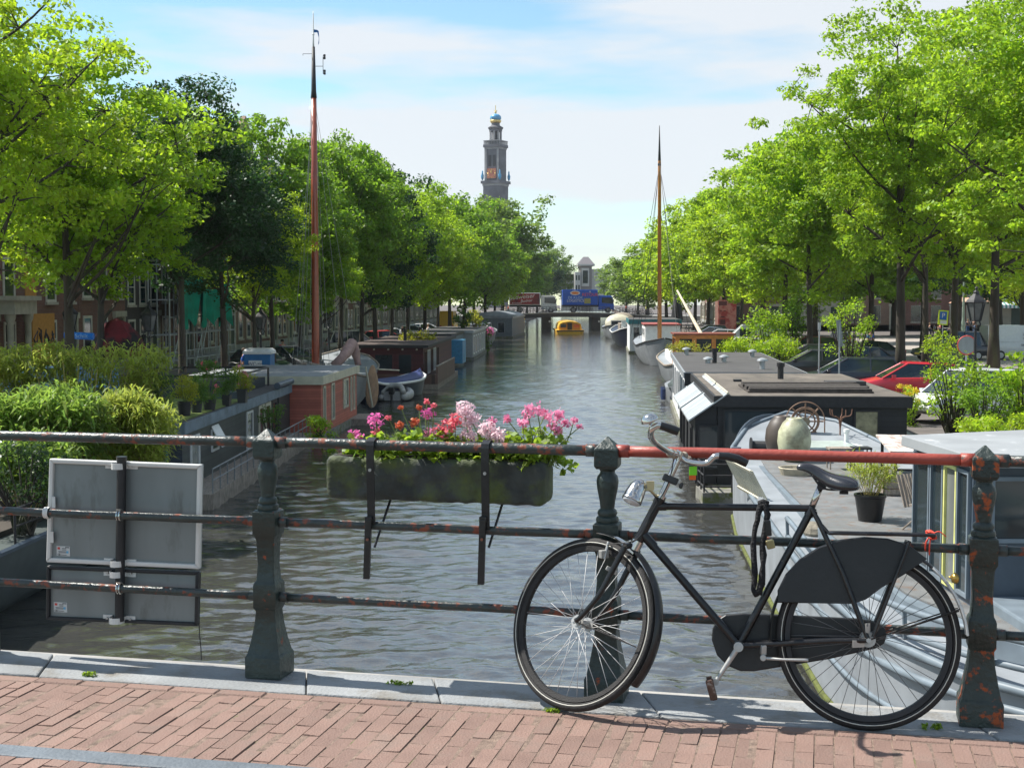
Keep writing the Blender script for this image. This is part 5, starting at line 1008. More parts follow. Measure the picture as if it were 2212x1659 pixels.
for k in range(6): hwin(t6, F, 'c', 1 + k * 2.8, 2.4 + k * 2.8, -3.4, -1.7, M['white'], fw=.12)
F, Ln = frame2((-2.6, 150), (-1.6, 172), -1); t = thing('motor_yacht', 'dark grey motor boat with white hoop rails and a pink flower basket', 'boat', (-4, 160, WATER)); hull(F, Ln, 4.2, WATER + 1.6, 'hull', mat('dark_hull', (.05, .055, .065), .4), t, .5, rail=M['alulight']); MB(F).bx(.7, 3.6, 4, 14, WATER + 1.5, WATER + 2.7).build('cabin', M['steelgrey'], t, bevel=.15); q = MB(F); q.tube(crom([(.1, 1, WATER + 1.8), (.1, .6, WATER + 2.6), (.1, 7, WATER + 2.7), (.1, 7.5, WATER + 1.7)], 4), .05, 6); q.build('hoop_rail', M['white'], t)
v, f = leafcloud([F @ Vector((-.2, .4, WATER + 1.9))] , [.5], 240, .08, 4, .4); tag(npmesh('flower_basket', v, f, PET['magenta'], None), 'magenta flower basket on the bow of the dark grey motor boat', 'flowers')
t7, F, Ln = hboat('houseboat', 'blue-grey shed-like houseboat nearest the far bridge on the left', (0.0, 192), (1.9, 214), -1, 5.6, -.95, mat('blue_grey_boards', (.13, .15, .17), .6), M['steelgrey'], M['steelgrey'])
hwin(t7, F, 'n', 1, 2.0, -3.2, -1.7, M['steelgrey']); q = MB(F); q.loft([[Vector((5.6 * u, y, -.93 + .7 * math.sin(math.pi * u) ** .7)) for u in [k / 8 for k in range(9)]] for y in (0, Ln)]); q.build('arched_roof', M['steelgrey'], t7, smooth=True)
F, Ln = frame2((1.6, 216), (2.5, 228), -1); t = thing('flower_boat', 'small grey boat heaped with yellow flowers at the far bridge', 'boat', (0, 222, WATER)); hull(F, Ln, 3.4, WATER + 1.6, 'hull', M['steelgrey'], t, .8)
v, f = leafcloud([F @ Vector((.9, 1.5, WATER + 2.2)), F @ Vector((1.6, 2.2, WATER + 2.6)), F @ Vector((.5, .8, WATER + 1.8))], [.9] * 3, 260, .16, 4, .4); npmesh('flowers', v, f, leafmat('yellow_petal', (.75, .5, .03), (.8, .6, .05)), t)

# ---- yellow tour boat in mid canal
F = Matrix.Translation(((1232 - 1106) / 3000 * 214, 214, WATER)); t = thing('tour_boat', 'yellow canal tour boat with a curved roof coming out from under the far bridge', 'boat', F.translation)
Myel = mat('bus_yellow', (.75, .42, .02), .4); W_ = 4.3
q = MB(F); q.loft([[Vector((x, y, z)) for x, z in ((-w_, .62), (-w_ * .92, -.3), (w_ * .92, -.3), (w_, .62))] for y, w_ in ((0, 2.0), (.8, 2.2), (14, 2.2), (18, .8))]); q.build('hull', Myel, t)
q = MB(F); q.loft([[Vector((x * 1.02, y, z)) for x, z in ((-w_, .60), (-w_, .42), (w_, .42), (w_, .60))] for y, w_ in ((-.06, 2.05), (14, 2.25))]); q.build('fender_band', M['blackm'], t)
q = MB(F)
arc = [(-1.75 + .15 * 0, .62), (-1.8, 1.0), (-1.62, 1.55), (-1.2, 1.82), (0, 1.98), (1.2, 1.82), (1.62, 1.55), (1.8, 1.0), (1.75, .62)]
arci = [(x * .86, .62 + (z - .62) * .86) for x, z in arc]
q.loft([[Vector((x, y, z)) for x, z in arc] for y in (.9, 15)]); q.build('cabin', Myel, t, auto=60)
q = MB(F); q.loft([[Vector((x, y, z)) for x, z in arci] for y in (.86, .90)]); q.build('end_wall', mat('amber_interior', (.42, .20, .02), .5), t)
for x in (-1.05, 1.05): MB(F).bx(x - .42, x + .42, .80, .86, 1.0, 1.5).build('window', M['glass'] if x < 0 else mat('red_panel', (.45, .12, .04), .5), t)
MB(F).bx(-.42, .3, .78, .86, .62, 1.72).build('doorway', M['blackm'], t)
# ================================================================== trees
M['bark'] = mat('bark', (.050, .040, .030), .9, var=.4, scale=3, bump=.8, bscale=12, stretch=(1, 1, .25), col2=(.07, .085, .035), thr=.6, s2=2, soft=.1)
LEAF = {'lime': leafmat('leaf_lime', (.21, .31, .014), (.54, .74, .03), .55), 'fresh': leafmat('leaf_fresh', (.17, .28, .014), (.44, .66, .03), .52), 'mid': leafmat('leaf_mid', (.11, .20, .018), (.30, .52, .03), .5),
        'dark': leafmat('leaf_dark', (.028, .070, .022), (.05, .14, .02), .5, mix=.3), 'olive': leafmat('leaf_olive', (.09, .15, .03), (.28, .42, .05), .45)}
def tree_geo(seed, H, tH, R, ncl, nleaf, leaf, tr, flat=.5, cr=(.55, 1.1), limbs=9, twigs=True, low=.0):
    """tapered trunk with limbs + a crown of single leaves in spray-like clumps; returns the two meshes"""
    rs = random.Random(seed); cz = (tH + H) / 2; rz = (H - tH) / 2; cl = []
    while len(cl) < ncl:
        d = Vector((rs.gauss(0, 1), rs.gauss(0, 1), rs.gauss(0, 1))).normalized(); k = 1 + .55 * noise.noise(d * 1.6 + Vector((seed, 0, 0))) + .25 * noise.noise(d * 4 + Vector((0, seed, 0)))
        r = rs.random() ** (1 / 2.1) * k
        w_ = 1 if d.z > 0 else 1 - low * abs(d.z)
        p = Vector((d.x * R * r * w_, d.y * R * r * w_, cz + d.z * rz * r * .96))
        if p.z > tH * .85: cl.append(p)
    b = MB(); lean = Vector((rs.uniform(-.35, .35), rs.uniform(-.35, .35), 0)); tp = []
    for i in range(9):
        u = i / 8; tp.append(Vector((math.sin(u * 3 + seed) * .18 * u, math.cos(u * 2.3 + seed) * .18 * u, 0)) + lean * u + Vector((0, 0, u * H * .86)))
    b.tube(tp, [tr * 1.35] + [tr * (1 - .85 * i / 8) for i in range(1, 9)], 9)
    nodes = [(tp[i], tr * .5 * (1 - .8 * i / 8)) for i in range(3, 9)]
    far = sorted(cl, key=lambda p: -(p.x ** 2 + p.y ** 2))[:max(limbs * 5, 10)]
    for k in range(limbs):
        e = far[rs.randrange(len(far))]; u = rs.uniform(.22, .62); h0 = min(max(tH * .75, e.z - Vector((e.x, e.y, 0)).length * rs.uniform(.5, 1.0)), H * .7); j = h0 / (H * .86) * 8; i0 = int(j); s = tp[i0].lerp(tp[min(i0 + 1, 8)], j - i0)
        mid = s.lerp(e, .5) + Vector((rs.uniform(-.3, .3), rs.uniform(-.3, .3), rs.uniform(-.5, .15))); pts = crom([s, mid, e], 5); r0 = tr * .45 * (1 - .6 * h0 / H)
        b.tube(pts, [r0 * (1 - .85 * i / (len(pts) - 1)) for i in range(len(pts))], 6); nodes += [(p, r0 * .4) for p in pts[2::2]]
    if twigs:
        for p in cl:
            if rs.random() < .9:
                q, r = min(nodes, key=lambda n_: (n_[0] - p).length_squared + (4 if n_[0].z > p.z + .3 else 0)); 
                if (q - p).length > 2.0: continue
                b.tube([q, q.lerp(p, .55) + Vector((rs.uniform(-.15, .15), rs.uniform(-.15, .15), rs.uniform(-.1, .2))), p], [max(.016, min(r, .035)), .014, .006], 4)
    v, f = leafcloud(cl, [rs.uniform(*cr) for _ in cl], nleaf, leaf, seed, .55, flat, .58)
    return b, (v, f)
PROTO = {}
def proto(key, **kw): PROTO[key] = tree_geo(**kw)
proto('near_a', seed=3, H=15, tH=4.2, R=4.6, ncl=280, nleaf=125, leaf=.085, tr=.21, flat=.42, cr=(.5, 1.0), limbs=14)
proto('near_b', seed=11, H=13, tH=4.1, R=4.2, ncl=290, nleaf=125, leaf=.085, tr=.19, flat=.42, cr=(.5, .95), limbs=12)
proto('near_c', seed=23, H=18, tH=5.0, R=5.6, ncl=430, nleaf=120, leaf=.10, tr=.27, flat=.45, cr=(.55, 1.05), limbs=16)
proto('cone', seed=8, H=13.4, tH=5.6, R=3.3, ncl=340, nleaf=150, leaf=.085, tr=.19, flat=.7, cr=(.5, .9), limbs=8, low=-.3)
proto('mid_a', seed=31, H=14, tH=3.9, R=4.2, ncl=250, nleaf=110, leaf=.13, tr=.2, flat=.6, cr=(.6, 1.2), twigs=False)
proto('mid_b', seed=37, H=14, tH=3.9, R=4.0, ncl=250, nleaf=110, leaf=.13, tr=.2, flat=.6, cr=(.6, 1.2), twigs=False)
proto('mid_c', seed=41, H=15, tH=4.1, R=4.6, ncl=270, nleaf=110, leaf=.13, tr=.2, flat=.6, cr=(.6, 1.2), twigs=False)
proto('far_a', seed=53, H=16, tH=3.0, R=4.8, ncl=190, nleaf=80, leaf=.22, tr=.24, flat=.7, cr=(.9, 1.6), limbs=6, twigs=False)
proto('far_b', seed=59, H=16, tH=3.0, R=5.0, ncl=190, nleaf=80, leaf=.22, tr=.24, flat=.7, cr=(.9, 1.6), limbs=6, twigs=False)
MESHC = {}
def tree(key, X, Y, H, R, leafk, label, rz=None, z=QUAY, group='trees along the canal quays', cat='tree'):
    base = {'near_a': (15, 4.6), 'near_b': (13, 4.2), 'near_c': (18, 5.6), 'cone': (13.4, 3.3), 'mid_a': (14, 4.2), 'mid_b': (14, 4.0), 'mid_c': (15, 4.6), 'far_a': (16, 4.8), 'far_b': (16, 5.0)}[key]
    t = bpy.data.objects.new('tree', None); COL.objects.link(t); tag(t, label, cat, group); WM[t.name] = Matrix.Identity(4)
    if key not in MESHC:
        b, (v, f) = PROTO[key]; tr_ = b.build('trunk', M['bark'], t, smooth=True); cr_ = npmesh('crown', v, f, LEAF['mid'], t); MESHC[key] = (tr_.data, cr_.data)
    else:
        tr_ = link('trunk', MESHC[key][0], t); cr_ = link('crown', MESHC[key][1], t)
    tr_.matrix_parent_inverse = Matrix.Identity(4); cr_.matrix_parent_inverse = Matrix.Identity(4)
    cr_.material_slots[0].link = 'OBJECT'; cr_.material_slots[0].material = LEAF[leafk]
    t.location = (X, Y, z); t.rotation_euler = (0, 0, random.uniform(0, 6.28) if rz is None else rz); t.scale = (R / base[1], R / base[1], H / base[0]); return t
def pxX(x, Y): return (x - 1106) / 3000 * Y
LT = [  # key, trunk x in the picture, distance, height, radius, colour, label
 ('near_a', -60, 39, 15.0, 4.4, 'lime', 'airy yellow-green tree at the left edge whose trunk is out of view'), ('near_b', 150, 46, 13.2, 4.5, 'fresh', 'spreading lime-green tree above the blue van roof at the left'),
 ('near_b', 215, 49.5, 11.0, 3.8, 'fresh', 'fresh green tree with a slanting branch behind the lime-green one at the left'), ('cone', 395, 55, 12.6, 3.1, 'dark', 'dark green conical tree in front of the green scaffold net'),
 ('cone', 484, 61.8, 10.5, 3.2, 'dark', 'lower dark green tree with a forked trunk right of the scaffold net'), ('near_b', 552, 66, 10.4, 2.7, 'lime', 'narrow lime-green tree left of the tall red-brown mast'),
 ('mid_a', 590, 71, 13.6, 3.2, 'mid', 'dark topped green tree just left of the tall mast'), ('mid_b', 648, 77, 12.0, 3.2, 'mid', 'green tree directly behind the tall mast'), ('near_b', 690, 80, 9.0, 2.6, 'fresh', 'low bright green tree at the foot of the tall mast'),
 ('mid_c', 735, 88, 15.2, 4.0, 'mid', 'tall mid-green tree right of the tall mast'), ('mid_a', 780, 95, 14.0, 3.6, 'mid', 'green tree behind the wine red houseboat'), ('mid_b', 812, 103, 14.2, 3.9, 'dark', 'dark green tree above the flue of the wine red houseboat'),
 ('mid_c', 845, 111, 14.0, 4.0, 'fresh', 'bright green tree above the far end of the wine red houseboat'), ('mid_a', 880, 122, 14.5, 4.2, 'fresh', 'fresh green tree above the houseboat with the blue cabin'), ('mid_b', 918, 134, 13.6, 4.2, 'lime', 'lime-green tree above the light grey houseboat'),
 ('mid_c', 945, 147, 14.0, 4.4, 'fresh', 'bright green tree left of the dark grey motor boat'), ('far_a', 972, 161, 16.2, 4.8, 'mid', 'green tree above the dark grey motor boat'), ('far_b', 1003, 178, 17.2, 5.0, 'mid', 'tall round green tree left of the church tower'),
 ('far_a', 1025, 194, 17.5, 5.2, 'olive', 'tall green tree just left below the church tower'), ('far_b', 1048, 212, 16.6, 5.4, 'mid', 'green tree over the rear of the maroon truck'), ('far_a', 1068, 228, 14.0, 5.0, 'fresh', 'bright tree hanging over the cab of the maroon truck'),
 ('far_b', 1086, 262, 23.5, 8.2, 'olive', 'very large dark elm right of the church tower base'), ('far_a', 1120, 300, 17.0, 6.0, 'mid', 'green tree on the left bank beyond the far bridge'), ('far_b', 1138, 345, 16.0, 6.5, 'olive', 'hazy tree above the gap between the two trucks'),
 ('far_a', 1160, 400, 18.5, 7, 'dark', 'distant dark tree left of the grey-roofed corner building'), ('far_b', 1192, 450, 21, 7, 'olive', 'distant blue-green tree next to the corner building')]
for k, x, Y, H, R, lk_, lb in LT: tree(k, pxX(x, Y), Y, H, R, lk_, lb, rz={0: 0}.get(x))
RT = [('near_c', 1946, 62, 17.6, 5.0, 'fresh', 'tree with a low forked trunk behind the red car'), ('mid_c', 1752, 84, 15.8, 4.8, 'fresh', 'green tree with a straight trunk between the parked dark cars'), ('mid_a', 1693, 98, 15.4, 4.9, 'fresh', 'green tree left of the round shrubs on the right quay'),
 ('mid_b', 1645, 112, 15.4, 4.6, 'lime', 'bright tree above the white delivery van'), ('mid_c', 1598, 126, 15.2, 4.6, 'fresh', 'green tree beside the red mural on the right quay'), ('mid_a', 1560, 142, 15.4, 4.8, 'lime', 'lime tree left of the red mural on the right quay'),
 ('mid_b', 1528, 158, 15.4, 5.0, 'fresh', 'green tree right behind the orange mast'), ('far_a', 1500, 176, 15.8, 5.2, 'lime', 'lime tree left of the orange mast on the right quay'), ('far_b', 1468, 194, 15.2, 5.4, 'lime', 'light green tree above the dark blue clipper'),
 ('far_a', 1440, 214, 15.0, 6.0, 'fresh', 'green tree above the cars at the right end of the far bridge'), ('far_b', 1400, 262, 14.2, 6.6, 'olive', 'dull green tree right of the blue truck'), ('far_a', 1378, 310, 13.5, 6.6, 'olive', 'hazy tree on the right bank beyond the far bridge'), ('far_b', 1352, 370, 15, 7.5, 'olive', 'far hazy tree right of the corner building'),
 ('near_c', 2147, 75, 20.5, 6.2, 'fresh', 'tall straight-trunked tree beside the street lantern at the right edge'), ('near_a', 2250, 52, 17.5, 5.2, 'fresh', 'leafy tree reaching in from beyond the right edge'), ('near_c', 2060, 88, 19.5, 5.6, 'fresh', 'tall tree behind the parking sign whose crown fills the upper right'), ('near_b', 2000, 70, 17.0, 4.2, 'lime', 'bright tree just right of the forked trunk'), ('mid_c', 1995, 96, 16.5, 5.6, 'mid', 'tree between the forked tree and the parking sign'),
 ('mid_a', 2210, 112, 15, 5.5, 'lime', 'yellow-green tree at the right edge above the white van'), ('mid_b', 1880, 108, 16, 5.4, 'mid', 'tree behind the forked tree on the square'), ('mid_c', 1820, 128, 16, 5.6, 'mid', 'tree in the middle of the square behind the dark cars'),
 ('mid_a', 2070, 138, 15.5, 6, 'dark', 'dark green tree in front of the cafe left of its parasol'), ('mid_b', 2160, 150, 15.5, 6.5, 'dark', 'dark green tree shading the cafe terrace'), ('far_a', 1930, 152, 15.5, 6.4, 'mid', 'dark tree at the back of the square'), ('far_b', 1760, 150, 15.5, 6, 'mid', 'tree at the left end of the square')]
for k, x, Y, H, R, lk_, lb in RT: tree(k, pxX(x, Y), Y, H, R, lk_, lb)

# ================================================================== houses
BR = [brickmat('brick_%d' % i, a, b, m_, 'Y') for i, (a, b, m_) in enumerate((((.20, .075, .050), (.14, .05, .038), (.20, .17, .14)), ((.055, .045, .045), (.075, .06, .055), (.08, .075, .07)), ((.24, .13, .085), (.18, .095, .06), (.25, .22, .18)), ((.10, .022, .025), (.085, .02, .02), (.1, .03, .03)), ((.28, .24, .19), (.24, .2, .16), (.3, .28, .24))))]
M['plaster'] = mat('cream_plaster', (.44, .41, .33), .8, var=.1, scale=1); M['ornament'] = mat('stone_cream', (.42, .39, .31), .75, var=.15, scale=3); M['rooft'] = mat('slate_roof', (.07, .065, .065), .7, var=.3, scale=4); M['greensh'] = mat('dark_green_door', (.02, .05, .035), .4); M['sashw'] = mat('sash_white', (.56, .54, .46), .55, var=.1)
def house(P0, P1, bank, H, wallm, n, floors, label, gable='flat', depth=9, winm=None, z0=QUAY, trimm=None, ply=(), group='canal houses'):
    F, W_ = frame2(P0, P1, bank); t = thing('canal_house', label, 'house', F @ Vector((depth / 2, W_ / 2, z0)), group); trimm = trimm or M['ornament']; winm = winm or M['sashw']
    MB(F).bx(0, depth, .01, W_ - .01, z0, z0 + H).build('wall', wallm, t)
    MB(F).bx(-.06, .0, .02, W_ - .02, z0, z0 + .75).build('plinth', M['stone'], t)
    if gable == 'flat':
        MB(F).bx(-.38, .1, -.0, W_, z0 + H - .55, z0 + H).build('cornice', trimm, t); q = MB(F); q.prism([Vector((.3, 0.05, z0 + H)), Vector((depth / 2, .05, z0 + H + 2.2)), Vector((depth - .3, .05, z0 + H))], F.to_3x3().inverted() @ (F.to_3x3() @ Vector((0, W_ - .1, 0)))); q.build('roof', M['rooft'], t)
    else:
        q = MB(F); st_ = [(0, 0), (0, .9), (.12, .9), (.12, 1.8), (.26, 1.8), (.26, 2.7), (.4, 2.7), (.4, 3.5), (.6, 3.5), (.6, 2.7), (.74, 2.7), (.74, 1.8), (.88, 1.8), (.88, .9), (1, .9), (1, 0)] if gable == 'step' else [(0, 0), (.06, .8), (.2, 1.1), (.27, 2.4), (.38, 2.9), (.5, 3.5), (.62, 2.9), (.73, 2.4), (.8, 1.1), (.94, .8), (1, 0)]
        q.loft([[Vector((x, u * W_, z0 + H + h)) for u, h in st_] for x in (0, .35)]); q.build('gable', wallm, t); q = MB(F); q.loft([[Vector((x, .05, z0 + H)), Vector((x, W_ / 2, z0 + H + 2.8)), Vector((x, W_ - .05, z0 + H))] for x in (.36, depth)]); q.build('roof', M['rooft'], t)
    ww = min(1.25, W_ / n * .60); proto_w = None; fh = (H - 1.0) / floors
    for fl in range(floors):
        hgt = fh * (.70 if fl < floors - 1 else .55)
        pw = None
        for k in range(n):
            yc = W_ * (k + .5) / n; zb_w = z0 + .75 + fl * fh + fh * .12
            if fl == 0 and k == n - 1 and n > 2:
                d_ = MB(F); d_.bx(-.05, .02, yc - .62, yc + .62, z0 + .3, z0 + 3.0); d_.build('door', M['greensh'], t); q = MB(F); q.bx(-.14, .01, yc - .82, yc - .62, z0 + .1, z0 + 3.1); q.bx(-.14, .01, yc + .62, yc + .82, z0 + .1, z0 + 3.1); q.bx(-.2, .01, yc - .9, yc + .9, z0 + 3.1, z0 + 3.4); q.build('door_frame', trimm, t); q = MB(F); q.bx(-.9, -.07, yc - .7, yc + .7, z0, z0 + .2); q.bx(-.6, -.07, yc - .7, yc + .7, z0 + .2, z0 + .4); q.build('steps', M['stone'], t); continue
            if (fl, k) in ply:
                MB(F).bx(-.03, .01, yc - ww / 2, yc + ww / 2, zb_w, zb_w + hgt).build('boarded_window', M.setdefault('ply', mat('orange_plywood', (.50, .24, .05), .7, var=.1)), t); continue
            if pw is None:
                pw = hwin(t, F, 'c', yc - ww / 2, yc + ww / 2, zb_w, zb_w + hgt, winm, fw=.13); pw_y = yc
                MB(F).bx(-.12, .01, yc - ww / 2 - .08, yc + ww / 2 + .08, zb_w - .13, zb_w).build('sill', trimm, pw); q = MB(F); q.bx(-.05, -.0, yc - ww / 2 + .1, yc + ww / 2 - .1, zb_w + hgt * .52, zb_w + hgt * .52 + .07); q.build('glazing_bar', winm, pw)
            else:
                off = (F.to_3x3() @ Vector((0, yc - pw_y, 0))); c = dup(pw, parent=t); c.matrix_parent_inverse = WM[t.name].inverted(); c.location = off
    return t
def LX(Y): return XL(Y) - 10.3
Y = 52; hk = 0
LH = [(8.0, 12.5, 3, 4, 4, 'dark red plastered house with a carved stone doorway at the far left', 'flat', ()), (9.5, 12.3, 0, 4, 4, 'red-brown brick house with boarded orange windows and a graffitied board', 'flat', ((0, 1), (1, 1))), (7, 13, 0, 3, 4, 'red-brown brick house next to the one with boarded windows', 'flat', ()),
 (6.0, 11.6, 1, 3, 4, 'near-black brick house behind the red market parasol', 'bell', ()), (7, 12.2, 2, 3, 4, 'brown brick house left of the scaffolded facade', 'step', ()), (11, 13, 2, 4, 4, 'brown brick house wrapped in scaffolding and green net', 'flat', ())]
for i in range(24): LH.append((random.choice((5.8, 6.4, 7.2)), random.uniform(11.5, 14.5), random.choice((0, 1, 2, 2, 4)), 3, 4, '', random.choice(('flat', 'step', 'bell', 'flat')), ()))
lname = ['right of the scaffolded facade', 'left of the tall mast', 'behind the tall mast', 'right of the tall mast', 'above the wine red houseboat', 'behind the parked cream estate car', 'above the blue cabin', 'above the light grey houseboat']
brn = {0: 'red-brown brick', 1: 'near-black brick', 2: 'brown brick', 3: 'dark red', 4: 'pale stone'}; gn = {'flat': 'flat cornice', 'step': 'stepped gable', 'bell': 'bell gable'}
cnt = {}
for i, (wd_, H, b_, n_, fl_, lb, gb, ply) in enumerate(LH):
    if not lb:
        j = i - 6; lb = '%s house with %s, %s' % (brn[b_], gn[gb], lname[j] if j < len(lname) else '%s from the far bridge on the left bank' % ['first', 'second', 'third', 'fourth', 'fifth', 'sixth', 'seventh', 'eighth', 'ninth', 'tenth', 'eleventh', 'twelfth', 'thirteenth', 'fourteenth', 'fifteenth', 'sixteenth'][29 - i])
    if i < 14 or i % 1 == 0: house((LX(Y), Y), (LX(Y + wd_), Y + wd_), -1, H, BR[b_], n_, fl_, lb, gb, ply=ply)
    if i == 5: SC = (Y, Y + wd_)
    Y += wd_ + .02
    if Y > 232: break
Y = 178
for i in range(7):
    wd_ = 7.5; b_ = [2, 0, 4, 1, 2, 0, 4][i]; house((XR(Y) + 9, Y), (XR(Y + wd_) + 9, Y + wd_), 1, 12.5 + (i % 3), BR[b_], 3, 4, '%s house, %s on the right quay past the square' % (brn[b_], ['first', 'second', 'third', 'fourth', 'fifth', 'sixth', 'seventh'][i]), ['flat', 'step', 'bell'][i % 3]); Y += wd_ + .02
# row behind the square, facing the viewer
X = 27
BRX = [brickmat('brick_front_%d' % i, a, b, m_, 'X') for i, (a, b, m_) in enumerate((((.20, .075, .050), (.14, .05, .038), (.20, .17, .14)), ((.24, .13, .085), (.18, .095, .06), (.25, .22, .18))))]
for i in range(7):
    wd_ = 7.6; nm_ = ['leftmost', 'second', 'third', 'fourth', 'fifth', 'sixth', 'seventh'][i]
    # canal_house() faces the water; here the frame is turned so that the facade looks towards the bridge
    house((X, 176.0), (X + wd_, 176.0), 1, 13, [BRX[0], M['plaster'], BRX[1], BRX[0], M['plaster'], BRX[1], BRX[0]][i], 3, 4, '%s house from the left in the row behind the square' % nm_, ['flat', 'step', 'bell'][i % 3], depth=-9); X += wd_ + .02
# scaffolding with the green net
sc = thing('scaffolding', 'tube scaffolding with a torn green net on the canal house left of the tall mast', 'scaffolding', (LX(92) + 1.5, 92, QUAY)); q = MB()
SC = (80, 91.5)
ys = [lrp(SC[0] - 1, SC[1] + 2, k / 9) for k in range(10)]; M['tube'] = mat('galvanised_tube', (.45, .46, .46), .5, .3)
for y in ys:
    for dx in (.5, 1.7): q.cyl((LX(y) + dx, y, QUAY), (LX(y) + dx, y, QUAY + 11), .05, n=5)
    for z in (.5, 2, 4, 6, 8, 10): q.cyl((LX(y) + .5, y, QUAY + z), (LX(y) + 1.7, y, QUAY + z), .04, n=5)
for z in (.5, 1, 2, 3, 4, 5, 6, 7, 8, 9, 10): q.cyl((LX(ys[0]) + 1.7, ys[0], QUAY + z), (LX(ys[-1]) + 1.7, ys[-1], QUAY + z), .04, n=5)
for k in range(9): q.cyl((LX(ys[k]) + 1.75, ys[k], QUAY + (k % 3)), (LX(ys[k + 1]) + 1.75, ys[k + 1], QUAY + 2 + (k % 3)), .04, n=5)
q.build('tubes', M['tube'], sc)
q = MB(); rows = []
for k in range(41):
    y = lrp(ys[0] + .6, ys[-1] - 2.2, k / 40); zt = QUAY + 10.5; zb_n = QUAY + 2.6 + .35 * math.sin(k * .9) + (1.6 if 14 < k < 17 else 0); rows.append([Vector((LX(y) + 1.95 + .14 * math.sin(k * 1.3 + z_ * 1.1) + .1 * math.sin(k * .5), y, lrp(zb_n, zt, z_ / 8))) for z_ in range(9)])
q.loft(rows, False, False); q.build('net', mat('green_net', (.0, .28, .20), .8, var=.25, scale=1.5, bump=.4, bscale=6), sc, smooth=True)
# carved doorway, graffitied board
dw = MB(); y = 52.5
pf = thing('door_hoarding', 'orange plywood board with dark graffiti leaning on the red-brown brick house', 'board', (LX(63) + .6, 63, QUAY)); a, b = 62.6, 65.2
q = MB(); q.loft([[Vector((LX(yy) + .4, yy, z)) for z in (QUAY + .0, QUAY + 3.4)] + [Vector((LX(yy) + .46, yy, z)) for z in (QUAY + 3.4, QUAY)] for yy in (a, b)]); q.build('panel', M['ply'], pf)
q = MB(); g_ = random.Random(4)
for k in range(5):
    yy = lrp(a + .3, b - .3, k / 4); q.tube([Vector((LX(yy) + .48, yy + g_.uniform(-.3, .3), QUAY + 2.0 + g_.uniform(-.1, .8))) for _ in range(7)], .03, 4)
q.build('graffiti', M['ink'], pf)
pr = thing('stone_portal', 'carved pale stone doorway surround on the dark red house at the far left', 'doorway', (LX(61), 61, QUAY))
for yy in (60.1, 62.0): q = MB(); q.lathe([(.24, 0), (.24, .5), (.17, .6), (.14, 1.5), (.15, 3.0), (.23, 3.2), (.25, 3.4)], (LX(yy) + .5, yy, QUAY), 12); q.build('column', M['ornament'], pr, auto=40)
q = MB(); q.bx(LX(61) + .05, LX(61) + .8, 59.7, 62.5, QUAY + 3.4, QUAY + 4.0); q.bx(LX(61), LX(61) + .95, 59.5, 62.7, QUAY + 4.0, QUAY + 4.2); q.build('entablature', M['ornament'], pr)
# distant corner building and block at the end of the canal
M['paleb'] = mat('pale_render', (.50, .49, .46), .8, var=.08); M['greyroof'] = mat('grey_roof', (.13, .12, .13), .7, var=.2)
def FX(x, Y): return pxX(x, Y)
Yb = 440; cb_ = thing('corner_building', 'distant pale corner building with a steep grey roof at the end of the canal', 'building', (FX(1262, Yb), Yb, QUAY))
x0, x1, x2 = FX(1241, Yb), FX(1253, Yb), FX(1278, Yb); zt = hz(588, Yb); z2 = hz(571, Yb); MB().bx(x2, x2 + 5, Yb + 1, Yb + 18, QUAY, z2 - 1.5).build('side_wing', M['paleb'], cb_)
MB().bx(x1, x2, Yb, Yb + 12, QUAY, z2).build('main_block', mat('grey_brick', (.22, .20, .19), .8), cb_); MB().bx(x0, x1, Yb - 2, Yb + 8, QUAY, zt).build('corner_tower', M['paleb'], cb_)
q = MB(); q.loft([[Vector((x1 - .8, Yb - .8, z2)), Vector((x2 + .8, Yb - .8, z2)), Vector((x2 + .8, Yb + 13, z2)), Vector((x1 - .8, Yb + 13, z2))], [Vector((x1 + 1.2, Yb + 3, z2 + 2.4)), Vector((x2 - 1.0, Yb + 3, z2 + 2.4)), Vector((x2 - 1.0, Yb + 9, z2 + 2.4)), Vector((x1 + 1.2, Yb + 9, z2 + 2.4))]]); q.build('roof', M['greyroof'], cb_)
MB().bx(x1 - .9, x2 + .9, Yb - .9, Yb + 13.1, z2 - .5, z2).build('eaves', M['paleb'], cb_)
MB().bx(x1 + .4, x1 + 2.8, Yb - .3, Yb, z2 - 7, z2 - 1.2).build('window_bay', M['paleb'], cb_); MB().bx(x1 + .8, x1 + 2.4, Yb - .35, Yb - .2, z2 - 6, z2 - 2).build('window', M['glass'], cb_)
for r in range(5):
    for c in range(2): MB().bx(x0 + .25 + c * .8, x0 + .7 + c * .8, Yb - 2.06, Yb - 1.99, zt - 2.6 - r * 3.1, zt - 1 - r * 3.1).build('window', M['glass'], cb_)
b2_ = thing('apartment_block', 'distant low grey block left of the corner building', 'building', (FX(1228, 470), 470, QUAY)); MB().bx(FX(1212, 470), FX(1243, 470), 470, 485, QUAY, hz(600, 470)).build('wall', M['paleb'], b2_); MB().bx(FX(1214, 470), FX(1240, 470), 471, 484, hz(600, 470), hz(592, 470)).build('attic', M['greyroof'], b2_); 
for r in range(2): MB().bx(FX(1215, 470), FX(1241, 470), 469.9, 470.01, hz(606 + r * 12, 470), hz(602 + r * 12, 470)).build('window_band', M['glass'], b2_)

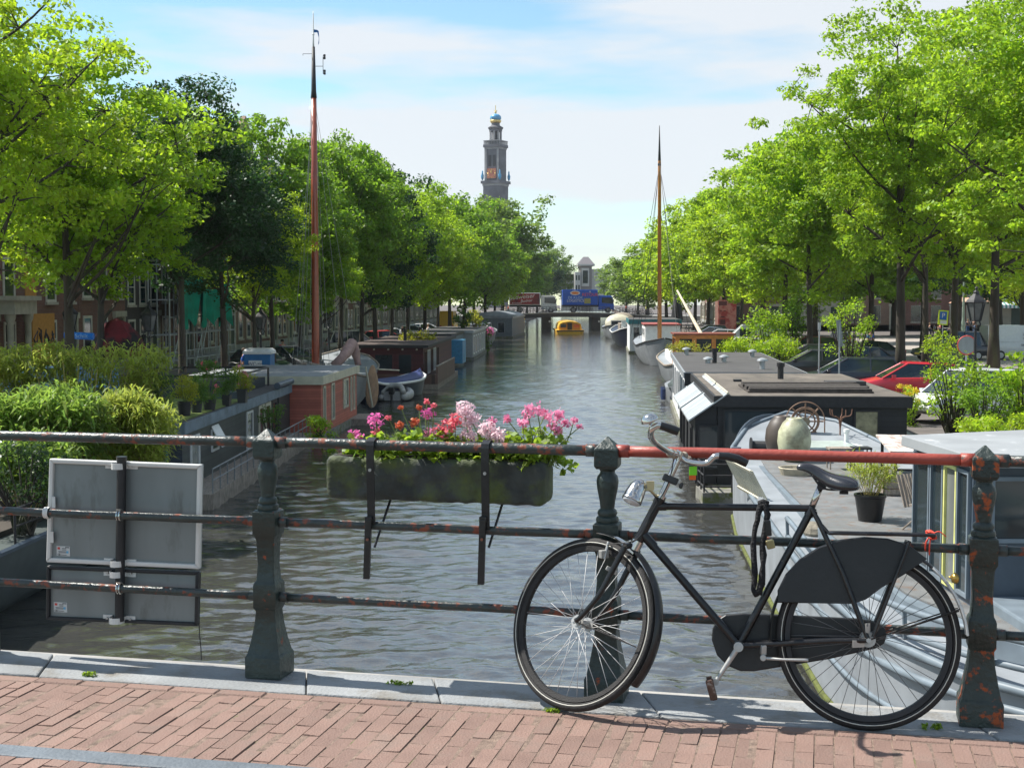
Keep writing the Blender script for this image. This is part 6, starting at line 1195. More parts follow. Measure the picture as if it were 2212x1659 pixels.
# ================================================================== church tower
Yt = 600; S = Yt / 3000; tw = thing('church_tower', 'tall grey stone church tower with an orange clock and a blue crown dome', 'church tower', (pxX(1071, Yt), Yt, QUAY))
M['tstone'] = mat('tower_stone', (.125, .125, .14), .85, var=.3, scale=.25, detail=6); M['tpale'] = mat('tower_pale_stone', (.28, .275, .28), .8, var=.25, scale=.4); M['tclock'] = mat('clock_orange', (.48, .15, .09), .5); M['tblue'] = mat('dome_blue', (.07, .30, .52), .4); M['gold'] = mat('gilt', (.75, .55, .2), .35, .8)
TR = Matrix.Translation((pxX(1071, Yt), Yt, 0)) @ Matrix.Rotation(rad(-27), 4, 'Z')
def zp(y): return hz(y, Yt)
def tb_(w_, y0, y1, nm, m_, par=tw, bev=0, cut=0):
    q = MB(TR); h = w_ * S / 2 / 1.28; q.bx(-h, h, -h, h, zp(y0), zp(y1)); return q.build(nm, m_, par)
tb_(51, 700, 403, 'shaft', M['tstone']); tb_(54, 403, 398, 'cornice', M['tpale']); tb_(61, 398, 392, 'cornice', M['tstone']); tb_(43, 392, 315, 'belfry', M['tstone']); tb_(46, 324, 320, 'cornice', M['tpale']); tb_(51, 320, 314, 'cornice', M['tstone'])
h = 43 * S / 2 / 1.28
for s, ax_n in ((0, 'f'), (1, 's')):
    Rr = TR @ Matrix.Rotation(rad(-90) * s, 4, 'Z')
    q = MB(Rr); q.bx(-2.1, 2.1, -h - .5, -h, zp(387), zp(366)); c_ = q.build('clock_board', M['tclock'], tw); q = MB(Rr); zc = (zp(387) + zp(366)) / 2
    for k in range(12): a = k * math.pi / 6; q.cyl((math.sin(a) * 1.5, -h - .56, zc + math.cos(a) * 1.5), (math.sin(a) * 2.0, -h - .56, zc + math.cos(a) * 2.0), .12, n=4)
    q.cyl((0, -h - .6, zc), (-.6, -h - .6, zc + 1.2), .15, n=4); q.cyl((0, -h - .6, zc), (0.1, -h - .6, zc + 1.7), .12, n=4); q.build('clock_hands', M['gold'], c_)
    for x in (-1.7, 0.4): q = MB(Rr); q.bx(x, x + 1.3, -h - .12, -h + .05, zp(361), zp(337)); q.build('belfry_opening', M['blackm'], tw)
    for x in (-h + .1, h - .9): q = MB(Rr); q.bx(x, x + .8, -h - .35, -h, zp(391), zp(324)); q.build('pilaster', M['tpale'], tw)
for sx in (-1, 1):
    for sy in (-1, 1): MB(TR).lathe([(.2, 0), (.6, .9), (.7, 2.0), (.3, 3.0), (.35, 3.6), (.05, 4.4)], (sx * 4.2, sy * 4.2, zp(391)), 8).build('urn', M['tblue'], tw, smooth=True)
q = MB(TR)
for k in range(40):
    a = k / 40 * 4; s_ = int(a); u = (a - s_) * 2 - 1; hh_ = 3.7; x, y = ((u * hh_, -hh_), (hh_, u * hh_), (-u * hh_, hh_), (-hh_, -u * hh_))[s_]; q.cyl((x, y, zp(314)), (x, y, zp(306)), .14, n=4)
q.bx(-3.9, 3.9, -3.9, 3.9, zp(306.5), zp(305)); q.build('balustrade', M['tpale'], tw)
tb_(26, 314, 303, 'lantern_base', M['tstone'])
for k in range(8): a = k * math.pi / 4 + .2; q = MB(TR); q.cyl((math.cos(a) * 2.35, math.sin(a) * 2.35, zp(305)), (math.cos(a) * 2.35, math.sin(a) * 2.35, zp(284)), .42, n=8); q.build('column', M['tpale'], tw)
q = MB(TR); q.lathe([(1.3, 0), (1.3, 4.2)], (0, 0, zp(305)), 8); q.build('bell', M['blackm'], tw)
q = MB(TR); q.lathe([(2.8, zp(285)), (2.8, zp(281)), (3.2, zp(279)), (3.3, zp(276)), (2.6, zp(274)), (1.9, zp(272)), (1.7, zp(268)), (2.0, zp(266))], (0, 0, 0), 12); q.build('lantern_roof', M['tstone'], tw, auto=40)
q = MB(TR); q.lathe([(1.9, zp(267)), (2.35, zp(264)), (2.5, zp(261)), (2.1, zp(260))], (0, 0, 0), 14); q.build('crown', M['gold'], tw, smooth=True)
q = MB(TR); q.lathe([(1.9, zp(261)), (2.45, zp(257)), (2.3, zp(252)), (1.4, zp(248)), (.3, zp(246.5))], (0, 0, 0), 16); q.build('dome', M['tblue'], tw, smooth=True)
q = MB(TR); q.cyl((0, 0, zp(247)), (0, 0, zp(228)), .16, n=6); q.sphere((0, 0, zp(243)), .55, 8, 6); q.bx(-.8, .8, -.1, .1, zp(240.5), zp(239.5)); q.build('finial', M['gold'], tw)

# ================================================================== far bridge with its traffic
fbz = thing('far_bridge', 'low dark arched road bridge with concrete piers across the canal', 'bridge', (10, 238, WATER)); n_ = 16; xa, xb = XL(238) - 1, XR(238) + 1
def dz_(u): return .55 * (1 - (2 * u - 1) ** 2)
rings = []
for i in range(n_ + 1):
    u = i / n_; x = lrp(xa, xb, u); zt = -1.35 + dz_(u); rings.append([Vector((x, 236, zt)), Vector((x, 236, zt - .75 - .0)), Vector((x, 246, zt - .75)), Vector((x, 246, zt))])
MB().loft(rings).build('deck', mat('dark_steel_beam', (.045, .045, .05), .6), fbz)
q = MB(); q.loft([[r[0] + Vector((0, -.06, .06)), r[0] + Vector((0, -.06, -.12)), r[0] + Vector((0, .1, -.12)), r[0] + Vector((0, .1, .06))] for r in rings]); q.build('edge_beam', M['stone'], fbz)
for x in (5.9, 14.3): MB().bx(x - .75, x + .75, 236.4, 245.6, WATER - 1, -1.5).build('pier', mat('dark_pier', (.06, .055, .05), .8, var=.3, scale=1), fbz); MB().cyl((x + .5, 236.35, -2.3), (x + .5, 236.45, -2.3), .18, n=8).build('pier_lamp', M['white'], fbz)
q = MB()
for i in range(49):
    u = i / 48; x = lrp(xa, xb, u); z = -1.3 + dz_(u); q.cyl((x, 236.15, z), (x, 236.15, z + 1.0), .035, n=4)
for hh_ in (.35, .68, 1.0): q.tube([(lrp(xa, xb, k / 16), 236.15, -1.3 + dz_(k / 16) + hh_) for k in range(17)], .035, 4)
q.build('railing', M['blackm'], fbz)
MB().bx(xa - 14, xa, 236, 246, QUAY - .2, -1.35).build('approach', M['stone'], fbz); MB().bx(xb, xb + 14, 236, 246, QUAY - .2, -1.35).build('approach', M['stone'], fbz)
def wheel_simple(F, x, y, z, r, w_, parent, name='wheel'):
    q = MB(F); q.lathe([(r * .9, -w_ / 2), (r, -w_ / 2 + .03), (r, w_ / 2 - .03), (r * .9, w_ / 2)], (x, y, z), 20, R=Matrix.Rotation(rad(90), 3, 'X')); o = q.build(name, M['rubber'], parent, auto=40)
    q = MB(F); s = -1 if y < 0 else 1; q.lathe([(r * .62, -w_ / 2 - .012), (r * .62, w_ / 2 + .012)], (x, y, z), 16, R=Matrix.Rotation(rad(90), 3, 'X')); q.build('rim', M['alu'], o); return o
def truck(x0, x1, xc, ytop, boxm, cabm, lb, rz0=0):
    Yk = 240; z0 = -.86; X0, X1, XC = pxX(x0, Yk), pxX(x1, Yk), pxX(xc, Yk); t = thing('box_truck', lb, 'truck', ((X0 + X1) / 2, Yk, z0), 'trucks on the far bridge'); zt = hz(ytop, Yk); zb2 = hz(659, Yk); F = Matrix.Translation((0, Yk, 0))
    bo = MB(F).bx(X0, X1, -1.2, 1.2, zb2, zt); bo = bo.build('box', boxm, t, bevel=.04)
    q = MB(F); q.bx(X0, XC - .3, -.9, .9, zb2 - .35, zb2); q.build('chassis', M['blackm'], t)
    q = MB(F); L_ = XC - X1; q.loft([[Vector((x, y, z)) for x, z in ((X1 + .12, z0 + .5), (XC - .02, z0 + .5), (XC, z0 + 1.3), (XC - .25, z0 + 2.7), (XC - .6, z0 + 2.95), (X1 + .12, z0 + 2.95))] for y in (-1.15, 1.15)]); cb2 = q.build('cab', cabm, t, bevel=.06)
    q = MB(F); q.loft([[Vector((x, y, z)) for x, z in ((X1 + .7, z0 + 1.7), (XC - .15, z0 + 1.55), (XC - .33, z0 + 2.6), (X1 + .7, z0 + 2.6))] for y in (-1.17, 1.17)]); q.build('side_window', M['glass'], cb2)
    for x in (X0 + 1.9, XC - 1.0): wheel_simple(F, x, -1.0, z0 + .48, .48, .3, t); wheel_simple(F, x, 1.0, z0 + .48, .48, .3, t)
    MB(F).bx(XC - .05, XC + .1, -.95, .95, z0 + .35, z0 + .7).build('bumper', M['blackm'], t); MB(F).bx(XC - .2, XC - .05, -1.4, -1.2, z0 + 1.8, z0 + 2.3).build('mirror', M['blackm'], t)
    return t, bo, (X0, X1, zb2, zt, Yk)
m1 = mat('truck_white', (.68, .68, .66), .4)
t, bo, (X0, X1, zb2, zt, Yk) = truck(1100, 1167, 1202, 633, m1, m1, 'white box truck with a maroon beer advert, heading right on the far bridge')
MB().bx(X0 + .15, X1 - .15, Yk - 1.225, Yk - 1.2, zb2 + .12, zt - .12).build('advert', mat('maroon_advert', (.10, .02, .022), .5, col2=(.35, .03, .03), thr=.5, s2=.45, soft=.1), bo)
v3 = lambda x, z, o=1.24: Vector((x, Yk - o, z)); cxx = (X0 + X1) / 2; Zc = (zb2 + zt) / 2
sl = Vector((1, 0, .10)).normalized()
textmesh('Budweiser', 1.05, facing(v3(cxx - .5, Zc + .35), sl, Vector((-.1, 0, 1)) + Vector((.25, 0, 0))), 'lettering', m1, bo, .005, 1); textmesh('Budvar', .72, facing(v3(cxx + .3, Zc - .32), sl, Vector((.15, 0, 1))), 'lettering', m1, bo, .005)
textmesh('BE YOURSELF', .28, facing(v3(X0 + 1.3, zb2 + .32), Vector((1, 0, 0)), Vector((0, 0, 1))), 'lettering', m1, bo, .005)
bm_ = mat('truck_blue', (.015, .10, .50), .4)
t, bo, (X0, X1, zb2, zt, Yk) = truck(1214, 1290, 1325, 626, bm_, bm_, 'bright blue box truck with white and red lettering on the far bridge')
wt = m1; redm = mat('sign_red', (.75, .08, .06), .5); v3 = lambda x, z, o=1.24: Vector((x, Yk - o, z)); W_ = X1 - X0
textmesh('DE KLOK', .62, facing(v3(X0 + W_ * .37, zb2 + 1.25), Vector((1, 0, 0)), Vector((0, 0, 1))), 'lettering', mat('pale_blue_letters', (.45, .60, .80), .5), bo, .005); textmesh('LOGISTICS', .62, facing(v3(X0 + W_ * .37, zb2 + .72), Vector((1, 0, 0)), Vector((0, 0, 1))), 'lettering', wt, bo, .005)
textmesh('RETOUR', .72, facing(v3(X0 + W_ * .78, zb2 + 1.75), Vector((1, 0, 0)), Vector((0, 0, 1))), 'lettering', redm, bo, .005); textmesh('A', .5, facing(v3(X0 + W_ * .78, zb2 + 2.25), Vector((1, 0, 0)), Vector((0, 0, 1))), 'lettering', wt, bo, .005)
q = MB(); q.lathe([(.62, 0), (.62, .01)], v3(X0 + W_ * .36, zb2 + 2.05, 1.22), 18, R=Matrix.Rotation(rad(90), 3, 'X') @ Matrix.Diagonal((1.4, .6, 1))); em = q.build('emblem', wt, bo); q = MB(); q.lathe([(.5, 0), (.5, .01)], v3(X0 + W_ * .36, zb2 + 2.05, 1.235), 18, R=Matrix.Rotation(rad(90), 3, 'X') @ Matrix.Diagonal((1.3, .45, 1))); q.build('emblem_centre', mat('orange_emblem', (.75, .2, .03), .5), em)
MB().bx(X0 + W_ * .62, X0 + W_ * .80, Yk - 1.23, Yk - 1.2, zb2 + .25, zb2 + 1.15).build('picture_panel', mat('fruit_picture', (.45, .30, .10), .5, col2=(.25, .35, .08), thr=.5, s2=4), bo)
# ================================================================== parked vehicles
def paint(nm, c, metal=.0): return mat(nm, c, .32, metal, var=.05, coat=.6)
def car(label, X, Y, rz, col, kind='sedan', L_=4.4, W_=1.75, H=1.45, group='cars parked along the canal', cat='car', z=QUAY + .02):
    F = Matrix.Translation((X, Y, z)) @ Matrix.Rotation(rz, 4, 'Z'); t = thing({'van': 'parked_van', 'sedan': 'parked_car', 'wagon': 'parked_car', 'hatch': 'parked_car'}[kind], label, cat, (X, Y, z), group); hw = W_ / 2; h = L_ / 2
    if kind == 'van': body = [(-h, .35, 1.2), (-h + .05, .3, 1.25), (h - 1.2, .25, 1.2), (h - .5, .3, 1.05), (h - .05, .35, .8), (h, .4, .6)]; gl = [(-h + .02, 1.2, H, .06), (-h + .3, 1.2, H, .05), (h - 1.75, 1.2, H - .03, .1), (h - .75, 1.15, 1.2, .04)]
    elif kind == 'wagon': body = [(-h, .45, .85), (-h + .08, .3, .95), (-h + 1, .22, .97), (h - 1.3, .22, .93), (h - .35, .28, .78), (h, .4, .55)]; gl = [(-h + .15, .92, 1.0, .1), (-h + .55, .93, H - .05, .2), (h - 2.2, .93, H, .2), (h - 1.15, .9, .95, .08)]
    elif kind == 'hatch': body = [(-h, .45, .85), (-h + .08, .3, .95), (-h + 1, .22, .95), (h - 1.1, .22, .92), (h - .3, .28, .76), (h, .4, .55)]; gl = [(-h + .1, .92, 1.0, .1), (-h + .6, .93, H - .06, .2), (h - 2.0, .93, H, .2), (h - .95, .9, .94, .08)]
    else: body = [(-h, .45, .82), (-h + .1, .3, .92), (-h + .9, .22, .95), (h - 1.3, .22, .92), (h - .35, .28, .76), (h, .4, .55)]; gl = [(-h + .55, .93, .98, .08), (-h + 1.2, .94, H - .06, .2), (h - 2.2, .93, H, .2), (h - 1.2, .9, .94, .08)]
    R_ = []
    for x, z0, z1 in body:
        e = 1 - .10 * (abs(x) > h - .15); R_.append([Vector((x, s * hw * e * k, zz)) for s, k, zz in ((-1, .9, z0), (-1, 1, lrp(z0, z1, .35)), (-1, 1, lrp(z0, z1, .72)), (-1, .92, z1), (1, .92, z1), (1, 1, lrp(z0, z1, .72)), (1, 1, lrp(z0, z1, .35)), (1, .9, z0))])
    pm = paint('paint', col); bo = MB(F).loft(R_).build('body', pm, t, auto=45, bevel=.02)
    q = MB(F); R_ = [[Vector((x, -hw * .90, z0)), Vector((x, -hw * .90 + ins, z1)), Vector((x, hw * .90 - ins, z1)), Vector((x, hw * .90, z0))] for x, z0, z1, ins in gl]; q.loft(R_)
    gm = pm if kind == 'van' else M['glass']; q.build('greenhouse' if kind != 'van' else 'cargo_body', gm, t)
    if kind == 'van':
        q = MB(F); q.bx(h - 2.3, h - 1.5, -hw * .93, hw * .93, 1.25, H - .35); q.build('side_window', M['glass'], t); q = MB(F); q.loft([[Vector((x, -hw * .8, zz)), Vector((x, hw * .8, zz)), Vector((x + .03, hw * .8, zz)), Vector((x + .03, -hw * .8, zz))] for x, zz in ((h - .78, 1.2), (h - 1.72, H - .1))]); q.build('windscreen', M['glass'], t)
    else:
        q = MB(F); (xa_, _, za_, ia), (xb_, _, zb__, ib) = gl[1], gl[2]; q.loft([[Vector((x, -hw * .90 + ins - .02, zz - .03)), Vector((x, -hw * .82 + ins, zz + .025)), Vector((x, hw * .82 - ins, zz + .025)), Vector((x, hw * .90 - ins + .02, zz - .03))] for x, zz, ins in ((xa_ - .1, za_ - .02, ia), (xa_ + .3, za_ + .02, ia), (xb_ - .1, zb__ + .01, ib), (xb_ + .12, zb__ - .02, ib))]); q.build('roof', pm, t, smooth=False)
        q = MB(F)
        for s in (-1, 1):
            for (x0, z0, _, i0), (x1, _, z1, i1) in ((gl[0], gl[1]), (gl[3], gl[2])): q.tube([(x0, s * (hw * .91), z0), (x1, s * (hw * .91 - i1), z1)], .035, 5)
            q.tube([((xa_ + xb_) / 2, s * hw * .91, .93), ((xa_ + xb_) / 2, s * (hw * .91 - .2), H - .02)], .035, 5)
        q.build('pillars', pm, t)
    for x in (-h + .85, h - .85):
        for s in (-1, 1): wheel_simple(F, x, s * (hw - .09), .31, .31, .19, t)
    for s in (-1, 1):
        q = MB(F); q.sphere((h - .12, s * hw * .68, .68), (.12, .17, .09), 8, 5); q.build('headlight', M['glassl'], t); q = MB(F); q.bx(-h - .01, -h + .1, s * hw * .62, s * hw * .86, .7, .9); q.build('tail_light', M.setdefault('taill', mat('tail_light_red', (.4, .02, .02), .3)), t)
        q = MB(F); q.bx(h - 1.45, h - 1.3, s * (hw + .02), s * (hw + .17), .92, 1.04); q.build('mirror', pm, t)
    MB(F).bx(h - .02, h + .03, -.27, .27, .42, .53).build('number_plate', M.setdefault('plate', mat('yellow_plate', (.7, .55, .08), .5)), t)
    return t
G_, K_ = rad(180), rad(165)
car('black saloon car nose-on to the canal behind the white houseboat', 15.3, 71, rad(172), (.012, .013, .016), 'sedan'); car('black car parked behind the black saloon, mostly hidden', 16.9, 79.5, rad(170), (.02, .022, .025), 'wagon'); car('dark blue car parked beside the forked tree', 18.9, 76, rad(185), (.02, .025, .04), 'sedan', 4.5)
car('dark blue estate car next to the red car', 14.6, 60.2, rad(176), (.018, .024, .04), 'wagon', 4.7, H=1.5); rc_ = car('bright red car with a black sill beside the forked tree', 16.0, 55.8, rad(174), (.55, .02, .04), 'hatch', 4.3, H=1.5); car('white car facing left behind the leafy shrubs at the right', 15.2, 46.5, rad(205), (.68, .69, .70), 'wagon', 4.6, 1.85, 1.7)
vn = car('silver-white delivery van with a small square logo, left of the round shrubs', 18.0, 104, rad(175), (.60, .61, .62), 'van', 5.0, 1.95, 2.15, cat='van')
vw = car('white van with black lettering at the right edge of the square', 34.25, 93, 0, (.66, .67, .68), 'van', 5.4, 2.0, 2.3, cat='van'); car('black van parked nose to nose left of the white van at the right edge', 29.0, 92, rad(195), (.015, .017, .022), 'hatch', 4.8, 1.9, 1.9)
car('pale grey car at the lime bushes left of the round shrubs', 15.3, 93, rad(170), (.5, .5, .48), 'hatch'); car('dark grey estate car behind the slender young tree', 16.4, 88, rad(172), (.06, .065, .07), 'wagon'); car('dark red car behind the slender young tree', 20.5, 96, rad(176), (.2, .02, .03), 'hatch'); car('black car between the trunks left of the forked tree', 22.0, 86, rad(184), (.02, .02, .025), 'sedan'); car('blue-grey car in front of the red mural', 18.2, 128, rad(170), (.1, .14, .2), 'sedan'); car('dark car right of the red mural', 19.4, 138, rad(172), (.03, .03, .035), 'wagon')
car('white car on the square behind the forked tree', 25.5, 108, rad(250), (.62, .63, .65), 'sedan'); car('silver car beyond the white delivery van', 17.5, 118, rad(170), (.4, .42, .44), 'wagon')
textmesh('SI', .62, facing(Vector((34.1, 92.03, -.92)), Vector((1, 0, 0)), Vector((0, 0, 1))), 'lettering', M['ink'], vw, .004); textmesh('SHIPS', .22, facing(Vector((34.0, 91.98, -1.5)), Vector((1, 0, 0)), Vector((0, 0, 1))), 'lettering', M['ink'], vw, .004)
q = MB(); q.box((18.3, 102.98, -1.35), (.42, .03, .42)); lg = q.build('logo', mat('logo_red', (.3, .03, .04), .5), vn)
q = MB(); q.box((18.3, 102.95, -1.35), (.22, .03, .22), R=Matrix.Rotation(.6, 3, 'Y')); q.build('logo_mark', M['white'], lg)
car('cream estate car with a roof rack behind the tall mast rigging', -11.2, 100, rad(20), (.45, .43, .34), 'wagon', 4.6, 1.75, 1.75); car('dark grey car facing the water behind the blue portable cabin', -12.2, 76.5, rad(-40), (.045, .05, .055), 'hatch', 3.9); car('dark green car left of the tall mast', -13.0, 72, rad(-50), (.02, .04, .035), 'hatch', 3.9)
car('silver car above the wine red houseboat', -10.2, 122, rad(10), (.5, .52, .55), 'sedan'); car('white car above the wine red houseboat roof', -9.6, 137, rad(5), (.65, .66, .68), 'sedan'); car('white hatchback further along the left quay', -8.9, 146, rad(0), (.62, .63, .66), 'hatch'); car('red and white car on the left quay right of the tall mast', -10.4, 114, rad(15), (.45, .04, .04), 'hatch')
car('yellow van on the left quay before the far bridge', -7.5, 166, rad(85), (.70, .40, .02), 'van', 4.9, 1.9, 2.6, cat='van'); car('grey van on the left quay by the far bridge', -4.6, 196, rad(85), (.22, .23, .25), 'van', 4.9, 1.9, 2.1, cat='van')
bv = car('blue van with a rolled blue tarpaulin on its roof at the left', -15.9, 47.5, rad(200), (.05, .20, .42), 'van', 4.6, 1.8, 1.75, cat='van')
q = MB(); a = atY(140, 724, 47); b = atY(202, 727, 47); q.tube([a, a.lerp(b, .5), b], .12, 12); rt_ = q.build('tarpaulin_roll', mat('bright_blue_plastic', (.01, .17, .62), .4), bv, auto=40)
textmesh('Schilt', .2, facing(a.lerp(b, .62) - Vector((0, .135, 0)), Vector((1, 0, 0)), Vector((0, 0, 1))), 'lettering', mat('pale_blue_ink', (.3, .5, .75), .5), rt_, .002)
ps = thing('market_parasol', 'dark red half-folded canvas parasol behind the leaning trunk on the left quay', 'parasol', atY(250, 800, 50)); c = atY(252, 735, 50)
q = MB(); g_ = random.Random(2); q.loft([[c + Vector((math.cos(a) * r * (1 + .25 * math.sin(a * 5)), math.sin(a) * r * .7, z)) for a in [2 * math.pi * k / 20 for k in range(20)]] for r, z in ((.75, -.6), (.85, -.25), (.7, .15), (.35, .62), (.05, .78))]); q.build('canopy', mat('dark_red_canvas', (.14, .008, .014), .8, var=.4, scale=3, col2=(.01, .01, .012), thr=.55, s2=1.3, bump=.5), ps, smooth=True); q = MB(); q.cyl(c + Vector((0, 0, .8)), Vector((c.x, c.y, QUAY)), .035, n=8); q.build('pole', M['blackm'], ps)

# ================================================================== plants
def bush(label, cs, rs, n_per, leaf, lk_, seed, cat='shrub', nm='shrub', flat=.8, group=None, stem=True, z0=None, par=None):
    c = sum((Vector(p) for p in cs), Vector()) / len(cs); z0 = QUAY if z0 is None else z0; t = thing(nm, label, cat, (c.x, c.y, z0), group); v, f = leafcloud(cs, rs, n_per, leaf, seed, .4, flat, .5); npmesh('foliage', v, f, lk_, t)
    if stem:
        q = MB(); rs_ = random.Random(seed)
        for p in cs: q.tube([Vector((c.x + rs_.uniform(-.2, .2), c.y + rs_.uniform(-.2, .2), z0)), Vector((lrp(c.x, p[0], .6), lrp(c.y, p[1], .6), lrp(z0, p[2], .6))), Vector(p)], [.03, .02, .008], 5)
        q.build('stems', M['bark'], t)
    return t
def bamboo(label, xr, yr, Y0, depth, n_t, n_per, ln, wd_, mat_, seed, zg=WATER + 1.35, dome=.25):
    """culms with drooping sprays filling a picture area xr x yr at distance Y0"""
    rs = random.Random(seed); tips = []; a = atY(xr[0], yr[1], Y0); b = atY(xr[1], yr[0], Y0); c = Vector(((a.x + b.x) / 2, Y0 + depth / 2, zg)); t = thing('bamboo', label, 'bamboo', c); q = MB(); zt = b.z; hw = (b.x - a.x) / 2
    for k in range(n_t):
        u = rs.uniform(-1, 1); w_ = rs.uniform(-1, 1); h = lrp(zg + .3, zt - dome * (u * u + .4 * w_ * w_) * 2 * hw * .5, rs.random() ** .6); p = Vector((c.x + u * hw * (1 - .1 * rs.random()), c.y + w_ * depth / 2, h)); tips.append(p)
        if k % 4 == 0: q.tube(crom([Vector((c.x + u * hw * .6, c.y + w_ * depth * .3, zg)), Vector((lrp(c.x, p.x, .8), lrp(c.y, p.y, .8), lrp(zg, p.z, .6))), p], 3), .011, 4)
    q.build('canes', M['cane'], t); v, f = blades(tips, n_per, ln, wd_, seed, .10, .45, .75); npmesh('foliage', v, f, mat_, t)
M['bamboo_l'] = leafmat('bamboo_leaf_bright', (.17, .26, .05), (.32, .48, .07), .5, rough=.3)  # bright green leaf colour shared by two of the bamboo clumps
bamboo('tall yellow-green bamboo clump right of the others at the far left boat', (180, 335), (860, 1085), 30, 1.6, 300, 30, .34, .024, M['bamboo_y'], 5, dome=.5)
bamboo('glossy green bamboo clump in the middle at the left edge', (-30, 175), (850, 1090), 28, 1.8, 280, 30, .38, .030, M['bamboo_l'], 6, dome=.3)
bamboo('long low row of yellowish bamboo behind the two clumps at the left', (-60, 350), (755, 900), 35, 1.6, 380, 26, .34, .026, M['bamboo_y'], 7, zg=WATER + 1.3, dome=.05)
bamboo('bright green bamboo clump lowest at the left edge', (-40, 130), (960, 1090), 26, 1.2, 170, 28, .34, .026, M['bamboo_l'], 8, dome=.3)
DKL = leafmat('dark_leaf', (.025, .055, .02), (.05, .10, .02), .5, rough=.3)
c = atY(50, 1020, 24.5); bush('dark small-leaved bush behind the upper left corner of the traffic sign', [c + Vector((random.uniform(-.9, .9), random.uniform(-.6, .6), random.uniform(-.55, .45))) for _ in range(26)], [.3] * 26, 90, .04, DKL, 9, z0=WATER + 1.3)
MIDL = leafmat('mid_leaf', (.06, .13, .02), (.16, .30, .03), .5); YL = leafmat('yellow_leaf', (.28, .30, .03), (.5, .5, .04), .35); YF = leafmat('yellow_flower', (.70, .52, .03), (.75, .6, .05), .3)
# pots on the planted roof
POTS = [(348, 912, .42, .46, (.32, .31, .28), MIDL, .75, None, 'pale grey round pot with a leafy plant at the near end of the planted roof'), (399, 900, .40, .42, (.02, .02, .022), YL, .55, None, 'black pot with a yellow-green shrub, second on the planted roof'),
        (425, 893, .34, .36, (.025, .03, .028), MIDL, .62, None, 'dark pot with a green plant, third on the planted roof'), (453, 887, .40, .34, (.02, .02, .022), MIDL, .95, 'coral', 'dark pot with tall pink and red flowers on the planted roof'),
        (490, 877, .38, .34, (.02, .02, .022), MIDL, .60, None, 'black square pot with a feathery green plant on the planted roof'), (524, 870, .45, .44, (.03, .03, .032), YL, .60, 'pink', 'tall dark grey planter with broad yellow-green leaves, farthest on the planted roof')]
for k, (x, y, w_, h_, col, lm_, ph, fl, lb) in enumerate(POTS):
    c = atZ(x, y, -1.69); t = thing('potted_plant', lb, 'potted plant', c, 'pots on the planted houseboat roof'); q = MB(); q.lathe([(w_ * .38, 0), (w_ * .48, h_ * .92), (w_ * .52, h_ * .93), (w_ * .52, h_), (w_ * .45, h_), (w_ * .44, h_ * .9)], c, 4 if k in (4, 5) else 18, R=Matrix.Rotation(.7, 3, 'Z')); q.build('pot', mat('pot', col, .5, var=.1), t, auto=40)
    cs = [c + Vector((random.uniform(-.28, .28), random.uniform(-.2, .2), h_ + random.uniform(.02, ph * 1.15))) for _ in range(18)]; v, f = leafcloud(cs, [.19] * 18, 75, .035, 60 + k, .5, .9, .45); npmesh('foliage', v, f, lm_, t)
    q = MB(); [q.tube([c + Vector((0, 0, h_ * .8)), p], .006, 4) for p in cs]; q.build('stems', M['stem'], t)
    if fl: v, f = leafcloud([p + Vector((0, 0, .12)) for p in cs[:7]], [.07] * 7, 22, .03, k, .3); npmesh('flowers', v, f, PET[fl], t)
c = atZ(392, 862, -1.69); q = MB(); q.bx(c.x - .7, c.x + .45, c.y, c.y + .5, -1.68, -1.28); tag(q.build('storage_box', M['navy'], None, bevel=.02), 'dark box behind the pots on the planted roof', 'box')
c = atY(692, 925, 49.5); bush('bright green bush on the walkway between the grey and salmon houseboats', [c + Vector((random.uniform(-.4, .4), random.uniform(-.5, .5), random.uniform(-.8, .35))) for _ in range(22)], [.28] * 22, 70, .05, LEAF['fresh'], 12, z0=WATER + .4)
c = atY(585, 900, 45.4); bush('climbing plant on the wall of the grey boarded houseboat', [c + Vector((random.uniform(-.1, .3), random.uniform(-1.2, .8), random.uniform(-.6, .4))) for _ in range(14)], [.2] * 14, 50, .04, MIDL, 13, z0=WATER + .4)
c = atY(903, 727, 98); bush('yellow-green plants on the roof of the wine red houseboat', [c + Vector((random.uniform(-1.1, 1.1), random.uniform(-.6, .6), random.uniform(-.3, .35))) for _ in range(22)], [.35] * 22, 50, .08, YL, 14, z0=-1.3)
for x, y, Y_, lm_, lb, s in ((1000, 690, 134, MIDL, 'dark shrub in a tub on the far houseboats left of the light one', 1.0), (1022, 688, 138, YL, 'light green shrub in a tub on the roof of the light grey houseboat', 1.0)):
    c = atY(x, y, Y_); bush(lb, [c + Vector((random.uniform(-.7, .7) * s, random.uniform(-.6, .6), random.uniform(-.6, .7) * s)) for _ in range(14)], [.45] * 14, 45, .12, lm_, int(x), z0=-1.25)
c = atY(1052, 735, 142); bush('ivy column on the far end of the light grey houseboat', [c + Vector((random.uniform(-.25, .25), random.uniform(-.5, .5), k * .28 - 1.8)) for k in range(14)], [.4] * 14, 40, .1, MIDL, 18, z0=WATER + .3)
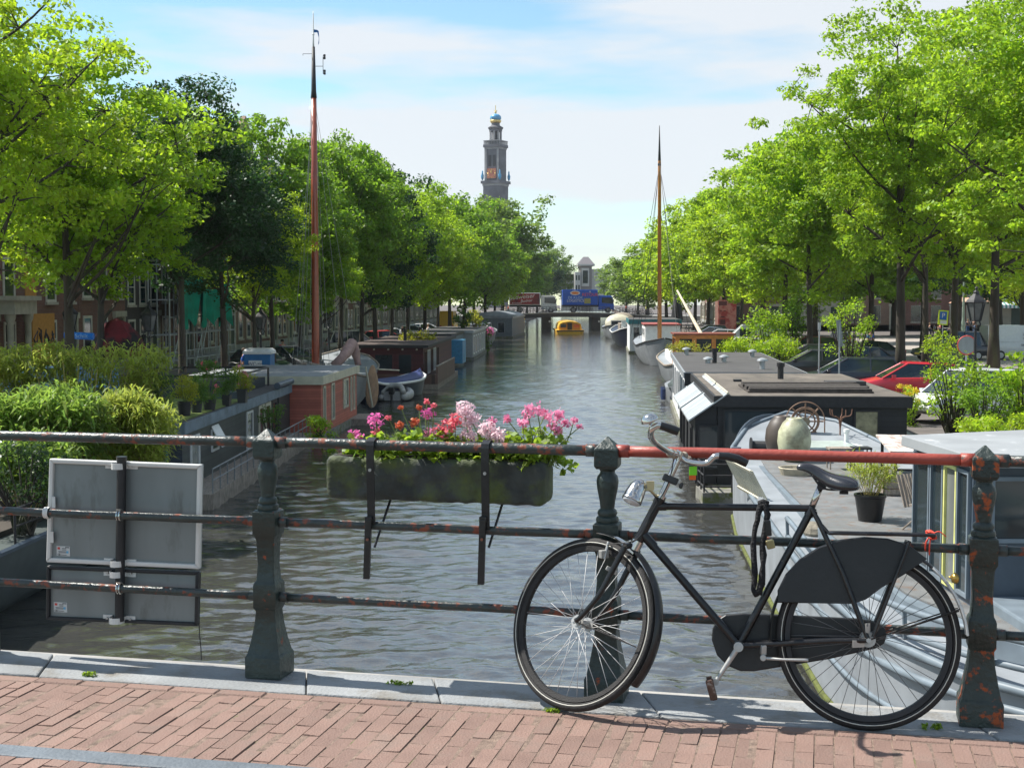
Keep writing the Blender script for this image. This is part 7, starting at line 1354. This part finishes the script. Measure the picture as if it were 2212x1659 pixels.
# right bank shrubs
def bushpx(label, x0, x1, y0, y1, Y_, lm_, n, r, n_per, leaf, seed, z0=QUAY, cat='shrub', **kw):
    rs = random.Random(seed); cs = []
    for _ in range(n):
        x, y = rs.uniform(x0, x1), rs.uniform(y0, y1); u = (x - x0) / (x1 - x0) * 2 - 1
        if y < lrp(y0, y1, .35 * u * u): y = lrp(y0, y1, .4)
        cs.append(atY(x, y, Y_ + rs.uniform(-.8, .8)))
    return bush(label, cs, [r] * n, n_per, leaf, lm_, seed, z0=z0, cat=cat, **kw)
bushpx('bright yellow-green shrub behind the white houseboat roof', 1560, 1640, 735, 772, 78, LEAF['lime'], 36, .45, 70, .07, 21); bushpx('yellow-green shrub right of the red car bonnet at the lime bushes', 1640, 1715, 725, 778, 78, LEAF['lime'], 34, .5, 70, .07, 22)
bushpx('low yellow bush in front of the wooden wheelhouse', 1445, 1530, 742, 762, 74, YL, 20, .3, 60, .05, 23, z0=-1.3)
bushpx('round dark green shrub left of the two straight trunks', 1615, 1690, 665, 745, 92, LEAF['fresh'], 34, .75, 60, .10, 24); bushpx('tall round green shrub between the two straight trunks', 1692, 1738, 655, 750, 95, LEAF['mid'], 30, .7, 60, .10, 25)
bushpx('bush with clusters of yellow flowers at the corner of the black houseboat', 1938, 1982, 838, 925, 45, LEAF['fresh'], 22, .25, 80, .035, 26); c = atY(1958, 850, 44.8); bush('yellow flower clusters above the corner of the black houseboat', [c + Vector((random.uniform(-.38, .38), random.uniform(-.3, .3), random.uniform(-.28, .22))) for _ in range(16)], [.14] * 16, 60, .03, YF, 27, cat='flowers', nm='flowers')
bushpx('loose leafy shrub in front of the white car', 2005, 2120, 745, 905, 41, LEAF['fresh'], 40, .34, 46, .055, 28); bushpx('dark dense shrub right of the white car', 2080, 2180, 820, 925, 39, LEAF['mid'], 44, .34, 70, .05, 29)
bushpx('big-leaved bright shrub at the right edge', 2150, 2260, 775, 900, 40, LEAF['fresh'], 34, .4, 36, .09, 30); bushpx('low grassy green plants along the deckhouse roof at the right edge', 2080, 2260, 900, 945, 36, LEAF['lime'], 40, .28, 60, .05, 31)
bushpx('slender young tree beside the dark cars', 1790, 1880, 650, 760, 64, LEAF['fresh'], 34, .45, 50, .06, 32); bushpx('low hedge left of the forked tree behind the estate car', 1990, 2080, 720, 800, 52, LEAF['lime'], 20, .3, 40, .055, 33)
# ================================================================== street furniture
def lantern(label, x, y, Y_, s=1.0):
    c = atY(x, y, Y_); t = thing('street_lantern', label, 'street lamp', (c.x, c.y, QUAY), 'old iron lanterns on the quays'); q = MB(); zl = c.z
    q.lathe([(.16, 0), (.16, .5), (.10, .6), (.07, 1.4), (.05, 2.2), (.045, zl - QUAY - .55)], (c.x, c.y, QUAY), 12); q.build('post', M['blackm'], t, auto=40)
    q = MB()
    for k in range(4): a = k * math.pi / 2 + .4; q.tube(crom([c + Vector((0, 0, -.55)), c + Vector((math.cos(a) * .2, math.sin(a) * .2, -.42)), c + Vector((math.cos(a) * .16, math.sin(a) * .16, -.28))], 3), .018, 5)
    for k in range(6):
        a = k * math.pi / 3; q.cyl(c + Vector((math.cos(a) * .17, math.sin(a) * .17, -.27)), c + Vector((math.cos(a) * .30, math.sin(a) * .30, .32)), .018, n=5)
    q.lathe([(.18, -.29), (.18, -.25)], c, 6); q.lathe([(.31, .31), (.34, .33), (.30, .40), (.14, .55), (.10, .60), (.10, .66), (.03, .72), (.05, .78), (.01, .84)], c, 6); q.build('lantern_frame', M['blackm'], t)
    q = MB(); q.lathe([(.155, -.25), (.285, .31)], c, 6); q.build('lantern_glass', mat('lantern_pane', (.10, .11, .11), .15, spec=.8), t)
lantern('large iron street lantern in front of the right-hand trunk', 2108, 675, 45); lantern('iron street lantern between two trunks left of the scaffolding', 322, 700, 52); lantern('iron street lantern left of the mast rigging', 563, 700, 70); lantern('iron street lantern right of the tall mast', 710, 690, 82); lantern('iron wall-height lantern by the red-brown brick house', 152, 695, 57)
def signpost(label, x, y0, Y_, build_face, col='alulight', r=.03):
    c = atY(x, y0, Y_); t = thing('sign_post', label, 'sign', (c.x, c.y, QUAY)); q = MB(); q.cyl((c.x, c.y, QUAY), c + Vector((0, 0, .05)), r, n=8); q.build('post', M[col], t); build_face(t, c)
def pface(t, c):
    Rm = Matrix.Rotation(rad(4), 3, 'Y'); q = MB(); q.box(c + Vector((0, -.06, -.42)), (.62, .03, .92), R=Rm); b_ = q.build('board', mat('neon_yellow_border', (.65, .78, .02), .5), t); q = MB(); q.box(c + Vector((0, -.085, -.30)), (.44, .02, .52), R=Rm); pb_ = q.build('blue_panel', mat('parking_blue', (.01, .12, .45), .5), b_); textmesh('P', .42, facing(c + Vector((0, -.105, -.30)), Vector((1, 0, 0)), Vector((.07, 0, 1))), 'lettering', M['white'], pb_, .003); q = MB(); q.box(c + Vector((.01, -.085, -.71)), (.40, .02, .2), R=Rm); q.build('text_panel', M['white'], b_)
signpost('blue parking sign with a neon yellow border on the square', 2037, 672, 88, pface)
def rface(t, c):
    q = MB(); q.lathe([(.30, 0), (.33, .0), (.33, .03), (.30, .03)], c + Vector((0, -.03, -.3)), 24, R=Matrix.Rotation(rad(90), 3, 'X')); q.build('disc', M['signback'], t); q = MB(); q.tube([c + Vector((.32 * math.cos(a), -.05, -.3 + .32 * math.sin(a))) for a in [2 * math.pi * k / 28 for k in range(28)]], .022, 6, closed=True); q.build('red_rim', M['inkred'], t)
signpost('round sign seen from behind with a red rim near the right-hand trunk', 2088, 727, 48, rface)
signpost('white-grey pole standing behind the black houseboat roof', 1770, 700, 56, lambda t, c: MB().box(c + Vector((0, 0, -.1)), (.1, .1, .3)).build('head', M['alulight'], t)); signpost('leaning narrow grey street sign in front of the dark cars', 1814, 700, 52, lambda t, c: MB().box(c + Vector((0, 0, -.35)), (.16, .05, 1.0), R=Matrix.Rotation(-.1, 3, 'Y')).build('board', M['signback'], t))
for x, y, Y_, lb in ((2022, 735, 92, 'dark cylindrical litter bin on the square left of the forked trunk'),): c = atY(x, y, Y_); q = MB(); q.lathe([(.28, 0), (.28, 1.1), (.31, 1.12), (.31, 1.25), (.2, 1.3)], (c.x, c.y, QUAY), 16); tag(q.build('litter_bin', M['steeldark'], None, auto=40), lb, 'bin')
c = atY(2060, 760, 84); q = MB(); q.loft([[Vector((c.x + x, c.y + y, QUAY + z)) for x, z in ((-1.2, 0), (-1.2, 1.1), (-.9, 1.45), (.9, 1.45), (1.2, 1.1), (1.2, 0))] for y in (0, 1.2)]); tag(q.build('bottle_bank', M['steeldark'], None, bevel=.05), 'dark domed glass recycling bank near the black van', 'container')
q = MB(); c = atY(2081, 685, 120); lp = thing('lamp_post', 'pale green fluted lamp post in front of the cafe terrace', 'street lamp', (c.x, c.y, QUAY)); q.lathe([(.3, 0), (.3, .5), (.2, .7), (.17, 2.0), (.11, 2.3), (.09, 5.5)], (c.x, c.y, QUAY), 12); q.build('post', mat('pale_green_iron', (.20, .26, .22), .5), lp, auto=40)
# cafe parasols, awning, terrace furniture and guests
M['canvas'] = mat('peach_canvas', (.50, .30, .20), .8, var=.1)
def parasol(label, X, Y_, z, r, m_):
    t = thing('parasol', label, 'parasol', (X, Y_, QUAY), 'parasols on the cafe terrace'); q = MB(); q.lathe([(r, 0), (r * .98, .06), (r * .5, .42), (.05, .75), (.03, .9)], (X, Y_, z), 8); q.build('canopy', m_, t); q = MB(); q.cyl((X, Y_, QUAY), (X, Y_, z + .4), .04, n=8); q.build('pole', M['oldwood'], t)
parasol('peach cafe parasol left of the green striped awning', pxX(2108, 165), 165, hz(652, 165), 2.6, M['canvas']); parasol('peach cafe parasol nearest the forked tree', pxX(2080, 168), 168, hz(655, 168), 1.8, M['canvas'])
aw = thing('cafe_awning', 'green and white striped awning over the cafe at the right edge', 'awning', (pxX(2195, 170), 170, QUAY + 3)); q = MB(); x0, x1 = pxX(2165, 170), pxX(2270, 170)
for k in range(24): q.m = k % 2; a, b = lrp(x0, x1, k / 24), lrp(x0, x1, (k + 1) / 24); q.quad((a, 175.5, QUAY + 4.4), (b, 175.5, QUAY + 4.4), (b, 172, QUAY + 3.3), (a, 172, QUAY + 3.3)); q.quad((a, 172, QUAY + 3.3), (b, 172, QUAY + 3.3), (b, 171.98, QUAY + 2.9), (a, 171.98, QUAY + 2.9))
q.build('cloth', [mat('awning_green', (.10, .28, .24), .8), M['white']], aw); q = MB(); q.cyl((x0, 172, QUAY), (x0, 172, QUAY + 3.3), .04, n=6); q.cyl((x1, 172, QUAY), (x1, 172, QUAY + 3.3), .04, n=6); q.build('frame', M['alulight'], aw)
# ------------------------------------------------------------------ people: one continuous skinned body, clothes and hair as children
SKIN = mat('skin', (.45, .26, .18), .6); HAIRM = [mat('hair_dark', (.03, .02, .015), .7), mat('hair_fair', (.25, .16, .07), .7), mat('hair_brown', (.09, .05, .03), .7)]
CLO = {}
def cloth(c):
    if c not in CLO: CLO[c] = mat('cloth', c, .85, var=.12, scale=6)
    return CLO[c]
def skin_obj(nm, pts, edges, m_, parent, F, root=0, lev=1):
    me = bpy.data.meshes.new(nm); me.from_pydata([F @ Vector(p[:3]) for p in pts], edges, []); me.materials.append(m_); o = link(nm, me, parent); sk = o.modifiers.new('skin', 'SKIN'); sk.use_smooth_shade = True
    for i, p in enumerate(pts): v = me.skin_vertices[0].data[i]; v.radius = (p[3], p[4] if len(p) > 4 else p[3]); v.use_root = (i == root)
    s = o.modifiers.new('sub', 'SUBSURF'); s.levels = s.render_levels = lev; return o
def person(label, X, Y_, rz, top, leg, hair=0, pose='stand', z=QUAY, group=None, h=1.74):
    t = thing('person', label, 'person', (X, Y_, z), group); k = h / 1.74; F = Matrix.Translation((X, Y_, z)) @ Matrix.Rotation(rz, 4, 'Z') @ Matrix.Scale(k, 4); sw = .18 if pose == 'walk' else .0; sit = pose == 'sit'; dz = -.42 if sit else 0
    P = [(0, 0, .95 + dz, .13, .10), (0, 0, 1.15 + dz, .13, .10), (0, .0, 1.36 + dz, .16, .10), (0, 0, 1.47 + dz, .055), (0, -.01, 1.56 + dz, .075, .09), (0, -.015, 1.66 + dz, .075, .09)]
    E = [(i, i + 1) for i in range(5)]; J = {}
    for s in (-1, 1):
        n0 = len(P); aw_ = sw * s * 1.2
        P += [(s * .20, 0, 1.40 + dz, .052), (s * .25, aw_ * .6 + .02, 1.13 + dz, .042), (s * .24, aw_ - (.25 if sit else .08), .90 + dz + (.12 if sit else 0), .034), (s * .235, aw_ - (.32 if sit else .11), .82 + dz + (.12 if sit else 0), .03, .02)]
        E += [(2, n0), (n0, n0 + 1), (n0 + 1, n0 + 2), (n0 + 2, n0 + 3)]; n1 = len(P)
        if sit: P += [(s * .10, 0, .52, .085), (s * .11, -.42, .50, .06), (s * .11, -.40, .10, .04), (s * .11, -.50, .04, .04, .03)]
        else: P += [(s * .095, 0, .90, .085), (s * .10, -sw * s * .9 - .02, .50, .058), (s * .10, -sw * s * 1.7 + .02, .09, .04), (s * .10, -sw * s * 1.7 - .10, .04, .04, .03)]
        E += [(0, n1), (n1, n1 + 1), (n1 + 1, n1 + 2), (n1 + 2, n1 + 3)]; J[s] = (n0, n1)
    skin_obj('body', P, E, SKIN, t, F)
    g = lambda i, d=.016: tuple(P[i][:3]) + tuple(r + d for r in P[i][3:])
    ids = [0, 1, 2, J[-1][0], J[-1][0] + 1, J[1][0], J[1][0] + 1]; skin_obj('shirt', [g(i) for i in ids], [(0, 1), (1, 2), (2, 3), (3, 4), (2, 5), (5, 6)], cloth(top), t, F)
    ids = [0, J[-1][1], J[-1][1] + 1, J[-1][1] + 2, J[1][1], J[1][1] + 1, J[1][1] + 2]; skin_obj('trousers', [g(i, .014) for i in ids], [(0, 1), (1, 2), (2, 3), (0, 4), (4, 5), (5, 6)], cloth(leg), t, F)
    q = MB(F); q.sphere((0, .012, 1.655 + dz), (.095, .108, .10), 12, 8); q.build('hair', HAIRM[hair], t, smooth=True)
    q = MB(F); q.sphere((0, -.105, 1.585 + dz), (.014, .022, .022), 6, 4); [q.sphere((s * .082, -.0, 1.59 + dz), (.012, .02, .03), 6, 4) for s in (-1, 1)]; q.build('nose_and_ears', SKIN, t, smooth=True)
    q = MB(F); [q.sphere((s * .032, -.088, 1.615 + dz), (.011, .008, .008), 6, 4) for s in (-1, 1)]; q.sphere((0, -.095, 1.545 + dz), (.024, .006, .006), 6, 4); q.build('eyes_and_mouth', M['ink'], t)
    return t
def ppx(label, x, Y_, rz, top, leg, **k): return person(label, pxX(x, Y_), Y_, rz, top, leg, **k)
ppx('person in a bright blue jacket walking left of the blue portable cabin', 527, 66, rad(100), (.01, .14, .55), (.13, .08, .05), hair=2, pose='walk'); ppx('person in a red top by the parked cars left of the tall mast', 610, 80, rad(60), (.6, .02, .08), (.03, .03, .05), hair=0)
ppx('person in a white shirt with a backpack on the left quay above the silver car', 870, 118, rad(20), (.65, .65, .66), (.06, .10, .22), hair=2, pose='walk'); ppx('person in white walking between the trunks on the left quay', 925, 128, rad(-70), (.7, .7, .7), (.6, .6, .62), hair=1, pose='walk'); ppx('person in a white top at the left end of the far bridge', 1092, 232, rad(-60), (.75, .75, .74), (.55, .55, .55), hair=1, z=-1.3)
ppx('person in an orange jacket beside the maroon truck', 1098, 236.8, rad(-90), (.8, .12, .02), (.1, .1, .12), z=-1.2); ppx('person in a neon vest on the far bridge right of the blue truck', 1395, 237, rad(90), (.6, .75, .02), (.05, .06, .1), z=-1.3); ppx('cyclist-height person in red near the right end of the far bridge', 1352, 237.2, rad(90), (.6, .04, .05), (.1, .1, .15), z=-1.2)
ppx('person in blue jeans standing in front of the cafe', 2090, 158, rad(180), (.10, .10, .12), (.05, .12, .28), hair=1); ppx('person in a dark top beside the one in blue jeans', 2103, 160, rad(150), (.04, .04, .05), (.10, .15, .25), hair=2, pose='walk'); ppx('person in dark red standing near the bottle bank', 2048, 80, rad(200), (.22, .02, .03), (.05, .05, .06), hair=0)
ppx('person in a blue jacket near the white car on the square', 1880, 104, rad(10), (.02, .1, .35), (.04, .04, .05)); ppx('person in an orange top beyond the hedge on the square', 1835, 100, rad(90), (.75, .14, .04), (.05, .05, .08), hair=2)
for k, (x, c_) in enumerate(((1998, (.7, .7, .7)), (2008, (.05, .05, .06)), (2018, (.65, .66, .68)), (2030, (.5, .1, .1)), (2052, (.7, .7, .72)))):
    Yk = 156 + (k % 2) * 2.2; ppx('seated cafe guest in %s, %s from the left on the terrace' % (['white', 'black', 'pale grey', 'dull red', 'white'][k], ['first', 'second', 'third', 'fourth', 'fifth'][k]), x, Yk, rad(90 if k % 2 else -90), c_, (.05, .07, .12), hair=k % 3, pose='sit', group='guests seated on the cafe terrace')
    chair_simple(Vector((pxX(x, Yk), Yk, QUAY)), rad(90 if k % 2 else -90), M['wheelwood'], 'terrace chair under the %s seated guest from the left' % ['first', 'second', 'third', 'fourth', 'fifth'][k], 'chairs on the cafe terrace')
for k, x in enumerate((2003, 2024, 2045, 2068)):
    Xk = pxX(x, 157.2); t = thing('terrace_table', '%s small round cafe table from the left on the terrace' % ['first', 'second', 'third', 'fourth'][k], 'table', (Xk, 157.2, QUAY), 'tables on the cafe terrace'); q = MB(); q.lathe([(.38, .72), (.38, .75)], (Xk, 157.2, QUAY), 14); q.build('table_top', M['white'], t); q = MB(); q.lathe([(.25, 0), (.04, .05), (.04, .72)], (Xk, 157.2, QUAY), 8); q.build('leg', M['blackm'], t)
# red mural panel, blue portable cabin
mu = thing('mural', 'tall red mural panel with a simplified bearded face between two trunks on the right quay', 'mural', (pxX(1563, 139), 139, QUAY)); x0, x1 = pxX(1551, 139), pxX(1590, 139); zt_ = hz(648, 139); MB().bx(x0, x1, 139, 139.15, QUAY, zt_).build('panel', mat('mural_pink', (.55, .22, .17), .6, col2=(.40, .05, .04), thr=.5, s2=1.3, soft=.06, var=.1), mu)
cx_ = x0 + .45; q = MB(); [q.box((cx_ + s * .18, 138.98, zt_ - 1.1), (.2, .03, .08)) for s in (-1, 1)]; q.box((cx_, 138.98, zt_ - 1.7), (.4, .03, .12)); q.box((cx_, 138.98, zt_ - 2.2), (.5, .03, .5)); q.box((cx_, 138.98, zt_ - .35), (.8, .03, .4)); tag(q.build('face_marks', mat('mural_dark', (.12, .03, .03), .6), mu), kind='stuff')
c = Vector((pxX(560, 64), 64, QUAY)); wc = thing('portable_cabin', 'blue portable cabin with a white roof and a white name plate on the left quay', 'cabin', c); hw_ = .60; zt_ = hz(758, 64)
MB().bx(c.x - hw_, c.x + hw_, 63.4, 64.6, QUAY, zt_ - .12).build('walls', mat('cabin_blue', (.015, .13, .32), .5, var=.1, scale=3), wc, bevel=.03); q = MB(); q.loft([[c + Vector((a * (hw_ + .06) * s, b * .66 * s, zt_ - QUAY + dz)) for a, b in ((-1, -1), (1, -1), (1, 1), (-1, 1))] for s, dz in ((1, -.14), (1, 0), (.8, .12))]); q.build('roof', M['white'], wc, bevel=.03)
pn = MB(); pn.bx(c.x - .38, c.x + .22, 63.36, 63.40, zt_ - .75, zt_ - .42); pn = pn.build('name_plate', M['white'], wc); textmesh('WC-tje', .22, facing(Vector((c.x - .08, 63.35, zt_ - .58)), Vector((1, 0, 0)), Vector((0, 0, 1))), 'lettering', mat('navy_ink', (.02, .04, .12), .6), pn, .003)
# ================================================================== bicycles on the quays and the far bridge
bm0 = thing('parked_bicycle', 'bicycle', 'bicycle', (0, 0, 0), 'bicycles parked on the quays and bridge'); BKM = [mat('bike_black', (.02, .02, .022), .5), mat('bike_red', (.4, .03, .03), .5), mat('bike_blue', (.05, .1, .25), .5)]
for x in (-.52, .52): q = MB(); q.tube([(x + .34 * math.cos(a), 0, .35 + .34 * math.sin(a)) for a in [2 * math.pi * k / 18 for k in range(18)]], .022, 5, closed=True); [q.cyl((x, 0, .35), (x + .33 * math.cos(a), 0, .35 + .33 * math.sin(a)), .005, n=3) for a in [k * math.pi / 5 for k in range(10)]]; q.build('wheel', M['rubber'], bm0)
q = MB(); [q.cyl(a, b, .022, n=6) for a, b in (((-.1, 0, .32), (-.28, 0, .85)), ((-.1, 0, .32), (.32, 0, .78)), ((-.26, 0, .80), (.32, 0, .85)), ((-.1, 0, .32), (-.52, 0, .35)), ((-.52, 0, .35), (-.26, 0, .8)), ((.52, 0, .35), (.30, 0, .95)))]; q.build('frame', BKM[0], bm0); q = MB(); q.box((-.3, 0, .93), (.26, .14, .06)); q.build('saddle', M['blackm'], bm0); q = MB(); q.tube(crom([(.1, -.28, 1.02), (.28, -.22, 1.04), (.30, 0, 1.0), (.28, .22, 1.04), (.1, .28, 1.02)], 3), .015, 6); q.build('handlebar', M['alu'], bm0)
def nth(i): return ['first', 'second', 'third', 'fourth', 'fifth', 'sixth', 'seventh', 'eighth', 'ninth', 'tenth', 'eleventh', 'twelfth', 'thirteenth', 'fourteenth', 'fifteenth', 'sixteenth', 'seventeenth', 'eighteenth', 'nineteenth', 'twentieth'][i]
first = True; k = 0
rs = random.Random(12)
for i in range(18):
    u = [.02, .05, .08, .11, .14, .18, .24, .30, .40, .52, .60, .72, .79, .83, .87, .91, .94, .98][i]; x = lrp(xa, xb, u); z = -1.35 + dz_(u); lb = '%s bicycle from the left against the railing of the far bridge' % nth(i)
    if first: bm0.location = (x, 236.5, z); bm0['label'] = lb; first = False
    else: dup(bm0, (x, 236.5, z), rs.uniform(-.5, .5) + (math.pi if rs.random() < .5 else 0), lb)
for i, (x, Y_) in enumerate(((455, 60), (470, 62), (500, 66), (636, 80), (655, 84), (668, 86), (740, 96), (752, 98), (770, 102), (800, 106), (830, 112), (850, 116), (885, 124), (905, 128))):
    dup(bm0, (pxX(x, Y_), Y_, QUAY), rs.uniform(.2, 1.3), '%s bicycle from the left parked on the left quay' % nth(i))
for i, (x, Y_) in enumerate(((1470, 172), (1485, 168), (1500, 165), (1520, 160), (1540, 150), (1765, 100), (1600, 131), (1612, 130))): dup(bm0, (pxX(x, Y_), Y_, QUAY), rs.uniform(.2, 1.3), '%s bicycle from the left parked on the right quay' % nth(i))
q = None
fp = thing('market_parasol', 'tall black folded parasol right of the orange mast', 'parasol', (pxX(1462, 168), 168, QUAY)); q = MB(); q.lathe([(.2, 1.2), (.75, 1.5), (.55, 3.2), (.1, 5.0)], (pxX(1462, 168), 168, QUAY), 10); q.build('canopy', M['blackm'], fp); q = MB(); q.cyl((pxX(1462, 168), 168, QUAY), (pxX(1462, 168), 168, QUAY + 5.1), .05, n=6); q.build('pole', M['blackm'], fp)
# more clutter on the barge deck
for k, (x, y, lb) in enumerate(((7.3, 26.2, 'small weathered crate on the barge deck left of the table'), (8.7, 25.0, 'weathered crate on the barge deck below the table'))):
    t = thing('wooden_crate', lb, 'crate', (x, y, -2.13)); 
    for z in (.03, .15, .27): q = MB(); q.bx(x - .3, x + .3, y - .2, y - .18, -2.13 + z, -2.04 + z); q.bx(x - .3, x + .3, y + .18, y + .2, -2.13 + z, -2.04 + z); q.bx(x - .3, x - .28, y - .2, y + .2, -2.13 + z, -2.04 + z); q.bx(x + .28, x + .3, y - .2, y + .2, -2.13 + z, -2.04 + z); tag(q.build('slats', M['oldwood'], t), kind='stuff')
    MB().bx(x - .28, x + .28, y - .18, y + .18, -2.12, -2.09).build('bottom', M['oldwood'], t)
q = MB()
for k in range(6): q.tube([Vector((6.0 + math.cos(a) * (.30 + .01 * k), 29.2 + math.sin(a) * (.30 + .01 * k), -2.11 + .025 * k)) for a in [2 * math.pi * j / 24 for j in range(24)]], .018, 5, closed=True)
tag(q.build('rope_coil', M['rope'], None), 'coil of pale rope on the barge deck in front of the jars', 'rope')
# ================================================================== summer haze
hzm = bpy.data.materials.new('haze'); hzm.use_nodes = True; nt = hzm.node_tree; nt.nodes.clear(); v_ = nt.nodes.new('ShaderNodeVolumePrincipled'); o_ = nt.nodes.new('ShaderNodeOutputMaterial'); nt.links.new(v_.outputs[0], o_.inputs['Volume'])
v_.inputs['Density'].default_value = .00009; v_.inputs['Color'].default_value = (.86, .91, 1, 1); v_.inputs['Anisotropy'].default_value = .2
tag(MB().bx(-385, 385, -20, 905, -6, 86).build('haze', hzm), kind='stuff')
